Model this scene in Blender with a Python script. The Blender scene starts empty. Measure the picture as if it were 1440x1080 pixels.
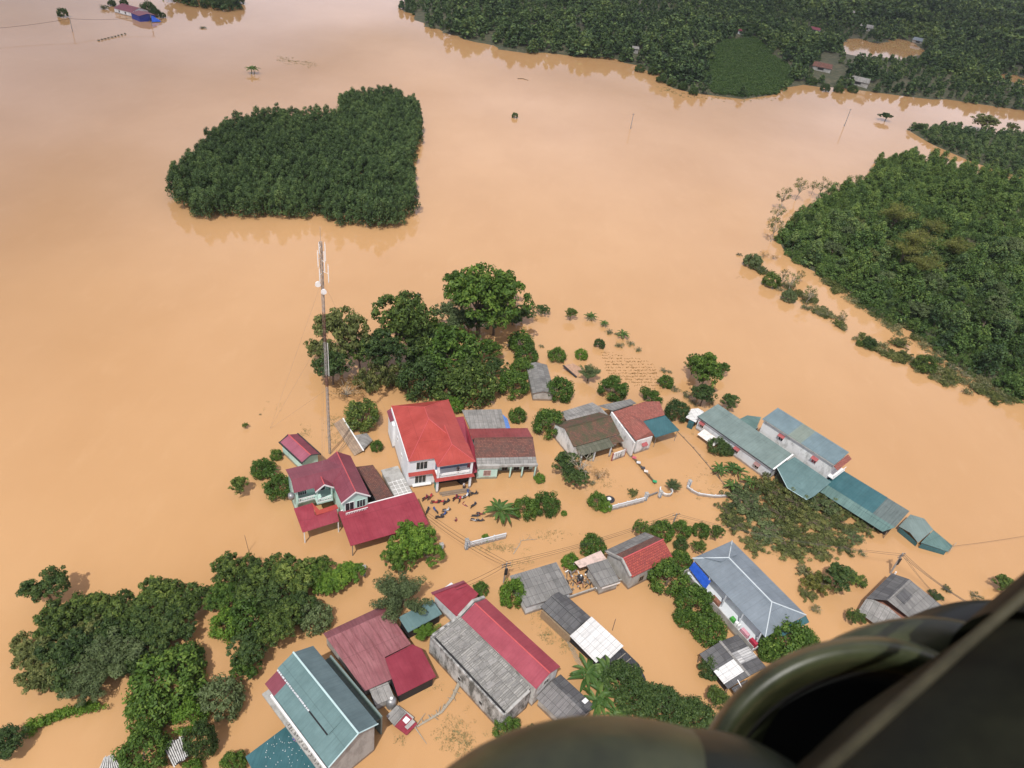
import bpy, math, random
import numpy as np
from mathutils import Vector, Matrix
R = math.radians
rnd = random.Random(7)
sc = bpy.context.scene
C = sc.collection

# ---------------------------------------------------------------- camera
F = 1000.0                                  # focal length in photo pixels (1440 wide)
HCAM = 100.0                                # metres above the flood
_n = np.array([520.0 - 720, 1910.0 - 540, F]); _n /= np.linalg.norm(_n)
UP = -_n
FW = np.array([0, 0, 1.0]) - _n[2] * _n; FW /= np.linalg.norm(FW)
RT = np.cross(FW, UP)
cam = bpy.data.cameras.new("camera"); camo = bpy.data.objects.new("camera", cam); C.objects.link(camo)
M = Matrix(((RT[0], -RT[1], -RT[2], 0), (FW[0], -FW[1], -FW[2], 0), (UP[0], -UP[1], -UP[2], HCAM), (0, 0, 0, 1)))
camo.matrix_world = M
cam.sensor_width = 36.0; cam.lens = 36.0 * F / 1440.0
cam.clip_start = 0.05; cam.clip_end = 20000
cam.dof.use_dof = True; cam.dof.focus_distance = 150.0; cam.dof.aperture_fstop = 2.4
sc.camera = camo

# ---------------------------------------------------------------- light
sc.view_settings.view_transform = 'Standard'; sc.view_settings.look = 'None'
sc.view_settings.gamma = 1.0; sc.view_settings.exposure = 0.0
SUNV = Vector((-1.3, -4.6, 7.9)).normalized()           # towards the sun
elev = math.asin(SUNV.z); az = math.atan2(SUNV.x, SUNV.y)
sl = bpy.data.lights.new("sun", 'SUN'); sl.energy = 3.8; sl.angle = R(0.5); sl.color = (1.0, 0.97, 0.92)
so = bpy.data.objects.new("sun", sl); C.objects.link(so)
so.rotation_euler = SUNV.to_track_quat('Z', 'Y').to_euler(); so.location = (0, 0, 200)
w = bpy.data.worlds.new("World"); sc.world = w; w.use_nodes = True
nt = w.node_tree; nt.nodes.clear()
def N(nt, t, **k):
    n = nt.nodes.new(t)
    for a, b in k.items():
        if a.startswith('i_'):
            n.inputs[int(a[2:]) if a[2:].isdigit() else a[2:].replace('_', ' ')].default_value = b
        else: setattr(n, a, b)
    return n
L = lambda nt, a, b: nt.links.new(a, b)
sky = N(nt, 'ShaderNodeTexSky', sky_type='NISHITA', sun_disc=False, sun_elevation=elev, sun_rotation=az, air_density=1.0, dust_density=2.0)
geo = N(nt, 'ShaderNodeTexCoord')
sep = N(nt, 'ShaderNodeSeparateXYZ'); L(nt, geo.outputs['Generated'], sep.inputs[0])
ad = N(nt, 'ShaderNodeMath', operation='ADD', i_1=0.12); L(nt, sep.outputs[2], ad.inputs[0])
dv = N(nt, 'ShaderNodeVectorMath', operation='DIVIDE'); cb = N(nt, 'ShaderNodeCombineXYZ')
for i in range(3): L(nt, ad.outputs[0], cb.inputs[i])
L(nt, geo.outputs['Generated'], dv.inputs[0]); L(nt, cb.outputs[0], dv.inputs[1])
cn = N(nt, 'ShaderNodeTexNoise', i_Scale=0.75, i_Detail=5.0, i_Roughness=0.5, i_Distortion=0.4); L(nt, dv.outputs[0], cn.inputs['Vector'])
cr = N(nt, 'ShaderNodeValToRGB'); cr.color_ramp.elements[0].position = 0.30; cr.color_ramp.elements[1].position = 0.62
L(nt, cn.outputs['Fac'], cr.inputs[0])
mx = N(nt, 'ShaderNodeMix', data_type='RGBA'); L(nt, cr.outputs[0], mx.inputs[0]); L(nt, sky.outputs[0], mx.inputs[6]); mx.inputs[7].default_value = (11.5, 11.1, 12.9, 1)
bg = N(nt, 'ShaderNodeBackground', i_Strength=0.085); L(nt, mx.outputs[2], bg.inputs[0])
wo = N(nt, 'ShaderNodeOutputWorld'); L(nt, bg.outputs[0], wo.inputs[0])

# ---------------------------------------------------------------- helpers
def P(px, py, z=0.0):
    """world point at height z seen at photo pixel (px, py): used to survey the place from the photograph"""
    r = np.array([px - 720, py - 540, F]); t = (HCAM - z) / float(r @ _n)
    return Vector((float(r @ RT) * t, float(r @ FW) * t, z))
def MPP(px, py):                            # metres per photo pixel across the line of sight, at the water
    return (P(px, py) - Vector((0, 0, HCAM))).length / math.sqrt((px - 720) ** 2 + (py - 540) ** 2 + F * F)
def tag(o, label=None, cat=None, group=None, kind=None):
    if label: o['label'] = label
    if cat: o['category'] = cat
    if group: o['group'] = group
    if kind: o['kind'] = kind
    return o
def link(o, parent=None):
    C.objects.link(o)
    if parent: o.parent = parent
    return o
def empty(name, loc=(0, 0, 0), rz=0.0, **k):
    o = bpy.data.objects.new(name, None); o.empty_display_size = 0.3
    o.location = loc; o.rotation_euler = (0, 0, rz); C.objects.link(o); return tag(o, **k)

class MB:
    def __init__(s): s.v = []; s.f = []; s.m = []; s.mat = 0; s.T = None
    def add(s, pts, faces):
        b = len(s.v)
        s.v += [tuple(s.T @ Vector(p)) if s.T else tuple(p) for p in pts]
        s.f += [tuple(b + i for i in f) for f in faces]; s.m += [s.mat] * len(faces); return s
    def box(s, x0, x1, y0, y1, z0, z1):
        p = [(x, y, z) for z in (z0, z1) for y in (y0, y1) for x in (x0, x1)]
        return s.add(p, [(0, 2, 3, 1), (4, 5, 7, 6), (0, 1, 5, 4), (2, 6, 7, 3), (0, 4, 6, 2), (1, 3, 7, 5)])
    def prism(s, base, z0, z1):             # vertical prism over a polygon
        n = len(base); z0 = z0 if hasattr(z0, '__len__') else [z0] * n; z1 = z1 if hasattr(z1, '__len__') else [z1] * n
        p = [(b[0], b[1], z0[i]) for i, b in enumerate(base)] + [(b[0], b[1], z1[i]) for i, b in enumerate(base)]
        return s.add(p, [tuple(range(n))[::-1], tuple(range(n, 2 * n))] + [(i, (i + 1) % n, n + (i + 1) % n, n + i) for i in range(n)])
    def slab(s, pts, t=0.06):               # a flat polygon in space given thickness downwards along its normal
        pts = [Vector(p) for p in pts]; nn = Vector((0, 0, 0))
        for i in range(len(pts)): nn += (pts[i] - pts[0]).cross(pts[(i + 1) % len(pts)] - pts[0])
        nn.normalize()
        if nn.z < 0 or (abs(nn.z) < 1e-6 and nn.y > 0): nn = -nn; pts = pts[::-1]
        n = len(pts); p = [tuple(q) for q in pts] + [tuple(q - nn * t) for q in pts]
        return s.add(p, [tuple(range(n)), tuple(range(n, 2 * n))[::-1]] + [(i, n + i, n + (i + 1) % n, (i + 1) % n) for i in range(n)])
    def tube(s, path, r, n=6, cap=True):
        path = [Vector(p) for p in path]; rs = r if hasattr(r, '__len__') else [r] * len(path); pts = []
        for i, p in enumerate(path):
            d = (path[min(i + 1, len(path) - 1)] - path[max(i - 1, 0)]).normalized()
            a = d.cross(Vector((0, 0, 1))) if abs(d.z) < 0.9 else d.cross(Vector((1, 0, 0)))
            a.normalize(); b = d.cross(a)
            pts += [tuple(p + (a * math.cos(2 * math.pi * k / n) + b * math.sin(2 * math.pi * k / n)) * rs[i]) for k in range(n)]
        fs = [(i * n + k, i * n + (k + 1) % n, (i + 1) * n + (k + 1) % n, (i + 1) * n + k) for i in range(len(path) - 1) for k in range(n)]
        if cap: fs += [tuple(range(n)), tuple(range((len(path) - 1) * n, len(path) * n))[::-1]]
        return s.add(pts, fs)
    def lathe(s, prof, n=12, c=(0, 0, 0)):
        pts = [(c[0] + r * math.cos(2 * math.pi * k / n), c[1] + r * math.sin(2 * math.pi * k / n), c[2] + z) for r, z in prof for k in range(n)]
        fs = [(i * n + k, i * n + (k + 1) % n, (i + 1) * n + (k + 1) % n, (i + 1) * n + k) for i in range(len(prof) - 1) for k in range(n)]
        fs += [tuple(range(n))[::-1], tuple(range((len(prof) - 1) * n, len(prof) * n))]
        return s.add(pts, fs)
    def build(s, name, mats, parent=None, smooth=False, **k):
        me = bpy.data.meshes.new(name); me.from_pydata(s.v, [], s.f)
        for m in (mats if isinstance(mats, (list, tuple)) else [mats]): me.materials.append(m)
        me.polygons.foreach_set('material_index', s.m)
        uv = me.uv_layers.new(name='uv'); d = np.empty((len(me.loops), 2), np.float32)
        for p in me.polygons:
            n = p.normal
            if abs(n.z) > 0.995: a = Vector((1, 0, 0)); b = Vector((0, 1, 0))
            else: a = Vector((0, 0, 1)).cross(n).normalized(); b = n.cross(a)
            for li in p.loop_indices:
                c = me.vertices[me.loops[li].vertex_index].co; d[li] = (c.dot(a), c.dot(b))
        uv.data.foreach_set('uv', d.ravel())
        if smooth: me.polygons.foreach_set('use_smooth', [True] * len(me.polygons))
        me.update(); o = bpy.data.objects.new(name, me); link(o, parent); return tag(o, **k)

# ---------------------------------------------------------------- materials
MATS = {}
def newmat(name):
    m = bpy.data.materials.new(name); m.use_nodes = True; nt = m.node_tree; nt.nodes.clear()
    o = N(nt, 'ShaderNodeOutputMaterial'); b = N(nt, 'ShaderNodeBsdfPrincipled'); L(nt, b.outputs[0], o.inputs[0])
    MATS[name] = m; return m, nt, b, o
def ramp(nt, fac, stops, interp='LINEAR'):
    r = N(nt, 'ShaderNodeValToRGB'); e = r.color_ramp; e.interpolation = interp
    while len(e.elements) < len(stops): e.elements.new(0.5)
    for i, (p, c) in enumerate(stops):
        e.elements[i].position = p; e.elements[i].color = (*c, 1) if hasattr(c, '__len__') else (c, c, c, 1)
    L(nt, fac, r.inputs[0]); return r.outputs[0]
def mix(nt, fac, a, b, mode='MIX'):
    m = N(nt, 'ShaderNodeMix', data_type='RGBA', blend_type=mode)
    for s, i in ((fac, 0), (a, 6), (b, 7)):
        if isinstance(s, (int, float)): m.inputs[i].default_value = s
        elif isinstance(s, tuple): m.inputs[i].default_value = (*s, 1)
        else: L(nt, s, m.inputs[i])
    return m.outputs[2]
def noise(nt, scale, detail=4, rough=0.6, coord='Object', out='Fac', stretch=None):
    t = N(nt, 'ShaderNodeTexCoord'); n = N(nt, 'ShaderNodeTexNoise', i_Scale=scale, i_Detail=detail, i_Roughness=rough)
    s = t.outputs[coord]
    if stretch:
        mp = N(nt, 'ShaderNodeMapping'); mp.inputs['Scale'].default_value = stretch; L(nt, s, mp.inputs[0]); s = mp.outputs[0]
    L(nt, s, n.inputs['Vector']); return n.outputs[out]
def orand(nt, k=0.3):                       # a small offset per object so copies differ
    o = N(nt, 'ShaderNodeObjectInfo'); m = N(nt, 'ShaderNodeMath', operation='MULTIPLY', i_1=k); L(nt, o.outputs['Random'], m.inputs[0]); return m.outputs[0]
def plain(name, col, rough=0.6, metal=0.0, spec=0.4, var=0.25, scale=1.5):
    if name in MATS: return MATS[name]
    m, nt, b, o = newmat(name)
    f = noise(nt, scale, 6)
    L(nt, ramp(nt, f, [(0.3, tuple(c * (1 - var) for c in col)), (0.7, tuple(min(1, c * (1 + var * 0.5)) for c in col))]), b.inputs['Base Color'])
    b.inputs['Roughness'].default_value = rough; b.inputs['Metallic'].default_value = metal; b.inputs['Specular IOR Level'].default_value = spec
    return m
def sheet(name, col, rib=0.5, panel=1.05, rough=0.42, dirt=0.5, dcol=None, fade=None, bump=0.5, lens=6.0):
    """painted steel sheet roofing: ribs, lap lines, streaks running down the slope"""
    m, nt, b, o = newmat(name)
    uv = N(nt, 'ShaderNodeUVMap', uv_map='uv'); sp = N(nt, 'ShaderNodeSeparateXYZ'); L(nt, uv.outputs[0], sp.inputs[0])
    def saw(src, per, w):
        a = N(nt, 'ShaderNodeMath', operation='DIVIDE', i_1=per); L(nt, src, a.inputs[0])
        c = N(nt, 'ShaderNodeMath', operation='FRACT'); L(nt, a.outputs[0], c.inputs[0])
        d = N(nt, 'ShaderNodeMath', operation='LESS_THAN', i_1=w); L(nt, c.outputs[0], d.inputs[0]); return d.outputs[0]
    base = tuple(x * 0.74 for x in col)
    fade = tuple(x * 0.78 for x in fade) if fade else None; dcol = tuple(x * 0.78 for x in dcol) if dcol else None
    n1 = noise(nt, 0.35, 6, 0.65, stretch=None)
    c1 = ramp(nt, n1, [(0.3, tuple(x * 0.8 for x in base)), (0.72, fade or tuple(min(1, x * 1.08 + 0.015) for x in base))])
    mp = N(nt, 'ShaderNodeMapping'); mp.inputs['Scale'].default_value = (3.2, 0.22, 1); L(nt, uv.outputs[0], mp.inputs[0])
    st = N(nt, 'ShaderNodeTexNoise', i_Scale=1.0, i_Detail=5.0, i_Roughness=0.7); L(nt, mp.outputs[0], st.inputs[0])
    s1 = ramp(nt, st.outputs[0], [(0.45, 0.0), (0.75, min(1, dirt * 1.4 + 0.12))])
    c2 = mix(nt, s1, c1, dcol or tuple(x * 0.55 for x in base))
    ln = saw(sp.outputs[0], panel, 0.06)
    mm = N(nt, 'ShaderNodeMath', operation='MULTIPLY', i_1=0.16); L(nt, ln, mm.inputs[0])
    c3 = mix(nt, mm.outputs[0], c2, tuple(x * 0.4 for x in base))
    lp = saw(sp.outputs[1], lens, 0.02); mm2 = N(nt, 'ShaderNodeMath', operation='MULTIPLY', i_1=0.35); L(nt, lp, mm2.inputs[0])
    c4 = mix(nt, mm2.outputs[0], c3, tuple(x * 0.4 for x in base))
    L(nt, c4, b.inputs['Base Color']); b.inputs['Roughness'].default_value = rough; b.inputs['Specular IOR Level'].default_value = 0.35
    wv = N(nt, 'ShaderNodeTexWave', bands_direction='X', i_Scale=0.31 / rib); L(nt, uv.outputs[0], wv.inputs[0])
    bp = N(nt, 'ShaderNodeBump', i_Strength=bump, i_Distance=0.012); L(nt, wv.outputs['Fac'], bp.inputs['Height']); L(nt, bp.outputs[0], b.inputs['Normal'])
    return m
def fibro(name, a, bcol, sw=0.95, sl=1.6, gap=0.35, stain=(0.05, 0.05, 0.045), amt=0.5):
    """weathered fibre-cement / loose sheets: each sheet its own tone, corrugation running down the slope"""
    m, nt, b, o = newmat(name)
    uv = N(nt, 'ShaderNodeUVMap', uv_map='uv')
    br = N(nt, 'ShaderNodeTexBrick', offset=0.0, squash=1.0); L(nt, uv.outputs[0], br.inputs['Vector'])
    br.inputs['Scale'].default_value = 1.0; br.inputs['Brick Width'].default_value = sw; br.inputs['Row Height'].default_value = sl
    br.inputs['Mortar Size'].default_value = 0.035; br.inputs['Mortar Smooth'].default_value = 0.3
    br.inputs['Color1'].default_value = (*a, 1); br.inputs['Color2'].default_value = (*bcol, 1); br.inputs['Mortar'].default_value = (*[x * gap for x in a], 1)
    n1 = noise(nt, 0.8, 7, 0.7); s1 = ramp(nt, n1, [(0.48, 0.0), (0.72, amt)])
    mp = N(nt, 'ShaderNodeMapping'); mp.inputs['Scale'].default_value = (7.0, 0.25, 1); L(nt, uv.outputs[0], mp.inputs[0])
    st = N(nt, 'ShaderNodeTexNoise', i_Scale=1.0, i_Detail=4.0, i_Roughness=0.7); L(nt, mp.outputs[0], st.inputs[0])
    s2 = ramp(nt, st.outputs[0], [(0.42, 0.0), (0.68, 0.65)])
    c = mix(nt, s1, br.outputs['Color'], stain); c = mix(nt, s2, c, tuple(x * 0.45 for x in a))
    L(nt, c, b.inputs['Base Color']); b.inputs['Roughness'].default_value = 0.85; b.inputs['Specular IOR Level'].default_value = 0.2
    wv = N(nt, 'ShaderNodeTexWave', bands_direction='X', i_Scale=1.7); L(nt, uv.outputs[0], wv.inputs[0])
    bp = N(nt, 'ShaderNodeBump', i_Strength=0.7, i_Distance=0.05); L(nt, wv.outputs['Fac'], bp.inputs['Height']); L(nt, bp.outputs[0], b.inputs['Normal'])
    return m
def tiles(name, a, bcol, moss=(0.05, 0.06, 0.025), mossamt=0.3, tw=0.34, th=0.36, moss2=0.5):
    m, nt, b, o = newmat(name)
    uv = N(nt, 'ShaderNodeUVMap', uv_map='uv')
    br = N(nt, 'ShaderNodeTexBrick', offset=0.5); L(nt, uv.outputs[0], br.inputs['Vector']); br.inputs['Scale'].default_value = 1.0
    br.inputs['Brick Width'].default_value = tw; br.inputs['Row Height'].default_value = th; br.inputs['Mortar Size'].default_value = 0.035
    br.inputs['Mortar Smooth'].default_value = 0.6
    br.inputs['Color1'].default_value = (*a, 1); br.inputs['Color2'].default_value = (*bcol, 1); br.inputs['Mortar'].default_value = (*[x * 0.35 for x in a], 1)
    n0 = noise(nt, 0.6, 7, 0.7); s = ramp(nt, n0, [(moss2 - 0.08, 0.0), (moss2 + 0.12, mossamt)])
    n1 = noise(nt, 4.0, 3, 0.7); s1 = ramp(nt, n1, [(0.45, 0.0), (0.7, 0.5)])
    c = mix(nt, s1, br.outputs['Color'], tuple(x * 0.5 for x in bcol)); c = mix(nt, s, c, moss)
    L(nt, c, b.inputs['Base Color']); b.inputs['Roughness'].default_value = 0.8
    bp = N(nt, 'ShaderNodeBump', i_Strength=0.8, i_Distance=0.05); L(nt, br.outputs['Fac'], bp.inputs['Height']); bp.invert = True; L(nt, bp.outputs[0], b.inputs['Normal'])
    return m
def plaster(name, col, stain=(0.12, 0.11, 0.09), amt=0.35, thr=0.55, scale=0.7):
    m, nt, b, o = newmat(name)
    n0 = noise(nt, scale, 8, 0.68, stretch=(1, 1, 0.5)); s = ramp(nt, n0, [(thr - 0.06, 0.0), (thr + 0.12, amt)])
    n1 = noise(nt, 0.3, 3); c0 = ramp(nt, n1, [(0.3, tuple(x * 0.88 for x in col)), (0.7, col)])
    c = mix(nt, s, c0, stain)
    g = N(nt, 'ShaderNodeNewGeometry'); sz = N(nt, 'ShaderNodeSeparateXYZ'); L(nt, g.outputs['Position'], sz.inputs[0]); nn = noise(nt, 0.9, 4); zz = N(nt, 'ShaderNodeMath', operation='MULTIPLY_ADD', i_1=-0.7); L(nt, nn, zz.inputs[0]); L(nt, sz.outputs[2], zz.inputs[2])
    c = mix(nt, ramp(nt, zz.outputs[0], [(0.0, 0.75), (0.28, 0.0)]), c, (0.2, 0.12, 0.06))     # muddy tide mark left by the flood
    L(nt, c, b.inputs['Base Color']); b.inputs['Roughness'].default_value = 0.85; b.inputs['Specular IOR Level'].default_value = 0.2
    return m
GAIN = 1.35
def leafmat(name, stops, trans=0.25, rk=0.3, rough=0.55, big=0.0):
    """foliage: tone per leaf from the 'v' attribute plus a shift per plant"""
    m, nt, b, o = newmat(name)
    a = N(nt, 'ShaderNodeAttribute', attribute_name='v')
    s = N(nt, 'ShaderNodeMath', operation='ADD'); L(nt, a.outputs['Fac'], s.inputs[0]); L(nt, orand(nt, rk), s.inputs[1])
    s2 = N(nt, 'ShaderNodeMath', operation='SUBTRACT', i_1=rk / 2); L(nt, s.outputs[0], s2.inputs[0]); f = s2.outputs[0]
    if big:
        g = N(nt, 'ShaderNodeNewGeometry'); nn = N(nt, 'ShaderNodeTexNoise', i_Scale=0.02, i_Detail=4.0); L(nt, g.outputs['Position'], nn.inputs['Vector'])
        q = N(nt, 'ShaderNodeMath', operation='MULTIPLY_ADD', i_1=big, i_2=-big * 0.5); L(nt, nn.outputs[0], q.inputs[0])
        s3 = N(nt, 'ShaderNodeMath', operation='ADD'); L(nt, f, s3.inputs[0]); L(nt, q.outputs[0], s3.inputs[1]); f = s3.outputs[0]
    c = ramp(nt, f, [(p, (q[0] * GAIN * 1.18, q[1] * GAIN * 1.05, q[2] * GAIN * 0.8)) for p, q in stops]); L(nt, c, b.inputs['Base Color']); b.inputs['Roughness'].default_value = rough; b.inputs['Specular IOR Level'].default_value = 0.25
    if trans:
        t = N(nt, 'ShaderNodeBsdfTranslucent'); tc = mix(nt, 1.0, c, (1.25, 1.3, 0.6), 'MULTIPLY'); L(nt, tc, t.inputs[0])
        ms = N(nt, 'ShaderNodeMixShader', i_0=trans); L(nt, b.outputs[0], ms.inputs[1]); L(nt, t.outputs[0], ms.inputs[2]); L(nt, ms.outputs[0], o.inputs[0])
    return m

# ---------------------------------------------------------------- unseen thin clouds added overhead to shade the left and far water and shore
def cloud_deck():
    m = bpy.data.materials.new('thin_cloud'); m.use_nodes = True; nt = m.node_tree; nt.nodes.clear(); o = N(nt, 'ShaderNodeOutputMaterial')
    d = N(nt, 'ShaderNodeBsdfDiffuse'); d.inputs[0].default_value = (0.85, 0.85, 0.87, 1); t = N(nt, 'ShaderNodeBsdfTransparent'); tc = N(nt, 'ShaderNodeTexCoord')
    ln = N(nt, 'ShaderNodeVectorMath', operation='LENGTH'); fl = N(nt, 'ShaderNodeVectorMath', operation='MULTIPLY'); fl.inputs[1].default_value = (1, 1, 0); L(nt, tc.outputs['Object'], fl.inputs[0]); L(nt, fl.outputs[0], ln.inputs[0]); n = N(nt, 'ShaderNodeTexNoise', i_Scale=2.2, i_Detail=5.0); L(nt, tc.outputs['Object'], n.inputs['Vector'])
    a = N(nt, 'ShaderNodeMath', operation='MULTIPLY_ADD', i_1=0.35, i_2=-0.17); L(nt, n.outputs['Fac'], a.inputs[0]); s = N(nt, 'ShaderNodeMath', operation='ADD'); L(nt, a.outputs[0], s.inputs[0]); L(nt, ln.outputs['Value'], s.inputs[1])
    f = ramp(nt, s.outputs[0], [(0.5, 0.42), (0.97, 0.0)]); ms = N(nt, 'ShaderNodeMixShader'); L(nt, f, ms.inputs[0]); L(nt, t.outputs[0], ms.inputs[1]); L(nt, d.outputs[0], ms.inputs[2]); L(nt, ms.outputs[0], o.inputs[0])
    mb = MB(); nu, nv = 48, 16; pts = []
    for i in range(nv + 1):
        ph = math.pi * i / nv
        for k in range(nu): th = 2 * math.pi * k / nu; q = 1 + 0.05 * math.sin(3 * th + i) ; pts.append((math.sin(ph) * math.cos(th) * q, math.sin(ph) * math.sin(th) * q, math.cos(ph)))
    mb.add(pts, [(i * nu + k, (i + 1) * nu + k, (i + 1) * nu + (k + 1) % nu, i * nu + (k + 1) % nu) for i in range(nv) for k in range(nu)]); o = mb.build('cloud', m, None, smooth=True, kind='structure'); return o
for cx, cy, sx, sy, rz in ((700, 1560, 2100, 1380, -0.15), (-400, 330, 360, 440, 0.2)):      # where the shade falls
    h = 1500.0; q = h / SUNV.z; c_ = cloud_deck(); c_.location = (cx + SUNV.x * q, cy + SUNV.y * q, h); c_.scale = (sx, sy, 60); c_.rotation_euler = (0, 0, rz)

# ---------------------------------------------------------------- flood water
def water_mat():
    m, nt, b, o = newmat('muddy_water')
    n0 = noise(nt, 0.012, 6, 0.55); n1 = noise(nt, 0.05, 5, 0.6, stretch=(1, 0.45, 1))
    c0 = ramp(nt, n0, [(0.3, (0.45, 0.256, 0.112)), (0.7, (0.51, 0.303, 0.143))])
    n3 = noise(nt, 0.22, 6, 0.65, stretch=(1, 0.35, 1)); c3 = ramp(nt, n3, [(0.55, 0.0), (0.8, 0.25)])
    c1 = ramp(nt, n1, [(0.45, 0.0), (0.75, 0.45)])
    c = mix(nt, c1, c0, (0.425, 0.236, 0.098)); c = mix(nt, c3, c, (0.56, 0.35, 0.18)); L(nt, c, b.inputs['Base Color'])
    b.inputs['Roughness'].default_value = 0.045; b.inputs['IOR'].default_value = 1.33
    n2 = noise(nt, 0.5, 4, 0.6, stretch=(1, 0.6, 1)); bp = N(nt, 'ShaderNodeBump', i_Strength=0.05, i_Distance=0.08); L(nt, n2, bp.inputs['Height']); L(nt, bp.outputs[0], b.inputs['Normal'])
    return m
wm = MB(); wm.add([(-7000, -500, 0), (9000, -500, 0), (9000, 9000, 0), (-7000, 9000, 0)], [(0, 1, 2, 3)])
wm.build('flood_water', water_mat(), kind='structure')
# ---------------------------------------------------------------- vegetation
G1 = [(0.0, (0.022, 0.042, 0.013)), (0.45, (0.048, 0.088, 0.024)), (0.75, (0.09, 0.14, 0.036)), (1.0, (0.19, 0.25, 0.075))]
LM = {
 'acacia': leafmat('acacia_leaf', [(0, (0.022, 0.045, 0.022)), (0.5, (0.052, 0.1, 0.045)), (1, (0.12, 0.19, 0.08))], big=0.5),
 'broad': leafmat('broad_leaf', G1),
 'dark': leafmat('dark_leaf', [(0, (0.016, 0.036, 0.014)), (0.5, (0.036, 0.072, 0.025)), (1, (0.08, 0.125, 0.04))]),
 'fruit': leafmat('orchard_leaf', [(0, (0.022, 0.052, 0.012)), (0.5, (0.044, 0.096, 0.019)), (1, (0.115, 0.19, 0.04))]),
 'bright': leafmat('bright_leaf', [(0, (0.035, 0.085, 0.014)), (0.5, (0.075, 0.155, 0.024)), (1, (0.15, 0.25, 0.045))]),
 'feather': leafmat('feathery_leaf', [(0, (0.04, 0.065, 0.035)), (0.5, (0.075, 0.115, 0.06)), (1, (0.13, 0.18, 0.1))]),
 'olive': leafmat('olive_leaf', [(0, (0.04, 0.056, 0.022)), (0.5, (0.085, 0.115, 0.045)), (1, (0.17, 0.19, 0.085))]),
 'grey': leafmat('silted_leaf', [(0, (0.07, 0.09, 0.055)), (0.5, (0.14, 0.16, 0.1)), (1, (0.24, 0.24, 0.16))]),
 'brown': leafmat('withered_leaf', [(0, (0.09, 0.06, 0.03)), (0.5, (0.17, 0.12, 0.06)), (1, (0.27, 0.2, 0.11))]),
 'bamboo': leafmat('bamboo_leaf', [(0, (0.05, 0.07, 0.02)), (0.5, (0.105, 0.13, 0.04)), (1, (0.18, 0.19, 0.07))]),
 'banana': leafmat('banana_leaf', [(0, (0.018, 0.05, 0.014)), (0.5, (0.038, 0.088, 0.024)), (1, (0.09, 0.155, 0.05))], rough=0.5),
 'corn': leafmat('maize_leaf', [(0, (0.02, 0.05, 0.014)), (0.5, (0.034, 0.075, 0.02)), (1, (0.06, 0.105, 0.03))], trans=0),
 'wood': leafmat('wood_leaf', [(0, (0.016, 0.038, 0.019)), (0.5, (0.046, 0.09, 0.038)), (1, (0.12, 0.18, 0.066))], trans=0.15, big=1.3),
 'vine': leafmat('vine_leaf', [(0, (0.022, 0.052, 0.018)), (0.5, (0.054, 0.108, 0.034)), (1, (0.13, 0.20, 0.06))], trans=0.2, big=0.6),
}
BARK = plain('bark', (0.16, 0.12, 0.085), rough=0.9, var=0.4, scale=6); PALEBARK = plain('pale_bark', (0.36, 0.32, 0.25), rough=0.9, var=0.3, scale=6)
DARKBARK = plain('wet_bark', (0.09, 0.065, 0.045), rough=0.9, var=0.4, scale=6)

def quads(centers, normals, size, aspect, rs, curl=0.25, vv=None):
    """many leaf-sized rhombic faces: (n,3) centres, normals -> verts (4n,3), v (4n)"""
    n = len(centers); up = rs.normal(size=(n, 3)); nn = normals / (np.linalg.norm(normals, axis=1, keepdims=True) + 1e-9)
    a = np.cross(nn, up); a /= np.linalg.norm(a, axis=1, keepdims=True) + 1e-9; b = np.cross(nn, a)
    s = (size * (0.65 + 0.7 * rs.random(n)))[:, None]
    v = np.empty((n, 4, 3)); v[:, 0] = centers + a * s; v[:, 1] = centers + b * s * aspect + nn * s * curl; v[:, 2] = centers - a * s; v[:, 3] = centers - b * s * aspect + nn * s * curl
    val = rs.random(n) * 0.55 + 0.2 if vv is None else vv
    return v.reshape(-1, 3), np.repeat(val, 4)
def leafcloud(lumps, per, size, rs, aspect=0.5, updir=0.35, flat=1.0, lumpvar=0.3, solid=0.0):
    """lumps (k,4): clumps of leaves on little ellipsoids spread through the crown"""
    V = []; A = []
    k = len(lumps); lv = rs.random(k)
    cid = np.repeat(np.arange(k), per); n = len(cid); d = rs.normal(size=(n, 3)); d /= np.linalg.norm(d, axis=1, keepdims=True)
    r = lumps[cid, 3] * (0.55 + 0.5 * rs.random(n)); p = lumps[cid, :3] + d * r[:, None] * np.array([1, 1, flat])
    nm = d + rs.normal(size=(n, 3)) * 0.45 + np.array([0, 0, updir])
    val = 0.2 + 0.35 * rs.random(n) + (lv[cid] - 0.5) * lumpvar * 2 * 0.8 + 0.05 + (rs.random(n) < 0.1) * 0.3
    return quads(p, nm, np.full(n, size), aspect, rs, vv=np.clip(val, 0, 1))
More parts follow.
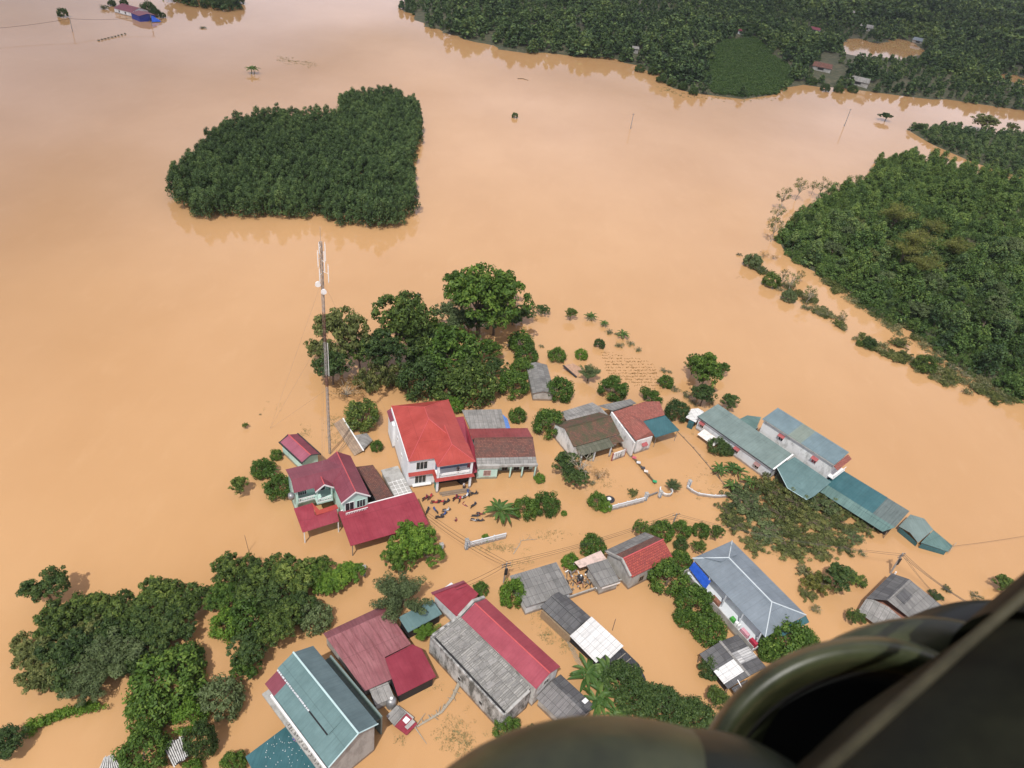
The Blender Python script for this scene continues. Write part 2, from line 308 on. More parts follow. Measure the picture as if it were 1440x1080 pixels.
def nmesh(name, V, A, mats, extra=None):
    """numpy quads -> mesh; extra: an MB appended (trunk, twigs) using the last material"""
    nv = len(V); nf = nv // 4; ev = np.array(extra.v, np.float32).reshape(-1, 3) if extra and extra.v else np.zeros((0, 3), np.float32)
    me = bpy.data.meshes.new(name); ef = extra.f if extra else []
    me.vertices.add(nv + len(ev)); me.vertices.foreach_set('co', np.concatenate([V.astype(np.float32), ev]).ravel())
    ls = np.array([len(f) for f in ef], np.int32); li = np.array([nv + i for f in ef for i in f], np.int32)
    me.loops.add(nv + len(li)); me.loops.foreach_set('vertex_index', np.concatenate([np.arange(nv, dtype=np.int32), li]))
    me.polygons.add(nf + len(ls)); st = np.concatenate([np.arange(nf, dtype=np.int32) * 4, nv + np.concatenate([[0], np.cumsum(ls)[:-1]]).astype(np.int32) if len(ls) else np.zeros(0, np.int32)])
    me.polygons.foreach_set('loop_start', st.astype(np.int32))
    for m in mats: me.materials.append(m)
    if len(ls): me.polygons.foreach_set('material_index', np.concatenate([np.zeros(nf, np.int32), np.full(len(ls), len(mats) - 1, np.int32)]))
    at = me.attributes.new('v', 'FLOAT', 'POINT'); at.data.foreach_set('value', np.concatenate([A, np.full(len(ev), 0.5)]).astype(np.float32))
    me.update(calc_edges=True); me.validate(); return me
def shell(k, rs, rx, rz, z0, top=0.0, rad=1.0, rvar=0.35, fill=0.75, low=-0.6):
    """k clump centres near the surface of an ellipsoid crown centred at height z0"""
    out = []
    while len(out) < k:
        d = rs.normal(size=3); d /= np.linalg.norm(d)
        if d[2] < low: continue
        q = fill + (1 - fill) * rs.random()
        out.append((d[0] * rx * q, d[1] * rx * q, z0 + d[2] * rz * q, rad * (1 - rvar + 2 * rvar * rs.random())))
    return np.array(out)
def limbs(mb, ends, base_h, r0, rs, fork=0.55):
    """trunk from under water to the crown with a limb to each given end"""
    top = Vector((rs.normal() * 0.15, rs.normal() * 0.15, base_h))
    mb.tube([(0, 0, -1.2), (rs.normal() * 0.08, rs.normal() * 0.08, base_h * 0.5), top], [r0 * 1.25, r0, r0 * 0.8], 7)
    for e in ends:
        e = Vector(e); m = top.lerp(e, 0.5) + Vector((rs.normal() * 0.2, rs.normal() * 0.2, (e - top).length * 0.1))
        mb.tube([top - Vector((0, 0, base_h * 0.15 * rs.random())), m, e], [r0 * 0.5, r0 * 0.3, r0 * 0.08], 5)
PROTO = {}
def proto(kind, i):
    """unit plants, crown radius R0 metres; returns dict(meshes, R0, zc)"""
    key = (kind, i)
    if key in PROTO: return PROTO[key]
    rs = np.random.RandomState(hash(kind) % 1000 if False else (sum(map(ord, kind)) * 7 + i * 13)); tr = MB()
    if kind == 'broad':                     # loose many-lobed tree, sky/water showing through
        R0 = 5.0; big = shell(13, rs, 3.3, 2.2, 5.6, rad=1.9, low=-0.4, fill=0.5); lm = []
        for b in big:
            s = shell(11, rs, b[3], b[3] * 0.75, 0, rad=0.62, low=-0.7); s[:, :3] += b[:3]; lm.append(s)
        lm = np.concatenate(lm); V, A = leafcloud(lm, 44, 0.24, rs, lumpvar=0.25, flat=0.8); limbs(tr, big[:, :3], 3.0, 0.24, rs); mat = 'broad'; bk = BARK
    elif kind in ('dome', 'shrub', 'bright', 'darkdome'):      # dense rounded orchard tree down to the water
        R0 = 3.0; lm = shell(80, rs, 2.5, 2.2, 1.5, rad=0.6, low=-0.45, fill=0.82)
        lm[:, :3] *= 1 + 0.12 * np.sin(lm[:, 0:1] * 2.1 + i) * np.cos(lm[:, 1:2] * 1.7 + 2 * i)
        V, A = leafcloud(lm, 62, 0.17, rs, lumpvar=0.2); limbs(tr, lm[:6, :3] * 0.8, 0.9, 0.14, rs); mat = {'dome': 'fruit', 'shrub': 'fruit', 'bright': 'bright', 'darkdome': 'dark'}[kind]; bk = BARK
    elif kind == 'chest':                   # big leathery leaves in rosettes
        R0 = 4.6; big = shell(16, rs, 3.5, 1.6, 3.4, rad=1.7, low=-0.3, fill=0.45); lm = []
        for b in big:
            s = shell(12, rs, b[3], b[3] * 0.8, 0, rad=0.5, low=-0.5); s[:, :3] += b[:3]; lm.append(s)
        lm = np.concatenate(lm); V, A = leafcloud(lm, 44, 0.3, rs, aspect=0.3, lumpvar=0.35, updir=0.6); limbs(tr, big[:, :3], 2.0, 0.22, rs); mat = 'broad'; bk = BARK
    elif kind == 'feather':                 # fine grey green foliage on arching limbs
        R0 = 5.0; tips = shell(34, rs, 4.2, 2.2, 3.4, rad=0.9, low=-0.1, fill=0.5); lm = []
        for t in tips:
            for q in np.linspace(0.45, 1.05, 5): lm.append((t[0] * q, t[1] * q, 1.8 + (t[2] - 1.8) * q ** 0.8, 0.62))
        lm = np.array(lm); V, A = leafcloud(lm, 80, 0.17, rs, aspect=0.28, updir=0.5, flat=0.7, lumpvar=0.25); limbs(tr, tips[:14, :3], 1.8, 0.2, rs); mat = 'feather'; bk = BARK
    elif kind == 'sprawl':                  # half drowned sparse crown with bare twigs
        R0 = 5.0; tips = shell(40, rs, 4.6, 1.4, 0.9, rad=0.8, low=-0.1, fill=0.35); lm = []
        for t in tips:
            for q in (0.5, 0.75, 1.0): lm.append((t[0] * q + rs.normal() * 0.2, t[1] * q + rs.normal() * 0.2, max(0.15, t[2] * q), 0.5))
        lm = np.array(lm); V, A = leafcloud(lm, 60, 0.18, rs, aspect=0.34, updir=0.5, flat=0.6, lumpvar=0.5); limbs(tr, tips[:, :3], 0.6, 0.13, rs); mat = 'olive'; bk = BARK
    elif kind == 'brush':                   # silted twiggy brush at water level
        R0 = 2.5; lm = shell(26, rs, 2.1, 0.8, 0.35, rad=0.45, low=-0.05, fill=0.3); V, A = leafcloud(lm, 22, 0.15, rs, aspect=0.3, updir=0.4, flat=0.6, lumpvar=0.5)
        for k in range(26):
            a = rs.random() * 6.28; l = 0.8 + 1.5 * rs.random(); h = 0.3 + 0.9 * rs.random(); tr.tube([(0, 0, -0.2), (math.cos(a) * l * 0.5, math.sin(a) * l * 0.5, h), (math.cos(a) * l, math.sin(a) * l, h * 1.1)], [0.03, 0.02, 0.008], 3, False)
        mat = 'grey'; bk = PALEBARK
    elif kind == 'withered':
        R0 = 3.5; lm = shell(30, rs, 3.0, 1.6, 1.4, rad=0.5, low=-0.2, fill=0.35); V, A = leafcloud(lm, 14, 0.17, rs, aspect=0.3, updir=0.4, lumpvar=0.5); limbs(tr, lm[:, :3], 0.5, 0.08, rs); mat = 'brown'; bk = PALEBARK
    elif kind == 'sparse':                  # thin tree, branches seen through few leaves
        R0 = 3.0; tips = shell(20, rs, 2.4, 2.6, 4.2, rad=0.6, low=-0.5, fill=0.5); V, A = leafcloud(tips, 26, 0.18, rs, aspect=0.4, lumpvar=0.4); limbs(tr, tips[:, :3], 2.4, 0.11, rs); mat = 'olive'; bk = PALEBARK
    elif kind == 'bare':
        R0 = 3.0; tips = shell(16, rs, 2.6, 3.0, 4.6, rad=0.5, low=-0.2, fill=0.6); V, A = leafcloud(tips[:7], 5, 0.14, rs, aspect=0.4)
        limbs(tr, tips[:, :3], 2.6, 0.12, rs)
        for t in tips:
            for k in range(4): e = Vector(t[:3]); tr.tube([e * 0.75 + Vector((0, 0, 1.0)), e + Vector(tuple(rs.normal(size=3) * 0.6))], [0.03, 0.008], 3, False)
        mat = 'olive'; bk = PALEBARK
    elif kind == 'bamboo':
        R0 = 4.0; lm = []
        for k in range(26):
            a = rs.random() * 6.28; l = 1.2 + 2.6 * rs.random(); h = 8 + 2 * rs.random()
            pts = [(math.cos(a) * l * t * t, math.sin(a) * l * t * t, h * (t - 0.3 * t ** 3)) for t in (0, 0.35, 0.6, 0.8, 0.95, 1.1)]
            tr.tube([(p[0], p[1], p[2]) for p in pts], [0.06, 0.05, 0.04, 0.03, 0.02, 0.01], 4, False)
            for p in pts[2:]: lm.append((*p, 0.75))
        lm = np.array(lm); V, A = leafcloud(lm, 34, 0.2, rs, aspect=0.25, updir=0.2, lumpvar=0.4); mat = 'bamboo'; bk = BARK
    elif kind in ('acacia', 'woodtree', 'vinetree'):
        R0 = 2.6; nl = 26
        lm = shell(nl, rs, 1.3, 2.3, 4.5, rad=0.6, low=-0.75, fill=0.8); lm[:, :2] *= np.clip(1.35 - 0.11 * lm[:, 2:3], 0.5, 1.1); V, A = leafcloud(lm, 42, 0.17, rs, aspect=0.6, lumpvar=0.35)
        s2 = shell(12, rs, 1.6, 1.6, 1.9, rad=0.8, low=-0.5, fill=0.8); V2, A2 = leafcloud(s2, 22, 0.26, rs, aspect=0.6); V = np.concatenate([V, V2]); A = np.concatenate([A, A2])
        tr.tube([(0, 0, -1), (0, 0, 4.5)], [0.13, 0.07], 5); mat = {'acacia': 'acacia', 'woodtree': 'wood', 'vinetree': 'vine'}[kind]; bk = BARK
    elif kind == 'banana':
        R0 = 2.4; V = []; A = []; fs = MB()
        for s in range(3):
            ox, oy = (0, 0) if s == 0 else (rs.normal() * 0.8, rs.normal() * 0.8)
            tr.tube([(ox, oy, -0.6), (ox, oy, 1.6)], [0.14, 0.09], 7)
            for k in range(9):
                a = k * 2.4 + rs.random() * 0.5; ln = 1.9 + 0.6 * rs.random(); lift = 0.5 + 0.7 * rs.random(); val = 0.3 + 0.5 * rs.random(); prev = None
                for t in np.linspace(0, 1, 8):
                    r = 0.15 + ln * t; z = 1.5 + lift * 1.9 * t - 1.55 * t * t; wd = 0.24 * math.sin(math.pi * min(1, t * 0.93 + 0.07)) ** 0.6
                    c = np.array([ox + math.cos(a) * r, oy + math.sin(a) * r, z]); sd = np.array([-math.sin(a), math.cos(a), 0])
                    cur = (c - sd * wd + [0, 0, 0.1], c, c + sd * wd + [0, 0, 0.1])
                    if prev is not None:
                        V += [prev[0], prev[1], cur[1], cur[0], prev[1], prev[2], cur[2], cur[1]]; A += [val + rs.random() * 0.1] * 8
                    prev = cur
        V = np.array(V); A = np.clip(np.array(A), 0, 1); mat = 'banana'; bk = plain('banana_stem', (0.16, 0.2, 0.08), rough=0.6)
    crown = nmesh(kind + '_crown', V, A, [LM[mat]]); tm = bpy.data.meshes.new(kind + '_trunk'); tm.from_pydata(tr.v, [], tr.f); tm.materials.append(bk)
    PROTO[key] = d = dict(crown=crown, trunk=tm, R0=R0, V=V, A=A, tr=tr, mat=mat, bk=bk); return d
def tinted(d, mat):
    k = (id(d), mat)
    if k not in PROTO:
        m = d['crown'].copy(); m.materials.clear(); m.materials.append(LM[mat]); PROTO[k] = m
    return PROTO[k]
CROWN_NAME = {'brush': 'foliage', 'banana': 'leaves', 'dome': 'crown'}
ZF = dict(broad=1.12, chest=0.75, feather=0.68, sprawl=0.2, brush=0.15, withered=0.4, sparse=1.4, bare=1.4, bamboo=1.4, acacia=1.5, banana=0.75, dome=0.5, shrub=0.5, bright=0.5, darkdome=0.5)
def plant(px, py, rpx, kind, name, label, cat='tree', group=None, mat=None, sz=1.0, z=0.0, base=False):
    """a plant whose crown centre shows at photo pixel (px, py) with radius rpx pixels"""
    m = MPP(px, py); Rr = rpx * m; zc = z + (0 if base else Rr * ZF[kind] * sz)
    p = P(px, py, zc); d = proto(kind, rnd.randrange(3)); s = Rr / d['R0']
    e = empty(name, (p.x, p.y, z), rnd.random() * 6.28, label=label, cat=cat, group=group); e.scale = (s, s, s * sz)
    c = bpy.data.objects.new(CROWN_NAME.get(kind, 'crown'), tinted(d, mat) if mat else d['crown']); link(c, e)
    t = bpy.data.objects.new('trunk' if cat != 'shrub' else 'stem', d['trunk']); link(t, e); return e

# ---- land: one terrain mesh for each shore, risen out of the flood
def polydist(pts, poly):
    """signed distance (inside positive) of (n,2) points to polygon"""
    x, y = pts[:, 0], pts[:, 1]; best = np.full(len(pts), 1e18); ins = np.zeros(len(pts), bool); n = len(poly)
    for i in range(n):
        ax, ay = poly[i]; bx, by = poly[(i + 1) % n]; dx, dy = bx - ax, by - ay
        t = np.clip(((x - ax) * dx + (y - ay) * dy) / (dx * dx + dy * dy + 1e-9), 0, 1)
        best = np.minimum(best, (x - ax - t * dx) ** 2 + (y - ay - t * dy) ** 2)
        c = ((ay > y) != (by > y)) & (x < (bx - ax) * (y - ay) / (by - ay + 1e-12) + ax); ins ^= c
    return np.sqrt(best) * np.where(ins, 1, -1)
def W2(l): return [tuple(P(*a))[:2] for a in l]
HILL = W2([(1100, 326), (1098, 345), (1112, 365), (1143, 381), (1183, 402), (1228, 443), (1285, 468), (1326, 504), (1367, 529), (1407, 549), (1450, 566), (1600, 640), (1800, 640), (1800, 325), (1500, 278), (1400, 259), (1352, 248), (1300, 234), (1262, 225), (1232, 228), (1225, 250), (1180, 272), (1140, 292)])
SPIT = W2([(1276, 183), (1310, 203), (1360, 225), (1410, 243), (1500, 262), (1700, 300), (1700, 245), (1440, 192), (1380, 187), (1325, 180)])
FAR = W2([(556, 14), (575, 18), (588, 36), (640, 52), (715, 74), (780, 78), (850, 83), (900, 93), (915, 104), (935, 121), (985, 135), (1050, 141), (1090, 135), (1125, 119), (1190, 127), (1260, 135), (1330, 142), (1440, 158), (1520, 168), (1700, 200)]) + [(3500, 900), (4500, 6000), (0, 6000), (-150, 900)]
NORTH = W2([(236, 2), (262, 9), (300, 16), (335, 17), (345, 6), (330, -6)]) + W2([(260, -10)])
POND = [W2([(1180, 62), (1200, 52), (1235, 62), (1262, 54), (1290, 60), (1300, 74), (1270, 84), (1225, 80), (1190, 78)]), W2([(1395, 106), (1420, 104), (1475, 118), (1475, 126), (1430, 118)]), W2([(1402, 2), (1480, 8), (1480, 20), (1410, 12)])]
def fbm(x, y, s, seed):
    rs = np.random.RandomState(seed); o = 0
    for k in range(5):
        a = rs.random() * 6.28; f = 2 * math.pi / (s / 1.7 ** k); o = o + np.sin((x * math.cos(a) + y * math.sin(a)) * f + rs.random() * 6.28 + 1.3 * np.sin((-x * math.sin(a) + y * math.cos(a)) * f * 0.7 + k)) / 1.6 ** k
    return o / 2.6
def th_far(p):
    d = polydist(p, FAR); h = np.clip(d * 0.10, -1.5, 3) + np.clip((d - 40) / 260, 0, 1) * (8 + 14 * np.clip(0.35 + fbm(p[:, 0], p[:, 1], 420, 5), 0, 1.4))
    for q in POND: dp = -polydist(p, q); h = np.where(dp < 0, -0.6, np.minimum(h, np.clip(dp * 0.12, 0, 99) + 0.2))
    return np.where(d < 0, -1.5, h)
def th_hill(p):
    d = polydist(p, HILL); return np.where(d < 0, np.maximum(-1.5, d * 0.3), np.clip(d * 0.25, 0, 1.2) + np.clip((d - 5) / 60, 0, 1) ** 0.8 * (9 + 6 * fbm(p[:, 0], p[:, 1], 60, 9)))
def th_spit(p):
    d = polydist(p, SPIT); return np.where(d < 0, np.maximum(-1.5, d * 0.3), np.clip(d * 0.2, 0, 1.5))
def soil():
    m, nt, b, o = newmat('wet_soil'); n = noise(nt, 0.3, 6); L(nt, ramp(nt, n, [(0.35, (0.035, 0.045, 0.02)), (0.55, (0.07, 0.07, 0.035)), (0.75, (0.16, 0.13, 0.075))]), b.inputs['Base Color']); b.inputs['Roughness'].default_value = 0.9; return m
SOIL = soil()
def terrain(name, th, x0, x1, y0, y1, st):
    xs = np.arange(x0, x1, st); ys = np.arange(y0, y1, st); X, Y = np.meshgrid(xs, ys); p = np.stack([X.ravel(), Y.ravel()], 1); z = th(p)
    nx = len(xs); i = np.arange((len(ys) - 1) * (nx - 1)); r, c = i // (nx - 1), i % (nx - 1); a = r * nx + c
    q = np.stack([a, a + 1, a + nx + 1, a + nx], 1); keep = z[q].max(1) > -0.59; q = q[keep]
    V = np.column_stack([p, z])[q.ravel()]                     # unshared quads are fine for a ground that is covered by growth
    u, inv = np.unique(q.ravel(), return_inverse=True)
    me = bpy.data.meshes.new(name); VV = np.column_stack([p, z])[u]; me.vertices.add(len(u)); me.vertices.foreach_set('co', VV.astype(np.float32).ravel())
    me.loops.add(len(inv)); me.loops.foreach_set('vertex_index', inv.astype(np.int32)); me.polygons.add(len(q)); me.polygons.foreach_set('loop_start', np.arange(len(q), dtype=np.int32) * 4)
    me.polygons.foreach_set('use_smooth', np.ones(len(q), bool)); me.materials.append(SOIL); me.update(calc_edges=True)
    return link(tag(bpy.data.objects.new(name, me), kind='structure'))
terrain('far_shore_hills', th_far, -150, 2700, 420, 3600, 14)
terrain('wooded_hill', th_hill, 60, 560, 150, 520, 3)
terrain('river_spit', th_spit, 180, 700, 280, 620, 4)

def scatter(poly, sp, seed, jit=0.45, inset=1.0, pxlim=None):
    rs = np.random.RandomState(seed); a = np.array(poly); x0, y0 = a.min(0); x1, y1 = a.max(0)
    x1 = min(x1, 2700); y1 = min(y1, 3600)
    X, Y = np.meshgrid(np.arange(x0, x1, sp), np.arange(y0, y1, sp * 0.87)); X[1::2] += sp / 2
    p = np.stack([X.ravel(), Y.ravel()], 1); p += (rs.random(p.shape) - 0.5) * 2 * jit * sp * 0.6
    p = p[polydist(p, poly) > inset]
    if pxlim is not None:                                      # only what the photograph can plausibly see
        z = p @ np.zeros(2); r = p[:, :1] * RT + p[:, 1:2] * FW + (-HCAM) * UP; px = 720 + F * r[:, 0] / r[:, 2]; py = 540 + F * r[:, 1] / r[:, 2]
        m = (r[:, 2] > 0) & (px > -pxlim) & (px < 1440 + pxlim) & (py > -pxlim) & (py < 1080 + pxlim); p = p[m]
    return p
def stuff_forest(name, label_cat, pts, z, kinds, sizes, seed, keep=1.0, leafscale=1.0, squash=1.0):
    """a wood that reads as one mass: every crown merged into one mesh"""
    rs = np.random.RandomState(seed); VV = []; AA = []
    for k, kind in enumerate(kinds):
        sel = np.where(rs.randint(len(kinds), size=len(pts)) == k)[0] if len(kinds) > 1 else np.arange(len(pts))
        for i in range(3):
            s = sel[i::3]
            if not len(s): continue
            d = proto(kind, i); V = d['V'].reshape(-1, 4, 3); A = d['A'].reshape(-1, 4); m = rs.random(len(V)) < keep; V = V[m]; A = A[m]
            if leafscale != 1.0: c = V.mean(1, keepdims=True); V = c + (V - c) * leafscale
            V = V.reshape(-1, 3); A = A.reshape(-1); a = rs.random(len(s)) * 6.28; sc_ = sizes[s] / d['R0']
            ca, sa = np.cos(a) * sc_, np.sin(a) * sc_
            X = V[None, :, 0] * ca[:, None] - V[None, :, 1] * sa[:, None] + pts[s, 0:1]; Y = V[None, :, 0] * sa[:, None] + V[None, :, 1] * ca[:, None] + pts[s, 1:2]
            Z = V[None, :, 2] * (sc_ * squash * (0.85 + 0.3 * rs.random(len(s))))[:, None] + z[s][:, None]
            VV.append(np.stack([X, Y, Z], -1).reshape(-1, 3)); AA.append(np.clip(A[None] + (rs.random(len(s))[:, None] - 0.5) * 0.4, 0, 1).reshape(-1))
    V = np.concatenate(VV); A = np.concatenate(AA); me = nmesh(name, V, A, [LM[proto(kinds[0], 0)['mat']]])
    return link(tag(bpy.data.objects.new(name, me), kind='stuff', **label_cat))

# ---- flooded plantation island: the nearest 300 trees one by one, the rest as one mass
ISLE = W2([(264, 306), (243, 278), (244, 256), (262, 240), (296, 205), (318, 184), (372, 172), (475, 172), (478, 146), (545, 140), (590, 160), (592, 200), (580, 240), (583, 304), (560, 322), (475, 321), (450, 310), (380, 309), (320, 309), (290, 314)])
def world_from_crowns(l): return l
pp_ = scatter(ISLE, 3.2, 3, inset=0.3); order = np.argsort(np.hypot(pp_[:, 0], pp_[:, 1]))
rs_ = np.random.RandomState(4)
def lone(d, x, y, z, s, name, label, group, cat='tree', mat=None, sz=1.0):
    key = ('j', id(d), mat)
    if key not in PROTO: PROTO[key] = nmesh(name, d['V'], d['A'], [LM[mat or d['mat']], d['bk']], d['tr'])
    o = bpy.data.objects.new(name, PROTO[key]); o.location = (x, y, z); o.rotation_euler = (0, 0, rnd.random() * 6.28); o.scale = (s, s, s * sz); link(o)
    return tag(o, label, cat, group)
for k in order[:300]:
    s = rs_.uniform(0.8, 1.2); lone(proto('acacia', rs_.randint(3)), *pp_[k], 0, s, 'plantation_tree', 'round-topped dark green plantation tree packed into the flooded grove in mid water', 'plantation trees of the drowned grove', sz=rs_.uniform(0.8, 1.3))
rest = order[300:]
stuff_forest('plantation_grove', {}, pp_[rest], np.zeros(len(rest)), ['acacia'], rs_.uniform(2.2, 3.1, len(rest)), 5, squash=1.0)
print('isle trees', len(pp_))
# ---- wooded hill on the right
hp = scatter(HILL, 5.2, 11, inset=0.2, pxlim=160); hz = th_hill(hp); ho = np.argsort(np.hypot(hp[:, 0], hp[:, 1])); print('hill trees', len(hp))
hr = np.random.RandomState(12)
big = ho[:300]
for k in big:
    u = hr.random(); kind = 'vinetree' if u < 0.38 else 'woodtree' if u < 0.7 else 'dome' if u < 0.88 else 'broad'; s = hr.uniform(0.9, 1.9) * (0.62 if kind == 'broad' else 1)
    c = th_hill(hp[k:k + 1])[0]
    lone(proto(kind, hr.randint(3)), *hp[k], c - 1.2 * s, s * (1.2 if kind == 'dome' else 1), 'hill_tree', 'leafy tree in the dense wood on the hillside at the right', 'trees of the wooded hill', mat='vine' if kind == 'dome' else hr.choice(['dark', 'feather', 'olive']) if kind == 'broad' else None, sz=hr.uniform(0.6, 1.05))
rest = ho[300:]; stuff_forest('hillside_wood', {}, hp[rest], hz[rest] - 1, ['vinetree', 'woodtree'], hr.uniform(2.2, 4.4, len(rest)), 13, keep=1.0, leafscale=0.95, squash=0.85)
vp = scatter(HILL, 3.6, 21, inset=0.0, pxlim=160); stuff_forest('hillside_undergrowth', {}, vp, th_hill(vp) - 0.4, ['shrub'], hr.uniform(1.4, 2.8, len(vp)), 14, keep=0.3, leafscale=1.15, squash=0.9); bpy.data.objects['hillside_undergrowth'].data.materials[0] = LM['vine']
sp = scatter(SPIT, 5, 31, inset=0.5, pxlim=160); stuff_forest('spit_thicket', {}, sp, th_spit(sp) - 1, ['woodtree'], hr.uniform(2.5, 3.6, len(sp)), 15, keep=0.4, leafscale=1.5, squash=0.6)
# ---- far shore
def farsize(p, seed):
    rs = np.random.RandomState(seed); g = fbm(p[:, 0], p[:, 1], 260, 77); return np.where(g > 0.15, rs.uniform(3.0, 3.8, len(p)), rs.uniform(3.2, 7.2, len(p)))
CORN = W2([(985, 120), (992, 85), (1010, 70), (1060, 66), (1085, 88), (1105, 98), (1122, 112), (1092, 133), (1045, 138), (1005, 134)])
fp = scatter(FAR, 7.2, 41, inset=1.0, pxlim=60); z = th_far(fp); m = (polydist(fp, CORN) < 2)
for q in POND: m &= polydist(fp, q) < 1
CLEAR = [W2([(1145, 118), (1150, 88), (1172, 86), (1180, 100), (1195, 118), (1215, 122)])]
for q in CLEAR: m &= polydist(fp, q) < 0
for q in POND:
    for sh in (14, 28, 42, 56, 70): m &= polydist(fp * (1 + sh / np.hypot(fp[:, 0], fp[:, 1]))[:, None], q) < 0
FARH = [(1209, 20, 17, 'grey'), (1189, 16, 12, 'slate'), (1219, 37, 15, 'grey'), (1147, 40, 12, 'red'), (1146, 52, 15, 'red'), (1044, 42, 9, 'red'), (1157, 92, 22, 'brown'), (1210, 112, 22, 'grey'), (1294, 56, 14, 'slate'), (892, 66, 13, 'grey')]
FHP = []
for px, py, wd, kd in FARH:
    zz = 3.0
    for _ in range(12): pp = P(px, py, zz); zz = 0.5 * zz + 0.5 * (float(th_far(np.array([[pp.x, pp.y]]))[0]) + 3.5)
    dd = math.hypot(pp.x, pp.y); FHP.append((pp, dd, wd * dd / 1000.0 * 1.05, kd)); u = np.array([pp.x, pp.y]) / dd; rel = fp - np.array([pp.x, pp.y]); al = rel @ u; ac = np.abs(rel @ np.array([-u[1], u[0]])); m &= ~((ac < FHP[-1][2] * 0.55) & (al < 7) & (al > -13))
fp = fp[m]; z = z[m]; dist = np.hypot(fp[:, 0], fp[:, 1]); print('far trees', len(fp))
near = dist < 900
stuff_forest('far_shore_wood', {}, fp[near], z[near] - 0.5, ['woodtree', 'vinetree', 'acacia'], farsize(fp[near], 42) * 0.9, 43, keep=0.16, leafscale=2.6, squash=0.75)
stuff_forest('distant_wood', {}, fp[~near], z[~near] - 0.5, ['woodtree', 'acacia'], farsize(fp[~near], 44) * 1.15, 45, keep=0.07, leafscale=4.2, squash=0.75)
cp = scatter(CORN, 2.6, 51, inset=0.5, jit=0.3); stuff_forest('maize_field', {}, cp, th_far(cp) - 0.2, ['shrub'], np.full(len(cp), 1.7), 52, keep=0.03, leafscale=4, squash=0.8); bpy.data.objects['maize_field'].data.materials[0] = LM['corn']
np_ = scatter(NORTH, 6, 61, inset=0.3); stuff_forest('north_thicket', {}, np_, np.full(len(np_), -0.5), ['woodtree'], hr.uniform(3, 4.5, len(np_)), 62, keep=0.3, leafscale=1.9, squash=0.8)
# ---------------------------------------------------------------- buildings
CRIM = sheet('crimson_sheet', (0.36, 0.042, 0.066), dirt=0.25); CRIM2 = sheet('wine_sheet', (0.27, 0.06, 0.085), dirt=0.3)
REDS = sheet('bright_red_sheet', (0.50, 0.068, 0.05), dirt=0.12, panel=1.05); PINKS = sheet('chalky_pink_sheet', (0.42, 0.12, 0.17), dirt=0.3)
FADED = sheet('faded_red_sheet', (0.36, 0.12, 0.135), dirt=0.85, dcol=(0.17, 0.07, 0.07), panel=1.05, fade=(0.42, 0.18, 0.19), rough=0.6)
TEAL = sheet('teal_sheet', (0.15, 0.26, 0.26), dirt=0.25, rough=0.5); TEALD = sheet('deep_teal_sheet', (0.045, 0.16, 0.18), dirt=0.3); TEALP = sheet('pale_teal_sheet', (0.22, 0.30, 0.28), dirt=0.3, rough=0.55)
TEALW = sheet('weathered_teal_sheet', (0.14, 0.25, 0.23), dirt=0.7, dcol=(0.07, 0.13, 0.12), rough=0.6); GREYB = sheet('blue_grey_sheet', (0.24, 0.29, 0.33), dirt=0.2, rough=0.5)
GREENW = sheet('dark_green_sheet', (0.05, 0.085, 0.07), dirt=0.5); TEALR = sheet('grey_green_ribbed_sheet', (0.17, 0.22, 0.21), dirt=0.9, dcol=(0.08, 0.1, 0.1), rough=0.7)
FIB = fibro('grey_fibre_sheet', (0.27, 0.265, 0.25), (0.18, 0.178, 0.17)); FIBD = fibro('dark_fibre_sheet', (0.15, 0.15, 0.15), (0.09, 0.09, 0.095)); FIBL = fibro('pale_fibre_sheet', (0.33, 0.32, 0.3), (0.23, 0.225, 0.21), sl=2.4)
LOOSE = fibro('loose_grey_sheets', (0.38, 0.37, 0.34), (0.22, 0.215, 0.2), sw=0.34, sl=1.75, amt=0.4, gap=0.3)
FIBW = plaster('dirty_white_sheet', (0.6, 0.6, 0.57), amt=0.6, thr=0.5, scale=1.5); WHITES = fibro('white_sheets', (0.8, 0.8, 0.78), (0.66, 0.66, 0.64), sw=1.1, sl=1.3, gap=0.45, stain=(0.45, 0.44, 0.4), amt=0.25)
STRIPE = fibro('striped_white_sheets', (0.72, 0.72, 0.7), (0.3, 0.3, 0.3), sw=0.4, sl=2.6, gap=0.15, amt=0.3); BLACKS = fibro('black_tarred_sheets', (0.04, 0.042, 0.05), (0.07, 0.072, 0.08), sw=1.2, sl=2)
BRTILE = tiles('dark_brown_tiles', (0.13, 0.05, 0.04), (0.24, 0.10, 0.07), moss=(0.07, 0.055, 0.045), mossamt=0.5)
MOSST = tiles('mossy_tiles', (0.20, 0.09, 0.055), (0.13, 0.07, 0.05), moss=(0.06, 0.065, 0.03), mossamt=0.9, moss2=0.47)
REDT = tiles('red_tiles', (0.36, 0.12, 0.09), (0.26, 0.08, 0.06), moss=(0.18, 0.08, 0.06), mossamt=0.5, moss2=0.55, tw=0.42, th=0.42)
REDT2 = tiles('vivid_red_tiles', (0.40, 0.08, 0.055), (0.28, 0.05, 0.045), moss=(0.2, 0.06, 0.05), mossamt=0.4, moss2=0.58, tw=0.42, th=0.42)
WHW = plaster('white_plaster', (0.77, 0.79, 0.80), amt=0.25, thr=0.62); WHST = plaster('stained_white_plaster', (0.7, 0.7, 0.68), amt=0.75, thr=0.56, stain=(0.2, 0.2, 0.18)); MINT = plaster('mint_plaster', (0.5, 0.7, 0.62), amt=0.3, thr=0.6)
GREYW = plaster('bare_grey_render', (0.42, 0.41, 0.38), amt=0.6, thr=0.5, stain=(0.2, 0.19, 0.17)); BLOTCH = plaster('blotched_old_render', (0.46, 0.455, 0.43), amt=0.95, thr=0.48, stain=(0.09, 0.09, 0.08), scale=0.9)
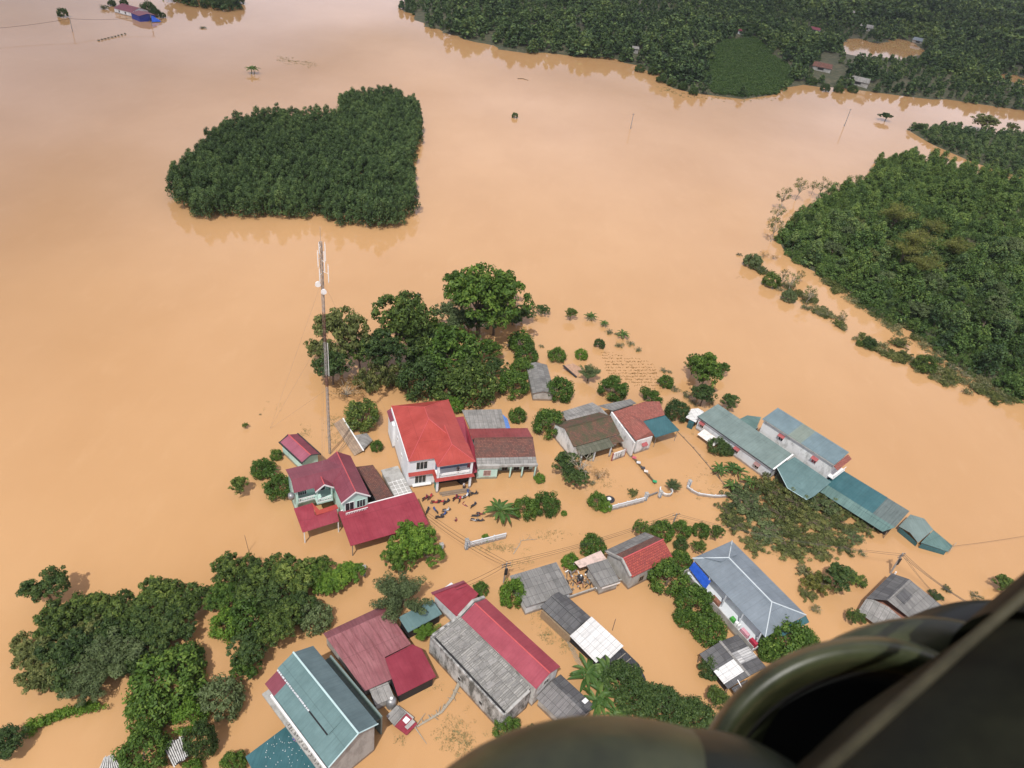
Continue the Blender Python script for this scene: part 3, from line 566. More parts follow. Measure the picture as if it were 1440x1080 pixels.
CONC = plaster('concrete', (0.4, 0.395, 0.37), amt=0.5, thr=0.52); LIGHTW = plaster('pale_wall', (0.62, 0.65, 0.67), amt=0.3, thr=0.58)
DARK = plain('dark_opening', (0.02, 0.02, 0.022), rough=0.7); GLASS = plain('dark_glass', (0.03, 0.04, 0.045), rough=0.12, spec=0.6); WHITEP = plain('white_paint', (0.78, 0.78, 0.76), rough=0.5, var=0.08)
CAPT = plain('pale_teal_cap', (0.45, 0.6, 0.6), rough=0.5, var=0.1); CAPR = plain('red_cap', (0.5, 0.09, 0.09), rough=0.5, var=0.1); CAPG = plain('pale_grey_cap', (0.52, 0.58, 0.6), rough=0.5, var=0.1); BLKM = plain('black_metal', (0.03, 0.03, 0.032), rough=0.5)
STEEL = plain('dull_steel', (0.3, 0.3, 0.3), rough=0.45, metal=0.5); WOOD = plain('weathered_timber', (0.24, 0.17, 0.11), rough=0.85, scale=5); BLUE = plain('blue_tarpaulin', (0.03, 0.12, 0.6), rough=0.45); RUST = plain('rusty_brown_sheet', (0.25, 0.11, 0.07), rough=0.8, scale=3)
REDAWN = plain('red_awning_paint', (0.34, 0.085, 0.085), rough=0.6); BLUEP = plain('pale_blue_tarpaulin', (0.18, 0.35, 0.8), rough=0.5)

class Bld:
    def __init__(s, name, label, cat, p0, p1=None, p2=None, ze=3.0, group=None):
        A = P(*p0, ze); s.ze = ze
        if p1:
            B = P(*p1, ze); D = P(*p2, ze); x = (B - A); s.L = x.length; x.normalize(); y = Vector((-x.y, x.x, 0)); s.W = (D - B).dot(y); s.rz = math.atan2(x.y, x.x)
        else: s.rz = 0; s.L = s.W = 0
        s.o = Vector((A.x, A.y, 0)); s.e = empty(name, s.o, s.rz, label=label, cat=cat, group=group); s.inv = (Matrix.Translation(s.o) @ Matrix.Rotation(s.rz, 4, 'Z')).inverted()
    def q(s, px, py, z): return s.inv @ P(px, py, z)
    def part(s, name, mat, mb, parent=None, **k): return mb.build(name, mat, parent or s.e, **k)
    def box(s, name, mat, x0, x1, y0, y1, z0, z1, parent=None): return s.part(name, mat, MB().box(x0, x1, y0, y1, z0, z1), parent)
    def poly(s, name, mat, pts, t=0.07, parent=None): return s.part(name, mat, MB().slab([s.q(*p) for p in pts], t), parent)
    def lpoly(s, name, mat, pts, t=0.07, parent=None): return s.part(name, mat, MB().slab(pts, t), parent)
    def walls(s, mat, i=0.3, h=None, x0=None, x1=None, y0=None, y1=None, name='wall'):
        x0 = i if x0 is None else x0; x1 = s.L - i if x1 is None else x1; y0 = i if y0 is None else y0; y1 = s.W - i if y1 is None else y1
        h = (s.ze if h is None else h); h = h if hasattr(h, '__len__') else [h] * 4
        return s.part(name, mat, MB().prism([(x0, y0), (x1, y0), (x1, y1), (x0, y1)], -1.5, [v - 0.1 for v in h]))
    def gable(s, mat, zr, fr=0.5, ze2=None, mat2=None, cap=None, x0=0, x1=None, y0=0, y1=None, wall=None, i=0.35, ze=None, t=0.07):
        """ridge along local x at y = y0 + fr*(y1-y0)"""
        x1 = s.L if x1 is None else x1; y1 = s.W if y1 is None else y1; ze = s.ze if ze is None else ze; ze2 = ze if ze2 is None else ze2; yr = y0 + fr * (y1 - y0)
        if wall:
            yw0, yw1 = y0 + i, y1 - i; za = ze + (zr - ze) * i / (yr - y0) - 0.1; zb = ze2 + (zr - ze2) * i / (y1 - yr) - 0.1
            pr = [(yw0, -1.5), (yw1, -1.5), (yw1, zb), (yr, zr - 0.12), (yw0, za)]; xa, xb = x0 + i, x1 - i
            m = MB().add([(xa, a, b) for a, b in pr] + [(xb, a, b) for a, b in pr], [(4, 3, 2, 1, 0), (5, 6, 7, 8, 9)] + [(k, (k + 1) % 5, 5 + (k + 1) % 5, 5 + k) for k in range(5)]); s.part('wall', wall, m)
        r = s.lpoly('roof', mat, [(x0, y0, ze), (x1, y0, ze), (x1, yr, zr), (x0, yr, zr)], t)
        s.lpoly('roof', mat2 or mat, [(x0, yr, zr), (x1, yr, zr), (x1, y1, ze2), (x0, y1, ze2)], t)
        if cap: s.part('ridge_cap', cap, MB().tube([(x0, yr, zr + 0.02), (x1, yr, zr + 0.02)], 0.11, 6), r)
        return r
    def gabley(s, mat, zr, x0, x1, y0, y1, ze, cap=None, fx=0.5, mat2=None, front=None, barge=None, i=0.35, wall=None):
        xr = x0 + fx * (x1 - x0)
        if wall:
            za = ze + (zr - ze) * i / (xr - x0) - 0.1; zb = ze + (zr - ze) * i / (x1 - xr) - 0.1; pr = [(x0 + i, -1.5), (x1 - i, -1.5), (x1 - i, zb), (xr, zr - 0.12), (x0 + i, za)]
            m = MB().add([(a, y0 + i, b) for a, b in pr] + [(a, y1 - i, b) for a, b in pr], [(0, 1, 2, 3, 4), (9, 8, 7, 6, 5)] + [(k, 5 + k, 5 + (k + 1) % 5, (k + 1) % 5) for k in range(5)]); s.part('wall', wall, m)
        r = s.lpoly('roof', mat, [(x0, y0, ze), (xr, y0, zr), (xr, y1, zr), (x0, y1, ze)]); s.lpoly('roof', mat2 or mat, [(xr, y0, zr), (x1, y0, ze), (x1, y1, ze), (xr, y1, zr)])
        if cap: s.part('ridge_cap', cap, MB().tube([(xr, y0, zr + 0.02), (xr, y1, zr + 0.02)], 0.09, 6), r)
        if barge: s.part('bargeboard', barge, MB().slab([(x0 - 0.05, y0 - 0.06, ze - 0.28), (x0 - 0.05, y0 - 0.06, ze + 0.04), (xr, y0 - 0.06, zr + 0.06), (xr, y0 - 0.06, zr - 0.26)], 0.06).slab([(xr, y0 - 0.06, zr - 0.26), (xr, y0 - 0.06, zr + 0.06), (x1 + 0.05, y0 - 0.06, ze + 0.04), (x1 + 0.05, y0 - 0.06, ze - 0.28)], 0.06), r)
        return r
    def hip(s, mat, zr, xa, xb, yr=None, x0=0, x1=None, y0=0, y1=None, ze=None, cap=None, ends=True, rw=0.09):
        x1 = s.L if x1 is None else x1; y1 = s.W if y1 is None else y1; ze = s.ze if ze is None else ze; yr = (y0 + y1) / 2 if yr is None else yr; m = MB()
        a, b, c, d = (x0, y0, ze), (x1, y0, ze), (x1, y1, ze), (x0, y1, ze); e, f = (xa, yr, zr), (xb, yr, zr)
        for pl in ([a, b, f, e], [b, c, f], [c, d, e, f], [d, a, e]): m.slab(pl, 0.07)
        r = s.part('roof', mat, m)
        if cap:
            m = MB(); m.tube([e, f], rw, 5)
            for u, v in ((a, e), (d, e), (b, f), (c, f)): m.tube([Vector(u) + Vector((0, 0, .03)), Vector(v) + Vector((0, 0, .03))], rw * 0.8, 5)
            s.part('ridge_cap', cap, m, r)
        return r
    def win(s, side, c, z, w=1.2, h=1.3, at=None, frame=None, glass=None, awn=None, bars=1, name='window'):
        """window on a wall; side n/s/e/w, c = position along the wall, z = sill height, at = wall plane"""
        nx, ny = dict(s=(0, -1), n=(0, 1), e=(1, 0), w=(-1, 0))[side]; i = 0.35
        at = at if at is not None else dict(s=i, n=s.W - i, e=s.L - i, w=i)[side]
        def bx(a0, a1, z0, z1, d0, d1, m):
            if ny: y0, y1 = sorted((at + ny * d0, at + ny * d1)); m.box(a0, a1, y0, y1, z0, z1)
            else: x0, x1 = sorted((at + nx * d0, at + nx * d1)); m.box(x0, x1, a0, a1, z0, z1)
        m = MB(); f = 0.09
        bx(c - w / 2 - f, c + w / 2 + f, z - f, z, -0.02, 0.07, m); bx(c - w / 2 - f, c + w / 2 + f, z + h, z + h + f, -0.02, 0.07, m); bx(c - w / 2 - f, c - w / 2, z, z + h, -0.02, 0.07, m); bx(c + w / 2, c + w / 2 + f, z, z + h, -0.02, 0.07, m)
        for k in range(bars): bx(c - w / 2 + (k + 1) * w / (bars + 1) - 0.03, c - w / 2 + (k + 1) * w / (bars + 1) + 0.03, z, z + h, 0.02, 0.06, m)
        fr = s.part(name, frame or WHITEP, m); m = MB(); bx(c - w / 2, c + w / 2, z, z + h, -0.02, 0.015, m); s.part('pane', glass or GLASS, m, fr)
        if awn:
            m = MB(); t = 0.75; hw = w / 2 + 0.25
            if ny: pts = [(c - hw, at, z + h + 0.5), (c + hw, at, z + h + 0.5), (c + hw, at + ny * t, z + h + 0.1), (c - hw, at + ny * t, z + h + 0.1)]
            else: pts = [(at, c - hw, z + h + 0.5), (at, c + hw, z + h + 0.5), (at + nx * t, c + hw, z + h + 0.1), (at + nx * t, c - hw, z + h + 0.1)]
            m.slab(pts, 0.08); s.part('awning', awn, m)
        return fr
    def post(s, x, y, z1, r=0.1, mat=None, name='post', z0=-1.5): return s.part(name, mat or WHITEP, MB().box(x - r, x + r, y - r, y + r, z0, z1))

def green_house():
    b = Bld('village_house', 'two-storey mint green house with wine red gabled roof and two front dormers', 'house', (480, 708), (520.5, 697), (489.2, 641.7), 6.4)
    L_, W_ = b.L, b.W; zr = 8.3; fl = b.q(413.5, 693.5, 6.4); xl, yf = fl.x, fl.y; dl = b.q(447, 700, 6.4); dr = b.q(473, 693, 6.4); print('green', L_, W_, fl, dl, dr)
    yf = max(yf, 0.8); xd0 = dl.x; xd1 = dr.x; ym = W_ * 0.62
    b.gabley(CRIM2, zr, 0, L_, 0, W_, 6.4, cap=CAPR, barge=WHITEP, wall=MINT)
    b.lpoly('roof', CRIM2, [(xl, yf, 6.4), (L_ / 2, yf, 6.4), (L_ / 2, ym, zr - 0.05), (xl, ym, zr - 0.05)]); b.lpoly('roof', CRIM2, [(xl, ym, zr - 0.05), (L_ / 2, ym, zr - 0.05), (L_ / 2, W_, 6.9), (xl, W_, 6.9)])
    b.walls(MINT, x0=xl + 0.3, x1=0.4, y0=yf + 2.0, y1=W_ - 0.4, h=[6.9, 6.9, 6.9, 6.9])
    b.part('wall', MINT, MB().prism([(xl + 0.3, yf + 0.4), (xl + 0.55, yf + 0.4), (xl + 0.55, W_ - 0.4), (xl + 0.3, W_ - 0.4)], -1.5, [6.3, 6.3, 6.9, 6.9]))
    b.box('wall', MINT, xl + 0.56, -0.02, yf + 0.45, yf + 2.0, 3.0, 3.3)             # balcony floor
    b.gabley(CRIM2, 7.6, xd0, xd1, yf - 1.0, yf + 2.6, 6.35, cap=CAPR, barge=WHITEP)
    fb = MB()
    for x in (xd0 + 0.35, xd1 - 0.35): fb.box(x - 0.12, x + 0.12, yf - 0.85, yf - 0.6, 3.0, 6.3)
    fb.box(xl + 0.5, xl + 0.75, yf + 0.35, yf + 0.6, 3.0, 6.3); b.part('pillar', MINT, fb)
    rl = MB()
    for x0, x1, y in ((xl + 0.6, xd0 + 0.2, yf + 0.42), (xd0 + 0.3, xd1 - 0.3, yf - 0.82), (0.6, L_ - 0.6, -0.55)):
        rl.box(x0, x1, y - 0.05, y + 0.05, 4.15, 4.25); rl.box(x0, x1, y - 0.06, y + 0.06, 3.3, 3.4)
        for k in range(int((x1 - x0) / 0.3)): rl.box(x0 + k * 0.3, x0 + k * 0.3 + 0.1, y - 0.04, y + 0.04, 3.4, 4.15)
    b.part('balcony_railing', WHITEP, rl)
    b.box('balcony', MINT, 0.5, L_ - 0.5, -0.65, 0.34, 2.95, 3.25); b.box('balcony', MINT, xd0 + 0.2, xd1 - 0.2, yf - 0.9, yf + 0.44, 2.95, 3.28)
    b.win('s', L_ * 0.3, 3.4, 1.5, 2.3, at=0.35, glass=DARK); b.win('s', L_ * 0.7, 3.9, 1.5, 1.7, at=0.35, bars=2, frame=MINT); b.win('s', (xd0 + xd1) / 2, 3.4, 1.6, 2.0, at=yf + 2.0); b.win('s', xl + 1.8, 3.5, 1.5, 1.6, at=yf + 2.0, bars=3)
    b.poly('lower_roof', CRIM, [(413, 715, 4.1), (440, 707, 4.1), (443, 724, 3.8), (425.6, 749, 3.0)]); b.poly('lower_roof', CRIM, [(443, 724, 3.8), (473, 715, 4.0), (477, 733, 3.0), (425.6, 749, 3.0)])
    b.poly('lower_roof', REDS, [(438, 706, 4.25), (449, 717, 4.2), (473, 709, 4.2), (476, 715, 3.95), (445, 724.5, 3.95)])
    m = MB()
    for p in ((428, 748), (476, 733)): c = b.q(*p, 3.0); m.box(c.x - 0.08, c.x + 0.08, c.y - 0.08 + 0.2, c.y + 0.28, -1.5, 3.0)
    b.part('post', WHITEP, m)
    c = b.q(404.5, 682, 4.5); b.part('water_tank', STEEL, MB().lathe([(0.1, -0.6), (0.55, -0.5), (0.6, 0), (0.55, 0.5), (0.1, 0.65)], 12, (xl - 0.4, ym - 1, 5.2)), smooth=True)
green_house()

b = Bld('carport', 'wide flat crimson carport roof on thin posts in front of the mint green house', 'carport', (493, 766.7), (603, 735.6), (583, 695.6), 3.2)
b.lpoly('roof', CRIM, [(0, 0, 3.0), (b.L, 0, 3.0), (b.L, b.W, 3.9), (0, b.W, 3.9)], 0.1)
for x in (0.4, b.L * 0.5, b.L - 0.4):
    for y in (0.3, b.W - 0.3): b.post(x, y, 2.95 if y < 1 else 3.8, 0.07, STEEL)
b.box('gutter', WHITEP, 0.5, b.L - 0.5, b.W, b.W + 0.18, 3.8, 4.0)

b = Bld('small_outbuilding', 'small mint walled outbuilding with black-edged pink gable roof beside the mast', 'outbuilding', (393, 622), (424.4, 651.4), (453, 641), 3.0)
b.gable(PINKS, 3.9, fr=0.5, wall=MINT, cap=CAPR, mat2=CRIM2)
b.part('fascia', BLKM, MB().box(-0.12, b.L + 0.12, -0.14, 0.1, 2.85, 3.12).box(-0.12, b.L + 0.12, b.W - 0.1, b.W + 0.14, 2.85, 3.12).slab([(-0.14, 0, 2.95), (0.12, 0, 3.08), (0.12, b.W / 2, 3.98), (-0.14, b.W / 2, 3.98)], 0.06).slab([(b.L - 0.1, 0, 3.08), (b.L + 0.14, 0, 3.08), (b.L + 0.14, b.W / 2, 3.98), (b.L - 0.1, b.W / 2, 3.98)], 0.06).slab([(b.L - 0.1, b.W / 2, 3.98), (b.L + 0.14, b.W / 2, 3.98), (b.L + 0.14, b.W, 3.08), (b.L - 0.1, b.W, 3.08)], 0.06))
b.win('w', b.W * 0.6, 1.2, 0.8, 0.9)

b = Bld('tiled_outbuilding', 'low outbuilding with dark brown tiled roof between the green and white houses', 'outbuilding', (499.5, 658.5), (530, 707), (555.5, 699), 2.6)
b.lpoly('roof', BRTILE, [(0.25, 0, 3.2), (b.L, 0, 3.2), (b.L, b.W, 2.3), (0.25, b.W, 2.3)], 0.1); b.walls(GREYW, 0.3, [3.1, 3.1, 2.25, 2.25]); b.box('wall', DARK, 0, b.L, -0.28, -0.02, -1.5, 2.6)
b = Bld('concrete_terrace', 'flat pale grey concrete slab roof squared with joints beside the white house', 'roof slab', (535.6, 661), (556, 700), (581, 694), 1.7)
m = MB(); m.box(0, b.L, 0, b.W, 1.45, 1.7); nx = 5
b.part('slab', CONC, m); m = MB()
for k in range(4): m.box(b.L * (0.48 + 0.13 * k), b.L * (0.48 + 0.13 * k) + 0.08, 0.1, b.W - 0.1, 1.7, 1.715)
for k in range(3): m.box(b.L * 0.45, b.L - 0.1, b.W * (0.25 + 0.25 * k), b.W * (0.25 + 0.25 * k) + 0.08, 1.7, 1.713)
b.part('joint', WHITEP, m); b.walls(GREYW, 0.2, 1.5)

def white_house():
    b = Bld('village_house', 'tall white two-storey house with bright red hipped roof and front balcony', 'house', (574.9, 649.3), (662, 637.5), (619.3, 563.2), 7.3)
    L_, W_ = b.L, b.W; e0 = b.q(604, 590.3, 9.8); e1 = b.q(595.7, 574.3, 9.8); bl = b.q(614.4, 655.6, 7.3); br = b.q(665, 644.4, 7.3); print('white', L_, W_, e0, e1, bl, br, b.q(632.5, 618, 9))
    zr = 9.9; xc = L_ * 0.47; a, bb, c, d = (0, 0, 7.3), (L_, 0, 7.3), (L_, W_, 7.3), (0, W_, 7.3); f1 = (xc, W_ * 0.5, zr); f2 = (xc, W_ * 0.72, zr)
    m = MB(); m.slab([a, bb, f1]); m.slab([bb, c, f2, f1]); m.slab([c, d, f2]); m.slab([d, a, f1, f2]); r = b.part('roof', REDS, m)
    x0 = bl.x; x1 = L_ + 0.25; y0 = -2.4; xm = (x0 + x1) / 2; g1 = (xm, y0 + (x1 - x0) * 0.5, 9.0); g2 = (xm, W_ * 0.42, 9.0)
    m = MB(); m.slab([(x0, y0, 7.25), (x1, y0, 7.25), g1]); m.slab([(x0, y0, 7.25), g1, g2, (x0, 3.0, 7.25)]); m.slab([(x1, y0, 7.25), (x1, 3.0, 7.25), g2, g1]); r2 = b.part('roof', REDS, m)
    m = MB(); up = Vector((0, 0, .03))
    for u, v in ((a, f1), (f1, f2), (bb, f1), (c, f2), (d, f2)): m.tube([Vector(u) + up, Vector(v) + up], 0.07, 5)
    b.part('ridge_cap', CAPR, m, r); m = MB()
    for u, v in (((x0, y0, 7.25), g1), ((x1, y0, 7.25), g1), (g1, g2)): m.tube([Vector(u) + up, Vector(v) + up], 0.07, 5)
    b.part('ridge_cap', CAPR, m, r2)
    b.walls(WHW, x0=-0.12, x1=L_ - 0.35, y0=0.45, y1=W_ - 0.35, h=7.2)
    b.box('eaves', WHITEP, 0.08, L_ - 0.1, 0.1, W_ - 0.1, 7.1, 7.2); b.box('eaves', WHITEP, x0 + 0.1, x1 - 0.1, y0 + 0.1, 0.09, 7.05, 7.16)
    b.box('balcony', WHITEP, x0 + 0.3, x1 - 0.3, y0 + 0.3, 0.44, 3.5, 3.8)
    for x in (x0 + 0.45, x1 - 0.5): b.post(x, y0 + 0.5, 7.04, 0.2, WHW, 'pillar')
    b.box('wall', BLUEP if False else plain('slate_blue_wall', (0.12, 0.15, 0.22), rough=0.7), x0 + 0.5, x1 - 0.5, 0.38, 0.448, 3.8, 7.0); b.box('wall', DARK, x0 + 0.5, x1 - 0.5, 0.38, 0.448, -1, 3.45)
    m = MB(); m.box(x0 + 0.65, x1 - 0.7, y0 + 0.42, y0 + 0.52, 4.7, 4.8)
    k = x0 + 0.7
    while k < x1 - 0.8: m.box(k, k + 0.08, y0 + 0.44, y0 + 0.5, 3.8, 4.7); k += 0.26
    b.part('balcony_railing', WHITEP, m)
    sk = [(0.1, -0.05), (x0 - 0.15, -0.05), (x0 - 0.15, y0 - 0.1), (x1 + 0.25, y0 - 0.1), (x1 + 0.25, 0.2)]; inn = [(0.1, 0.44), (x0 + 0.3, 0.44), (x0 + 0.3, y0 + 0.29), (x1 - 0.3, y0 + 0.29), (x1 - 0.3, 0.44)]
    m = MB()
    for i in range(4):
        o0, o1, i0, i1 = sk[i], sk[i + 1], inn[i], inn[i + 1]; m.slab([(o0[0], o0[1], 3.35), (o1[0], o1[1], 3.35), (i1[0], i1[1], 3.95), (i0[0], i0[1], 3.95)], 0.1)
    b.part('canopy', REDS, m)
    b.win('s', x0 * 0.55, 4.5, 2.1, 1.9, at=0.45, bars=2); b.win('s', x0 * 0.52, 0.9, 2.1, 1.9, at=0.45, bars=2); b.box('window_box', WHITEP, x0 * 0.2, x0 * 0.95, -0.1, 0.44, 0.5, 0.68)
    for yy, zz in ((W_ * 0.55, 4.4), (W_ * 0.32, 3.4)): b.win('w', yy, zz, 0.7, 0.9, at=-0.12, bars=0)
    m = MB(); m.box(x0 + 0.9, x1 - 0.6, y0 - 0.5, y0 + 0.2, -1, 0.22); m.box(x0 + 1.2, x1 - 0.4, y0 - 0.9, y0 - 0.5, -1, 0.08); b.part('porch_step', CONC, m)
    b.lpoly('side_roof', CRIM2, [(-0.9, W_ * 0.8, 5.9), (0.34, W_ * 0.8, 6.7), (0.34, W_ + 0.2, 6.7), (-0.9, W_ + 0.2, 5.9)]); b.box('wall', WHW, -0.6, 0.34, W_ * 0.72, W_ - 0.1, -1.5, 5.9)
    b.box('shutter', plain('green_shutter', (0.02, 0.2, 0.16)), x0 + 0.3, x0 + 0.6, y0 + 0.75, y0 + 2.0, -0.5, 2.9)
    return b
WHB = white_house()
b = Bld('lean_to', 'crimson sheet lean-to roof along the right flank of the white house', 'lean-to', (657, 668), (669, 661), (652, 585), 4.0)
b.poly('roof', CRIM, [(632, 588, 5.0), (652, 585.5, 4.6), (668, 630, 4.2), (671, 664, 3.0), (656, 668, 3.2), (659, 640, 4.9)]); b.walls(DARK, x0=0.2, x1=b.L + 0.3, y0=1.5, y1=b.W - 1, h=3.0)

b = Bld('grey_shed', 'grey fibre-sheet shed behind the tiled house with blue tarpaulin at its side', 'shed', (663.3, 604.7), (712, 603.4), (711.3, 576.2), 2.8)
b.lpoly('roof', FIBL, [(-0.2, 0, 2.7), (b.L, 0, 2.7), (b.L, b.W, 3.0), (-1.3, b.W, 3.0)], 0.09); b.walls(GREYW, 0.3, 2.7); b.lpoly('tarpaulin', BLUEP, [(b.L + 0.05, 0.2, 2.4), (b.L + 1.6, 0.3, 1.0), (b.L + 1.4, b.W - 1, 1.1), (b.L + 0.05, b.W - 0.8, 2.4)], 0.03)

def tile_house():
    b = Bld('old_tiled_house', 'old one-storey house with dark brown tiles, grey roof terrace and mint corner room', 'house', (671.8, 656.6), (756, 654.6), (739.8, 603.4), 3.5)
    L_, W_ = b.L, b.W; r = b.q(747, 617, 5.0); y1 = b.q(752.8, 642.3, 3.9).y; yr = max(y1 + 2.5, r.y); print('tile', L_, W_, yr, y1)
    b.lpoly('terrace_roof', FIBL, [(-0.1, 0.5, 3.5), (L_, 0.5, 3.5), (L_, y1, 3.9), (-0.1, y1, 3.9)], 0.1); b.lpoly('roof', BRTILE, [(-0.2, y1, 3.85), (L_, y1, 3.85), (L_, yr, 5.3), (-0.2, yr, 5.3)], 0.12); b.lpoly('roof', sheet('old_red_sheet', (0.36, 0.07, 0.07), dirt=0.8), [(-0.5, yr, 5.2), (L_, yr, 5.2), (L_ + 0.1, W_ + 0.6, 3.3), (-0.5, W_ + 0.6, 3.3)])
    b.part('ridge_cap', BRTILE, MB().tube([(-0.2, yr, 5.33), (L_, yr, 5.33)], 0.16, 6))
    m = MB().add([(x, y, z) for x in (0.1, L_ - 0.25) for y, z in ((2.3, -1.5), (W_, -1.5), (W_, 3.4), (yr, 5.1), (y1, 3.75), (2.3, 3.6))], [(5, 4, 3, 2, 1, 0), (6, 7, 8, 9, 10, 11)] + [(k, (k + 1) % 6, 6 + (k + 1) % 6, 6 + k) for k in range(6)]); b.part('wall', MINT, m)
    b.part('parapet', CONC, MB().box(-0.1, L_ * 0.36, -0.1, 0.5, 3.0, 3.75).box(L_ * 0.36, L_ + 0.1, 0.1, 0.5, 3.15, 3.65))
    b.box('wall', MINT, 0, L_ * 0.34, 0.15, 2.28, -1.5, 3.0); b.win('s', L_ * 0.17, 1.0, 1.3, 1.3, at=0.15, frame=plain('pink_frame', (0.5, 0.35, 0.33)), glass=plain('brown_shutter', (0.28, 0.18, 0.16)))
    for x in (L_ * 0.56, L_ * 0.76, L_ - 0.25): b.post(x, 0.3, 3.15, 0.13, MINT, 'pillar')
    for x in (L_ * 0.5, L_ * 0.7, L_ * 0.87): b.win('s', x, 0.3, 1.0, 1.9, at=2.3, frame=WOOD, glass=DARK)
tile_house()
b = Bld('grey_shed', 'grey fibre-sheet shed roof wedged among round orchard trees', 'shed', (739.5, 512), (749, 553), (778, 545), 2.4)
b.gable(FIB, 3.1, fr=0.45, wall=GREYW)
b = Bld('sunken_shed', 'brown sheet roof of a shed almost under water, with one dark raised edge', 'shed', (800, 520))
b.poly('roof', RUST if False else plain('brown_sheet', (0.42, 0.26, 0.17), rough=0.8), [(792, 514, 1.1), (806, 511, 0.8), (822, 520, 0.05), (811, 529, 0.05)], 0.06); b.poly('edge', DARK, [(791, 514, 1.15), (793, 513, 1.15), (812, 530, 0.15), (810, 531, 0.15)], 0.1)
b = Bld('grey_shed', 'bowed pale grey sheet roof behind the mossy tiled house', 'shed', (802.3, 598), (856, 584), (840, 569), 3.3)
b.poly('roof', FIBL, [(788.9, 579.1, 3.0), (833, 565.7, 3.0), (845, 573, 3.4), (795, 589, 3.4)], 0.08); b.poly('roof', FIBL, [(795, 589, 3.4), (845, 573, 3.4), (856, 584.6, 3.5), (802.3, 598, 3.2)], 0.08); b.walls(GREYW, 0.8, 2.8)
b = Bld('grey_shed', 'narrow grey sheet roof running behind the red tiled house', 'shed', (863, 577), (894.3, 567), (886.4, 561), 3.2)
b.poly('roof', FIB, [(841, 570.5, 3.2), (886.4, 561, 3.2), (895, 567, 3.4), (862, 577.5, 3.4)], 0.08); b.walls(GREYW, 0.4, 3.0)

def mossy():
    b = Bld('mossy_house', 'old house under mossy brown tiles with stained white gable and grey veranda roof', 'house', (807, 628.7), (872.3, 610.6), (853, 577), 3.6)
    L_, W_ = b.L, b.W; r0 = b.q(796.8, 602.7, 5.4); r1 = b.q(858, 585.4, 5.4); print('mossy', L_, W_, r0, r1); yr = r1.y
    b.gable(MOSST, 5.4, fr=yr / W_, wall=WHST, cap=MOSST, i=0.15, t=0.12)
    b.lpoly('veranda_roof', fibro('mossy_fibre_sheet', (0.16, 0.16, 0.12), (0.11, 0.115, 0.08), stain=(0.05, 0.055, 0.03)), [(0.6, -2.3, 2.9), (L_ * 0.75, -2.3, 2.9), (L_ * 0.75, 0.1, 3.45), (0.6, 0.1, 3.45)], 0.1)
    b.lpoly('veranda_roof', MOSST, [(L_ * 0.75, -1.6, 2.9), (L_, -1.6, 2.9), (L_, 0.0, 3.4), (L_ * 0.75, 0.0, 3.4)], 0.1)
    for x in (0.8, L_ * 0.35, L_ * 0.7): b.post(x, -2.1, 2.8, 0.12, LIGHTW, 'pillar')
    b.win('s', L_ * 0.3, 0.2, 1.0, 1.8, at=0.15, frame=WOOD, glass=plain('red_brown_door', (0.2, 0.05, 0.03))); b.win('s', L_ * 0.55, 0.2, 1.2, 1.8, at=0.15, frame=WOOD, glass=plain('red_brown_door', (0.2, 0.05, 0.03)))
mossy()
def redtile():
    b = Bld('red_tiled_house', 'small white house with L-shaped red tiled roof beside the teal awning', 'house', (894.3, 619.2), (919.5, 612), (934.4, 583), 3.9)
    q = b.q; b.poly('roof', REDT, [(860, 580, 4.3), (907, 564.5, 5.2), (927.4, 564.2, 4.9), (935, 583.5, 3.8), (903.5, 592, 3.9), (880, 600, 3.9)], 0.12)
    b.poly('roof', REDT, [(862, 580.5, 4.0), (884, 581, 5.6), (915, 606, 5.1), (894.3, 619.5, 3.9)], 0.12); b.poly('roof', REDT, [(884, 581, 5.6), (904, 591.5, 4.1), (919.8, 612, 3.9), (915, 606, 5.1)], 0.12); b.poly('roof', REDT, [(915, 606, 5.1), (919.8, 612, 3.9), (894.3, 619.5, 3.9)], 0.12)
    fa = q(897, 620, 3.9); fb = q(918, 613, 3.9); bk = q(866, 583, 3.9); bw = q(931, 583, 3.9); bb = q(908, 571, 3.9)
    b.part('wall', WHST, MB().prism([(fa.x, fa.y), (fb.x, fb.y), (q(903, 592, 3.8).x, q(903, 592, 3.8).y), (bw.x, bw.y), (q(922, 569, 3.9).x, q(922, 569, 3.9).y), (bk.x + 0.3, bk.y)], -1.5, 3.75))
    b.win('s', (fa.x + fb.x) / 2, 1.3, 1.0, 0.9, at=min(fa.y, fb.y) + 0.12, awn=REDAWN)
    m = MB(); p0 = q(860, 580, 4.7); p1 = q(893, 622, 4.3); dx = (p1 - p0).normalized(); n_ = Vector((-dx.y, dx.x, 0)) * 0.17
    m.prism([(p0 + n_)[:2], (p0 - n_)[:2], (p1 - n_)[:2], (p1 + n_)[:2]], -1.5, [4.9, 4.9, 4.15, 4.15]); b.part('parapet', WHST, m)
redtile()
b = Bld('teal_awning', 'square teal sheet awning on poles at the red tiled house', 'awning', (921.8, 615.3))
b.poly('roof', TEALD, [(903.7, 592, 3.75), (934.4, 583, 3.6), (955.7, 605, 3.2), (921.8, 615.3, 3.2)], 0.07)
for p in ((907, 594), (933, 586), (953, 605), (923.5, 613.5)): c = b.q(*p, 3.2); b.post(c.x, c.y, 3.15, 0.05, STEEL)
b = Bld('screen_wall', 'white standing screen panel with dark lattice between the two tiled houses', 'screen wall', (860, 648), (877, 642), (873, 632), 0.0)
b.part('panel', WHST, MB().box(0, b.L, -0.1, 0.1, -1.5, 2.1)); m = MB()
for i in range(3):
    for j in range(4): m.box(b.L * (0.25 + 0.18 * i), b.L * (0.25 + 0.18 * i) + 0.18, -0.13, -0.1, 0.3 + 0.42 * j, 0.5 + 0.42 * j)
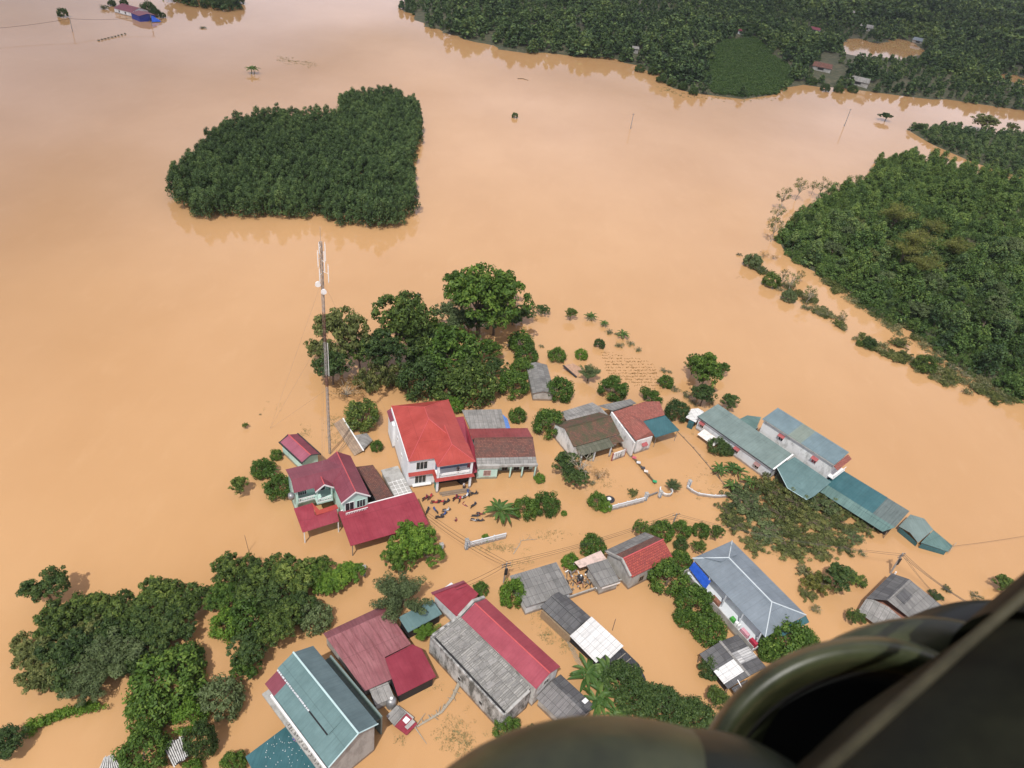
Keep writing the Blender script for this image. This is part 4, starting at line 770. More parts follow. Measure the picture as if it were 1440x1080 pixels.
b.part('lattice', DARK, m); b.box('frame', REDAWN, -0.1, 0.02, -0.14, 0.14, -1.5, 2.2); b.box('frame', REDAWN, b.L - 0.02, b.L + 0.1, -0.14, 0.14, -1.5, 2.2)

def long_house():
    b = Bld('long_house', 'long low white house with pale grey-green roof and red awnings over its windows', 'house', (980.7, 585.9), (1086.3, 660.4), (1110, 643), 3.6)
    L_, W_ = b.L, b.W; print('long', L_, W_)
    b.lpoly('roof', TEALP, [(0, 0, 3.7), (L_, 0, 3.7), (L_, W_, 4.7), (0.2, W_, 4.7)], 0.08); b.walls(LIGHTW, 0.35, [3.6, 3.6, 4.55, 4.55]); b.part('gutter', BLKM, MB().tube([(0, -0.1, 3.62), (L_, -0.1, 3.62)], 0.09, 6)); b.box('verge', WHITEP, L_, L_ + 0.12, 0, W_, 3.7, 3.95) if False else None
    b.lpoly('verge', WHITEP, [(L_, 0, 3.9), (L_ + 0.3, 0, 3.85), (L_ + 0.3, W_, 4.85), (L_, W_, 4.9)], 0.15)
    b.win('s', L_ * 0.08, 1.5, 0.9, 1.0, awn=REDAWN); b.win('s', L_ * 0.56, 1.3, 0.9, 1.0, awn=REDAWN); b.win('s', L_ * 0.83, 1.1, 0.9, 1.0, awn=plain('brown_awning', (0.3, 0.17, 0.16)))
    b.lpoly('canopy', plaster('grubby_white_sheet', (0.72, 0.68, 0.64), amt=0.5, thr=0.6, stain=(0.4, 0.2, 0.12)), [(L_ * 0.13, -2.3, 1.3), (L_ * 0.36, -2.3, 1.3), (L_ * 0.36, -0.1, 1.9), (L_ * 0.13, -0.1, 1.9)], 0.07)
long_house()
b = Bld('lean_to', 'small whitish sheet lean-to at the upper end of the long low white house', 'lean-to', (966, 590), (978, 595), (990, 577), 2.4)
b.poly('roof', WHITES, [(964.5, 587, 2.0), (978.5, 594, 2.2), (990, 579, 2.8), (982, 574, 2.6), (972, 575, 2.4)], 0.07); b.walls(TEALD, 0.4, 1.9)
b = Bld('green_shed', 'low weathered green sheet roof filling the gap behind the long house', 'shed', (1059.8, 610), (1070, 600), (1050, 584), 2.0)
b.poly('roof', TEALW, [(1034, 592, 1.8), (1050.7, 584, 2.3), (1070.5, 586.5, 2.4), (1060.5, 609.5, 2.2)], 0.07); b.walls(GREYW, x0=-0.2, x1=b.L - 0.3, y0=0.4, y1=b.W - 0.8, h=1.9)
def white_c():
    b = Bld('narrow_white_house', 'tall narrow stained white house with blue-grey roof and two red-awninged windows', 'house', (1072.8, 588.5), (1173.6, 653.5), (1193.5, 640.8), 7.2)
    L_, W_ = b.L, b.W; print('c', L_, W_); W2_ = W_
    A1 = sheet('slate_teal_sheet', (0.20, 0.29, 0.32), dirt=0.2); A2 = sheet('pale_lichen_sheet', (0.27, 0.33, 0.28), dirt=0.3)
    for x0, x1, mt in ((0, L_ * 0.37, A1), (L_ * 0.37, L_ * 0.55, A2), (L_ * 0.55, L_, A1)): b.lpoly('roof', mt, [(x0, -0.1, 7.25), (x1, -0.1, 7.25), (x1, W_, 8.0), (x0, W_, 8.0)], 0.08)
    b.walls(WHST, 0.3, [7.2, 7.2, 7.9, 7.9]); b.part('gutter', CONC, MB().box(0, L_, -0.2, 0.0, 6.95, 7.13))
    b.win('s', L_ * 0.3, 4.6, 1.0, 1.1, at=0.3, awn=REDAWN); b.win('s', L_ * 0.77, 4.4, 1.0, 1.1, at=0.3, awn=REDAWN, glass=REDAWN)
    b.lpoly('porch_roof', REDT, [(L_, -0.1, 6.9), (L_ + 1.1, -0.1, 6.5), (L_ + 1.1, W_, 6.9), (L_, W_, 7.4)], 0.12); m = MB()
    m.box(L_ - 0.28, L_ + 1.0, 0.2, W_ - 0.3, 3.6, 3.8); m.box(L_ + 0.9, L_ + 1.0, 0.2, W_ - 0.3, 4.6, 4.7); [m.box(L_ + 0.92, L_ + 0.98, 0.2 + k * 0.3, 0.28 + k * 0.3, 3.8, 4.6) for k in range(int((W_ - 0.6) / 0.3))]; b.part('balcony', WHITEP, m)
white_c()
b = Bld('teal_lean_to', 'pale teal lean-to roof below the tall narrow white house', 'lean-to', (1088, 660), (1143, 699), (1160, 678), 3.0)
L_, W_ = b.L, b.W; b.lpoly('roof', TEAL, [(0, 0.8, 3.3), (L_ * 0.5, -1.6, 2.3), (L_ * 0.95, -1.2, 2.4), (L_, 0.4, 3.0), (L_, W_, 4.0), (0.6, W_, 4.0)], 0.08); b.walls(GREENW, x0=0.6, x1=L_ - 0.4, y0=1.1, y1=W_, h=3.1); b.part('ridge_cap', CAPT, MB().tube([(0.1, 0.8, 3.34), (L_ * 0.5, -1.6, 2.34), (L_ * 0.95, -1.2, 2.44)], 0.07, 5))
b = Bld('teal_hall', 'long open hall with deep teal roof half and grey ribbed end half', 'shed', (1152, 684), (1253, 748), (1280.3, 722.4), 2.5)
L_, W_ = b.L, b.W; print('hall', L_, W_); xs = L_ * 0.7; yv = W_ * 0.22
b.lpoly('roof', TEALD, [(0.3, yv, 2.6), (xs, yv, 2.6), (xs, W_, 3.0), (0.3, W_, 3.0)], 0.08); b.lpoly('roof', TEALR, [(xs, yv, 2.55), (L_, yv, 2.55), (L_, W_, 2.95), (xs, W_, 2.95)], 0.08); b.lpoly('roof', TEALW, [(0.3, -0.4, 1.7), (L_ * 0.92, -0.4, 1.7), (L_, yv, 2.55), (0.3, yv, 2.58)], 0.08)
for k in range(7): b.post(0.6 + k * (L_ - 1.2) / 6, 0.2, 1.8, 0.08, WOOD)
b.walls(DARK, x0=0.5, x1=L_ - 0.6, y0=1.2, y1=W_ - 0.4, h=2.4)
b = Bld('sunken_shed', 'sinking shed of pale teal sheets with folded roof, last in the row at the water', 'shed', (1300, 755))
b.poly('roof', TEALP, [(1264, 740, 1.5), (1280.3, 723.3, 1.9), (1299.7, 729.2, 1.9), (1312.4, 744.7, 1.8), (1291, 763.2, 1.3), (1280, 749, 1.8)], 0.06); b.poly('roof', TEALW, [(1312.8, 745.2, 1.7), (1339.6, 767.5, 0.5), (1333, 776, 0.45), (1295, 763, 1.25)], 0.06)
m = MB()
for p, q2 in (((1265, 742), (1290, 764)), ((1295, 765), (1330, 776))):
    a, c = b.q(*p, 1.1), b.q(*q2, 0.9); d = (c - a).normalized(); n_ = Vector((-d.y, d.x, 0)) * 0.05; m.prism([(a + n_)[:2], (a - n_)[:2], (c - n_)[:2], (c + n_)[:2]], -1, [1.2, 1.2, 0.9, 0.9])
b.part('wall', TEALD, m); a = b.q(1340, 768, 0.4); b.part('pole', PALEBARK, MB().tube([b.q(1333, 778, 0.1), b.q(1345, 763, 0.9)], 0.05, 5))

def house_a():
    b = Bld('hipped_house', 'house with large blue-grey hipped roof and cluttered open veranda', 'house', (973.7, 785), (1076.2, 896), (1138.7, 870), 4.3)
    L_, W_ = b.L, b.W; r0 = b.q(1032.5, 786, 5.8); r1 = b.q(1083.8, 841, 5.8); print('A', L_, W_, r0, r1)
    b.hip(GREYB, 5.9, L_ * 0.2, L_ * 0.78, cap=CAPG, rw=0.12)
    b.lpoly('roof_vent', GREYB, [(L_ * 0.02, W_ * 0.1, 4.66), (L_ * 0.2, W_ * 0.32, 5.75), (L_ * 0.2, W_ * 0.72, 5.75), (L_ * 0.02, W_ * 0.9, 4.66)], 0.1)
    b.walls(LIGHTW, x0=0.6, x1=L_ - 0.6, y0=1.6, y1=W_ - 0.5, h=4.3)
    b.part('veranda', LIGHTW, MB().box(0.2, L_ - 0.4, -1.1, 1.58, -1.5, 0.9)); b.part('parapet', GREYW, MB().box(0.2, L_ - 0.4, -1.25, -1.1, -1.5, 1.8).box(0.2, 0.35, -1.1, 1.5, 0.9, 1.8))
    for k in range(5): b.post(0.5 + k * (L_ - 1.4) / 4, 0.15, 4.2, 0.09, LIGHTW, 'pillar', 0.9)
    b.part('tarpaulin', BLUE, MB().slab([(0.4, -0.4, 2.2), (5.0, -0.5, 1.6), (5.0, 0.1, 3.6), (0.5, 0.1, 3.9)], 0.04)); b.part('cupboard', RUST, MB().box(L_ * 0.38, L_ * 0.48, -0.9, -0.1, 0.9, 2.1)); 
    for nm, mt, x, w_ in (('crate', plain('green_crate', (0.08, 0.35, 0.06)), 0.64, 0.8), ('laundry', WHITEP, 0.7, 0.5), ('laundry', plain('pink_cloth', (0.6, 0.3, 0.35)), 0.78, 1.6), ('laundry', plain('red_cloth', (0.4, 0.03, 0.06)), 0.9, 1.3), ('laundry', WHITEP, 0.735, 0.3)): b.part(nm, mt, MB().box(L_ * x, L_ * x + w_, -0.6, 0.0, 0.9, 1.9))
    b.lpoly('rear_roof', TEALD, [(L_ + 0.02, W_ * 0.2, 3.9), (L_ + 0.9, W_ * 0.4, 3.2), (L_ + 0.9, W_ + 0.4, 3.2), (L_ + 0.02, W_, 4.2)], 0.06); b.win('w', W_ * 0.5, 1.5, 1.2, 1.2, at=0.6)
house_a()
b = Bld('patchwork_shed', 'open shed with dark grey sheets patched with white panels beside the blue-grey hipped house', 'shed', (983.7, 919.6), (1024, 969), (1083, 944), 2.2)
L_, W_ = b.L, b.W; print('24', L_, W_); zr = 2.9; f = 0.5; yr = W_ * f
for x0, x1, mt in ((0, L_ * 0.5, FIBD), (L_ * 0.5, L_ * 0.86, WHITES), (L_ * 0.86, L_, FIBD)): b.lpoly('roof', mt, [(x0, 0, 2.2), (x1, 0, 2.2), (x1, yr, zr), (x0, yr, zr)])
for x0, x1, mt in ((0, L_ * 0.36, FIBD), (L_ * 0.36, L_ * 0.68, STRIPE), (L_ * 0.68, L_, FIBD)): b.lpoly('roof', mt, [(x0, yr, zr), (x1, yr, zr), (x1, W_, 2.2), (x0, W_, 2.2)])
b.part('ridge_cap', FIBL, MB().box(-0.1, L_ + 0.1, yr - 0.22, yr + 0.22, zr + 0.01, zr + 0.06)); b.walls(DARK, 0.8, 2.1)
for x in (0.2, L_ - 0.2):
    for y in (0.2, W_ - 0.2): b.post(x, y, 2.1, 0.08, WOOD)
b.lpoly('canopy', FIBD, [(L_ + 0.02, 0.8, 1.9), (L_ + 1.8, 0.8, 1.5), (L_ + 1.8, W_ * 0.5, 1.5), (L_ + 0.02, W_ * 0.5, 1.9)], 0.06); b.part('pole', WHITEP, MB().tube([(L_ - 0.3, 2.0, 2.9), (L_ + 1.8, 2.2, 1.7)], 0.09, 6))

b = Bld('grey_house', 'old grey sheet-roofed house at the right with torn ridge and bleached lower roof', 'house', (1240, 845))
b.poly('roof', FIBD, [(1254, 806, 2.7), (1279, 814.5, 3.7), (1248, 844, 3.7), (1219, 841, 2.6)], 0.08); b.poly('roof', FIB, [(1279, 814.5, 3.7), (1288, 822, 3.4), (1345, 868, 1.9), (1310, 893, 1.9), (1248, 844, 3.7)], 0.08); b.poly('roof', FIBD, [(1260, 838, 3.75), (1272, 827, 3.75), (1284, 838, 3.3), (1272, 850, 3.3)], 0.05)
b.poly('lower_roof', STRIPE if False else FIBL, [(1220, 839, 2.4), (1249, 853, 2.5), (1285, 884, 2.2), (1240, 884, 1.3), (1206, 860, 1.4)], 0.07)
pts = [b.q(1254, 808, 2.6), b.q(1280, 822, 2.6), b.q(1338, 872, 1.8), b.q(1305, 890, 1.8), b.q(1240, 876, 1.2), b.q(1212, 856, 1.3)]; b.part('wall', RUST, MB().prism([p[:2] for p in pts], -1.5, [2.5, 2.9, 1.7, 1.7, 1.2, 1.3]))

def house26():
    b = Bld('red_tiled_house', 'grey-walled house with vivid red tiled front slope and grey patched rear slope', 'house', (888.8, 812.5), (946.3, 783.8), (908, 749), 3.6)
    L_, W_ = b.L, b.W; r = b.q(880, 783.8, 5.2); print('26', L_, W_, r); yr = min(r.y, W_ * 0.55); zr = 5.2; ym = yr + (W_ - yr) * 0.5; zm = zr - (zr - 3.3) * 0.5
    b.gable(REDT2, zr, fr=yr / W_, ze2=3.3, mat2=BRTILE, wall=GREYW, i=0.2, t=0.12); b.lpoly('roof_patch', FIB, [(-0.3, ym, zm + 0.12), (L_ * 0.97, ym, zm + 0.12), (L_ * 0.97, W_ + 0.4, 3.2), (-0.3, W_ + 0.4, 3.2)], 0.08)
    b.part('gable_cap', CONC, MB().slab([(-0.3, 0.2, 3.9), (0.05, 0.2, 3.9), (0.05, yr, 5.45), (-0.3, yr, 5.45)], 0.35).slab([(-0.3, yr, 5.45), (0.05, yr, 5.45), (0.05, W_, 3.5), (-0.3, W_, 3.5)], 0.35)); b.part('ridge_cap', CAPR, MB().tube([(0, yr, zr + 0.05), (L_, yr, zr + 0.05)], 0.13, 6))
    b.win('s', L_ * 0.3, 0.8, 0.9, 1.3, at=0.2, frame=WOOD, glass=DARK); b.win('s', L_ * 0.62, 0.8, 0.9, 1.3, at=0.2, frame=WOOD, glass=DARK)
house26()
b = Bld('grey_shed', 'small slanting grey sheet roof against the gable of the vivid red tiled house', 'shed', (845, 823.8), (872.5, 815), (860, 785), 2.8)
b.lpoly('roof', FIB, [(0, 0, 2.4), (b.L, 0, 2.4), (b.L, b.W, 3.0), (-0.3, b.W, 3.0)], 0.08); b.walls(GREYW, 0.2, 2.3); b.lpoly('rear_strip', plaster('pinkish_sheet', (0.6, 0.46, 0.4), amt=0.5), [(-1.5, b.W + 0.1, 2.6), (b.L, b.W + 0.1, 2.8), (b.L, b.W + 2.2, 2.8), (-1.8, b.W + 1.6, 2.6)], 0.06); b.part('hem', WHITEP, MB().slab([(0.3, -0.1, 1.9), (b.L, -0.1, 1.9), (b.L, -0.12, 2.3), (0.3, -0.12, 2.3)], 0.04))
b = Bld('grey_shed', 'broad grey fibre-sheet roof on pale walls beside the power pole', 'shed', (740, 853), (806, 832), (780, 793), 2.9)
b.lpoly('roof', FIB, [(0, 0, 2.7), (b.L, 0, 2.7), (b.L, b.W, 3.3), (-0.2, b.W, 3.3)], 0.09); b.walls(LIGHTW, 0.35, [2.7, 2.7, 3.2, 3.2])
b = Bld('long_shed', 'long patched shed: dark grey gable, white panels in the middle, black sheets at the end', 'shed', (759.8, 853), (872, 957), (905, 934), 2.6)
L_, W_ = b.L, b.W; print('29', L_, W_); s1 = L_ * 0.40; s2 = L_ * 0.80; yr = W_ * 0.52
b.lpoly('roof', FIBD, [(0, 0, 2.6), (s1, 0, 2.6), (s1, yr, 3.3), (0, yr, 3.3)]); b.lpoly('roof', FIBD, [(0, yr, 3.3), (s1, yr, 3.3), (s1, W_, 2.6), (0, W_, 2.6)]); b.part('ridge_cap', FIBD, MB().box(0, s1, yr - 0.2, yr + 0.2, 3.3, 3.38)); b.lpoly('roof', WHITES, [(s1, -0.2, 2.5), (s2 - 1.0, -0.4, 2.3), (s2 - 1.0, W_ * 0.35, 2.5), (s2, W_ * 0.35, 2.5), (s2, W_, 2.7), (s1, W_, 2.9)], 0.08)
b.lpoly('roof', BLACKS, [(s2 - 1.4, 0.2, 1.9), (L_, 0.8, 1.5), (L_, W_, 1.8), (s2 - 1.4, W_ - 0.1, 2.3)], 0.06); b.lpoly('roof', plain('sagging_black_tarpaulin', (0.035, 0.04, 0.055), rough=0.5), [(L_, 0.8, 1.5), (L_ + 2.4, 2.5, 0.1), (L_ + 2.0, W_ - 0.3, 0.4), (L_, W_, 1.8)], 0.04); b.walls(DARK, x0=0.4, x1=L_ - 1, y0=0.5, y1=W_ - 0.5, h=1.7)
b.walls(plain('brown_plank_wall', (0.3, 0.22, 0.14), scale=4), x0=0.3, x1=s1, y0=0.1, y1=0.4, h=1.9)
for k in range(3): b.part('batten', PALEBARK, MB().tube([(s2 + 0.6 + k * 1.1, 0.8, 1.95 - 0.06 * k), (s2 + 0.9 + k * 1.1, W_ - 0.5, 2.25 - 0.08 * k)], 0.05, 5))
b = Bld('crimson_shed', 'square flat crimson roof behind the long red gabled house', 'shed', (606, 833), (644.3, 869.2), (673, 835), 3.4)
b.poly('roof', CRIM, [(606, 833, 3.2), (644.3, 869.2, 3.2), (673, 835, 3.6), (651.8, 816, 3.5)]); b.walls(LIGHTW, x0=0.5, x1=b.L - 0.4, y0=0.5, y1=b.W - 1.6, h=3.1); b.part('gutter', CRIM2, MB().slab([b.q(606, 833, 3.28), b.q(608, 836.5, 3.35), b.q(654, 819, 3.65), b.q(651.8, 816, 3.55)], 0.05))
def long_red():
    b = Bld('long_red_house', 'long narrow house with crimson gable roof and weathered pale walls', 'house', (648.6, 868.2), (754, 969.3), (788, 937.4), 5.2)
    L_, W_ = b.L, b.W; print('31', L_, W_)
    b.gable(sheet('rose_red_sheet', (0.40, 0.065, 0.095), dirt=0.1), 6.3, fr=0.52, wall=plaster('weathered_white_wall', (0.58, 0.57, 0.54), amt=0.8, thr=0.5, stain=(0.2, 0.19, 0.17)), cap=CAPR, mat2=sheet('deep_rose_sheet', (0.38, 0.05, 0.07), dirt=0.2), i=0.25)
    b.part('parapet', CONC, MB().slab([(-0.7, -0.1, 5.2), (-0.2, -0.1, 5.2), (-0.2, W_ * 0.52, 6.5), (-0.7, W_ * 0.52, 6.5)], 0.5).slab([(-0.7, W_ * 0.52, 6.5), (-0.2, W_ * 0.52, 6.5), (-0.2, W_ + 0.1, 5.2), (-0.7, W_ + 0.1, 5.2)], 0.5))
    for x in (0.12, 0.46): b.win('s', L_ * x, 4.0, 1.5, 0.6, at=0.25, frame=CONC, glass=DARK, bars=4)
    b.win('e', W_ * 0.5, 3.4, 0.9, 1.0, at=L_ - 0.25, frame=CONC, glass=DARK)
long_red()
def loose():
    b = Bld('warehouse', 'long grey store under rows of loose fibre sheets with mouldy blotched walls', 'warehouse', (610, 897), (710.3, 1004.5), (746.5, 970.4), 4.3)
    L_, W_ = b.L, b.W; print('32', L_, W_)
    b.lpoly('roof', LOOSE, [(-0.2, 0.5, 4.2), (L_ - 0.3, 0.5, 4.2), (L_ - 0.3, W_, 4.8), (-0.2, W_, 4.8)], 0.1)
    m = MB(); rr = random.Random(3)
    for k in range(46):                     # sheets lying askew over the first course
        x = rr.uniform(0, L_ - 1.5); y = rr.choice([0.5, 1.9, 3.3, 4.6]) + rr.uniform(-0.15, 0.15); z = 4.24 + 0.6 * (y - 0.5) / (W_ - 0.5); w_ = 0.6; a = rr.uniform(-0.08, 0.08)
        if y + 1.4 < W_ + 0.2: m.slab([(x, y, z + 0.04), (x + w_, y + a, z + 0.05), (x + w_ - a, y + 1.4, z + 0.2), (x - a, y + 1.4, z + 0.19)], 0.03)
    b.part('loose_sheet', FIBL, m); b.part('wall', BLOTCH, MB().prism([(-0.5, -0.3), (L_, -0.3), (L_, -0.02), (-0.5, -0.02)], -1.5, 4.3).prism([(-0.5, -0.02), (-0.1, -0.02), (-0.1, W_), (-0.5, W_)], -1.5, 4.7)); b.part('wall', BLOTCH, MB().prism([(0, 0.5), (L_ - 0.5, 0.5), (L_ - 0.5, W_ - 0.2), (0, W_ - 0.2)], -1.5, [4.0, 4.0, 4.6, 4.6]))
    b.box('gutter', BLKM, 0, L_ - 0.1, -0.01, 0.48, 3.2, 3.9); b.win('s', L_ * 0.42, 1.4, 0.6, 0.8, at=-0.3, frame=CONC, glass=DARK, bars=0); b.win('s', L_ * 0.72, 1.2, 0.6, 0.8, at=-0.3, frame=CONC, glass=DARK, bars=0)
    b.lpoly('parapet', CONC, [(L_ - 0.28, 0.3, 4.35), (L_ + 0.1, 0.3, 4.35), (L_ + 0.1, W_ * 0.9, 5.0), (L_ - 0.28, W_ * 0.9, 5.0)], 0.25); b.part('wall', BLOTCH, MB().prism([(L_ - 0.3, -0.02), (L_ - 0.02, -0.02), (L_ - 0.02, W_ - 0.3), (L_ - 0.3, W_ - 0.3)], -1.5, [3.9, 3.9, 4.4, 4.4]))
loose()
b = Bld('grey_shed', 'low grey ribbed shed in two slopes stretching past the end of the long crimson house', 'shed', (753.4, 981), (800, 1026), (849, 1004), 2.2)
b.gable(LOOSE if False else fibro('mid_grey_sheets', (0.25, 0.24, 0.235), (0.16, 0.155, 0.15), sw=0.7), 2.8, fr=0.6, wall=GREYW, x1=b.L * 1.05, mat2=FIBD); b.part('patch', WHITEP, MB().slab([(b.L * 0.78, b.W * 0.8, 2.62), (b.L * 0.88, b.W * 0.8, 2.62), (b.L * 0.88, b.W * 0.97, 2.4), (b.L * 0.78, b.W * 0.97, 2.4)], 0.05))

b = Bld('faded_red_shed', 'big low shed of faded pinkish red sheets with dirty seams, left of the crimson lean-to', 'shed', (512.6, 972), (553, 953.7), (537, 852), 2.6)
b.poly('roof', FADED, [(460, 898, 2.85), (546, 860, 2.85), (578, 905.6, 2.6), (541, 924, 2.55)], 0.08); b.poly('roof', FADED, [(460, 898, 2.85), (541, 924, 2.55), (553.3, 953.7, 2.4), (512.6, 972, 2.4)], 0.08); b.poly('roof', sheet('dull_plum_sheet', (0.25, 0.08, 0.09), dirt=0.6), [(454.4, 890.6, 2.45), (537, 852, 2.45), (546, 860, 2.85), (460, 898, 2.85)], 0.08)
pts = [b.q(459, 895, 2.4), b.q(513, 967, 2.4), b.q(550, 951, 2.4), b.q(541, 921, 2.4), b.q(574, 905, 2.4), b.q(536, 857, 2.4)]; b.part('wall', GREYW, MB().prism([p[:2] for p in pts], -1.5, 2.2))
m = MB()
for k in range(7):
    a = b.q(468 + 12.2 * k, 894 - 5.4 * k, 2.9); c = b.q(468 + 12.2 * k + 33, 894 - 5.4 * k + 45, 2.68)
    m.tube([a + Vector((0, 0, .02)), c], 0.06, 4)
b.part('roof_seam', FADED, m)
b = Bld('crimson_lean_to', 'deep crimson roof panel joined to the corner of the faded red shed', 'lean-to', (560, 979), (613, 952), (592, 912), 2.5)
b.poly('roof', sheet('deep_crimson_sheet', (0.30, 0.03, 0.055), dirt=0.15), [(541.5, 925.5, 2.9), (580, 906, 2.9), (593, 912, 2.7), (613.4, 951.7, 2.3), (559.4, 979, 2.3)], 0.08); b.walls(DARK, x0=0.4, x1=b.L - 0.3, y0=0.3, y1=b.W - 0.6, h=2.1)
b = Bld('grey_lean_to', 'short grey corrugated roof between the faded red shed and the steel tank', 'lean-to', (527.9, 991.4), (554.4, 980), (545, 960), 2.0)
b.lpoly('roof', FIBL, [(0, 0, 1.9), (b.L, 0, 1.9), (b.L, b.W, 2.2), (0, b.W, 2.2)], 0.06); b.walls(GREYW, 0.2, 1.8)
b = Bld('teal_shed', 'teal sheet roof under the feathery tree, between the red roofs', 'shed', (574, 889), (622, 863), (604, 846), 2.4)
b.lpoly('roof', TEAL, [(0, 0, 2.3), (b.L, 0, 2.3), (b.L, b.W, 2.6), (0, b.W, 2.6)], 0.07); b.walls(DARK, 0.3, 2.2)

def teal_b():
    b = Bld('tall_teal_house', 'tall house with large teal gable roof and bare grey end wall at bottom left', 'house', (374.3, 960.4), (460.8, 1076), (530.8, 1018.7), 7.0)
    L_, W_ = b.L, b.W; r = b.q(502.6, 1029.4, 9.0); sl_ = b.q(457.9, 1031.4, 7.7); print('B', L_, W_, r, sl_, b.q(371.4, 923.5, 7.7)); yr = W_ * 0.60; ys = W_ * 0.27; zr = 8.8; z0 = 6.2; zs = z0 + (zr - z0) * ys / yr; xo = -0.6
    b.lpoly('roof', TEAL, [(xo, ys, zs + 0.2), (L_ * 0.8, ys, zs + 0.2), (L_ * 0.8, yr, zr), (xo, yr, zr)]); b.lpoly('roof', TEAL, [(L_ * 0.8, 0.02, z0 + .02), (L_, 0.02, z0 + .02), (L_, yr, zr), (L_ * 0.8, yr, zr)]); b.lpoly('roof', TEAL, [(L_ * 0.13, 0, z0 - 0.03), (L_ * 0.8, 0, z0 - 0.03), (L_ * 0.8, ys + 0.1, zs), (L_ * 0.13, ys + 0.1, zs)]); b.lpoly('roof', CRIM2, [(-0.5, 0, z0 - 0.04), (L_ * 0.13 - 0.01, 0, z0 - 0.04), (L_ * 0.13 - 0.01, ys + 0.1, zs - 0.02), (-0.5, ys + 0.1, zs - 0.02)])
    b.lpoly('roof', sheet('slate_green_sheet', (0.13, 0.2, 0.21), dirt=0.3), [(xo, yr, zr), (L_, yr, zr), (L_, W_, 7.3), (xo, W_, 7.3)])
    b.part('ridge_cap', CAPT, MB().tube([(xo, yr, zr + 0.05), (L_, yr, zr + 0.05)], 0.14, 6)); b.part('verge', CAPT, MB().tube([(L_ + 0.02, 0.1, z0 + 0.1), (L_ + 0.02, yr, zr + 0.05), (L_ + 0.02, W_, 7.35)], 0.09, 5))
    pr = [(0.35, -1.5), (W_ - 0.3, -1.5), (W_ - 0.3, 7.2), (yr, zr - 0.15), (0.35, z0 + (zr - z0) * 0.35 / yr - 0.2)]
    b.part('wall', GREYW, MB().add([(0, a, c) for a, c in pr] + [(L_ - 0.4, a, c) for a, c in pr], [(4, 3, 2, 1, 0), (5, 6, 7, 8, 9)] + [(k, (k + 1) % 5, 5 + (k + 1) % 5, 5 + k) for k in range(5)]))
    b.part('parapet', WHITEP, MB().box(L_ * 0.1, L_, -0.35, -0.1, 5.6, 6.25)); m = MB(); rr = random.Random(5); x = -0.4
    while x < L_ * 0.5: d_ = rr.uniform(0.15, 0.5); m.box(x, x + d_ * 0.7, ys - 0.2, ys - 0.02, zs + 0.02, zs + rr.uniform(0.1, 0.25)); x += d_
    b.part('eaves_mortar', LIGHTW, m); b.part('slit', DARK, MB().box(L_ * 0.45, L_ * 0.79, ys - 0.16, ys - 0.01, zs - 0.1, zs + 0.06)); m = MB(); m = MB()
    for k in range(40): x = rr.uniform(L_ * 0.42, L_ * 0.95); s_ = rr.uniform(0.1, 0.3); m.box(x, x + s_, -0.75 + rr.random() * 0.3, -0.4 + rr.random() * 0.1, 5.2, 5.5 + rr.random() * 0.5)
    b.part('clutter', GREYW, m); b.part('ledge', CONC, MB().box(0, L_, -0.8, 0.34, 4.9, 5.2))
    b.part('side_roof', GREENW, MB().slab([(0.8, W_ + 0.1, 4.6), (L_ - 1.6, W_ + 0.1, 4.6), (L_ - 1.6, W_ + 1.7, 4.4), (0.8, W_ + 1.7, 4.4)], 0.1)); b.part('side_parapet', TEALP, MB().box(0.8, L_ - 1.6, W_ + 1.7, W_ + 1.95, -1.5, 4.7)); b.win('e', W_ * 0.15, 1.0, 1.0, 2.0, at=L_ - 0.4, frame=CONC, glass=DARK)
teal_b()
b = Bld('teal_awning', 'wide deep teal roof spotted with litter, at the bottom edge below the tall teal house', 'awning', (404.4, 1019.7))
b.poly('roof', TEALD, [(404.4, 1019.7, 3.0), (345, 1064, 2.8), (372, 1115, 2.8), (470, 1130, 3.0), (464, 1092, 3.0)], 0.08); m = MB(); rr = random.Random(9)
for k in range(60): p = b.q(rr.uniform(372, 435), rr.uniform(1035, 1090), 2.93); m.box(p.x, p.x + rr.uniform(0.03, 0.09), p.y, p.y + rr.uniform(0.03, 0.09), 2.86, 3.0 + rr.random() * 0.06)
b.part('litter', WHITEP, m)
for p in ((350, 1064), (404, 1024)): c = b.q(*p, 2.8); b.post(c.x, c.y, 2.75, 0.08, STEEL)
b = Bld('raft_shed', 'tiny hut roof half grey sheet, half crimson with pale boards, drifting by the steel tank', 'hut', (554, 1020), (572, 1034), (587, 1018), 0.9)
b.poly('roof', FIBL, [(543, 1006.7, 1.1), (558.4, 991.4, 1.1), (571.7, 1002.6, 1.0), (554.4, 1021, 1.0)], 0.06); b.poly('roof', CRIM, [(554.8, 1021.3, 0.9), (572, 1003, 0.9), (587, 1018, 0.7), (571.7, 1034, 0.7)], 0.06); b.poly('board', WHITEP, [(566, 1013, 1.05), (571, 1007, 1.05), (577, 1012, 1.0), (571, 1018, 1.0)], 0.05); b.poly('board', CONC, [(569, 1022, 0.98), (580, 1011, 0.98), (584, 1015, 0.9), (573, 1026, 0.9)], 0.05); a = b.q(565, 1012, 0); b.part('wall', GREYW, MB().box(a.x - 1.6, a.x + 1.4, a.y - 1.2, a.y + 1.0, -1.5, 0.75))
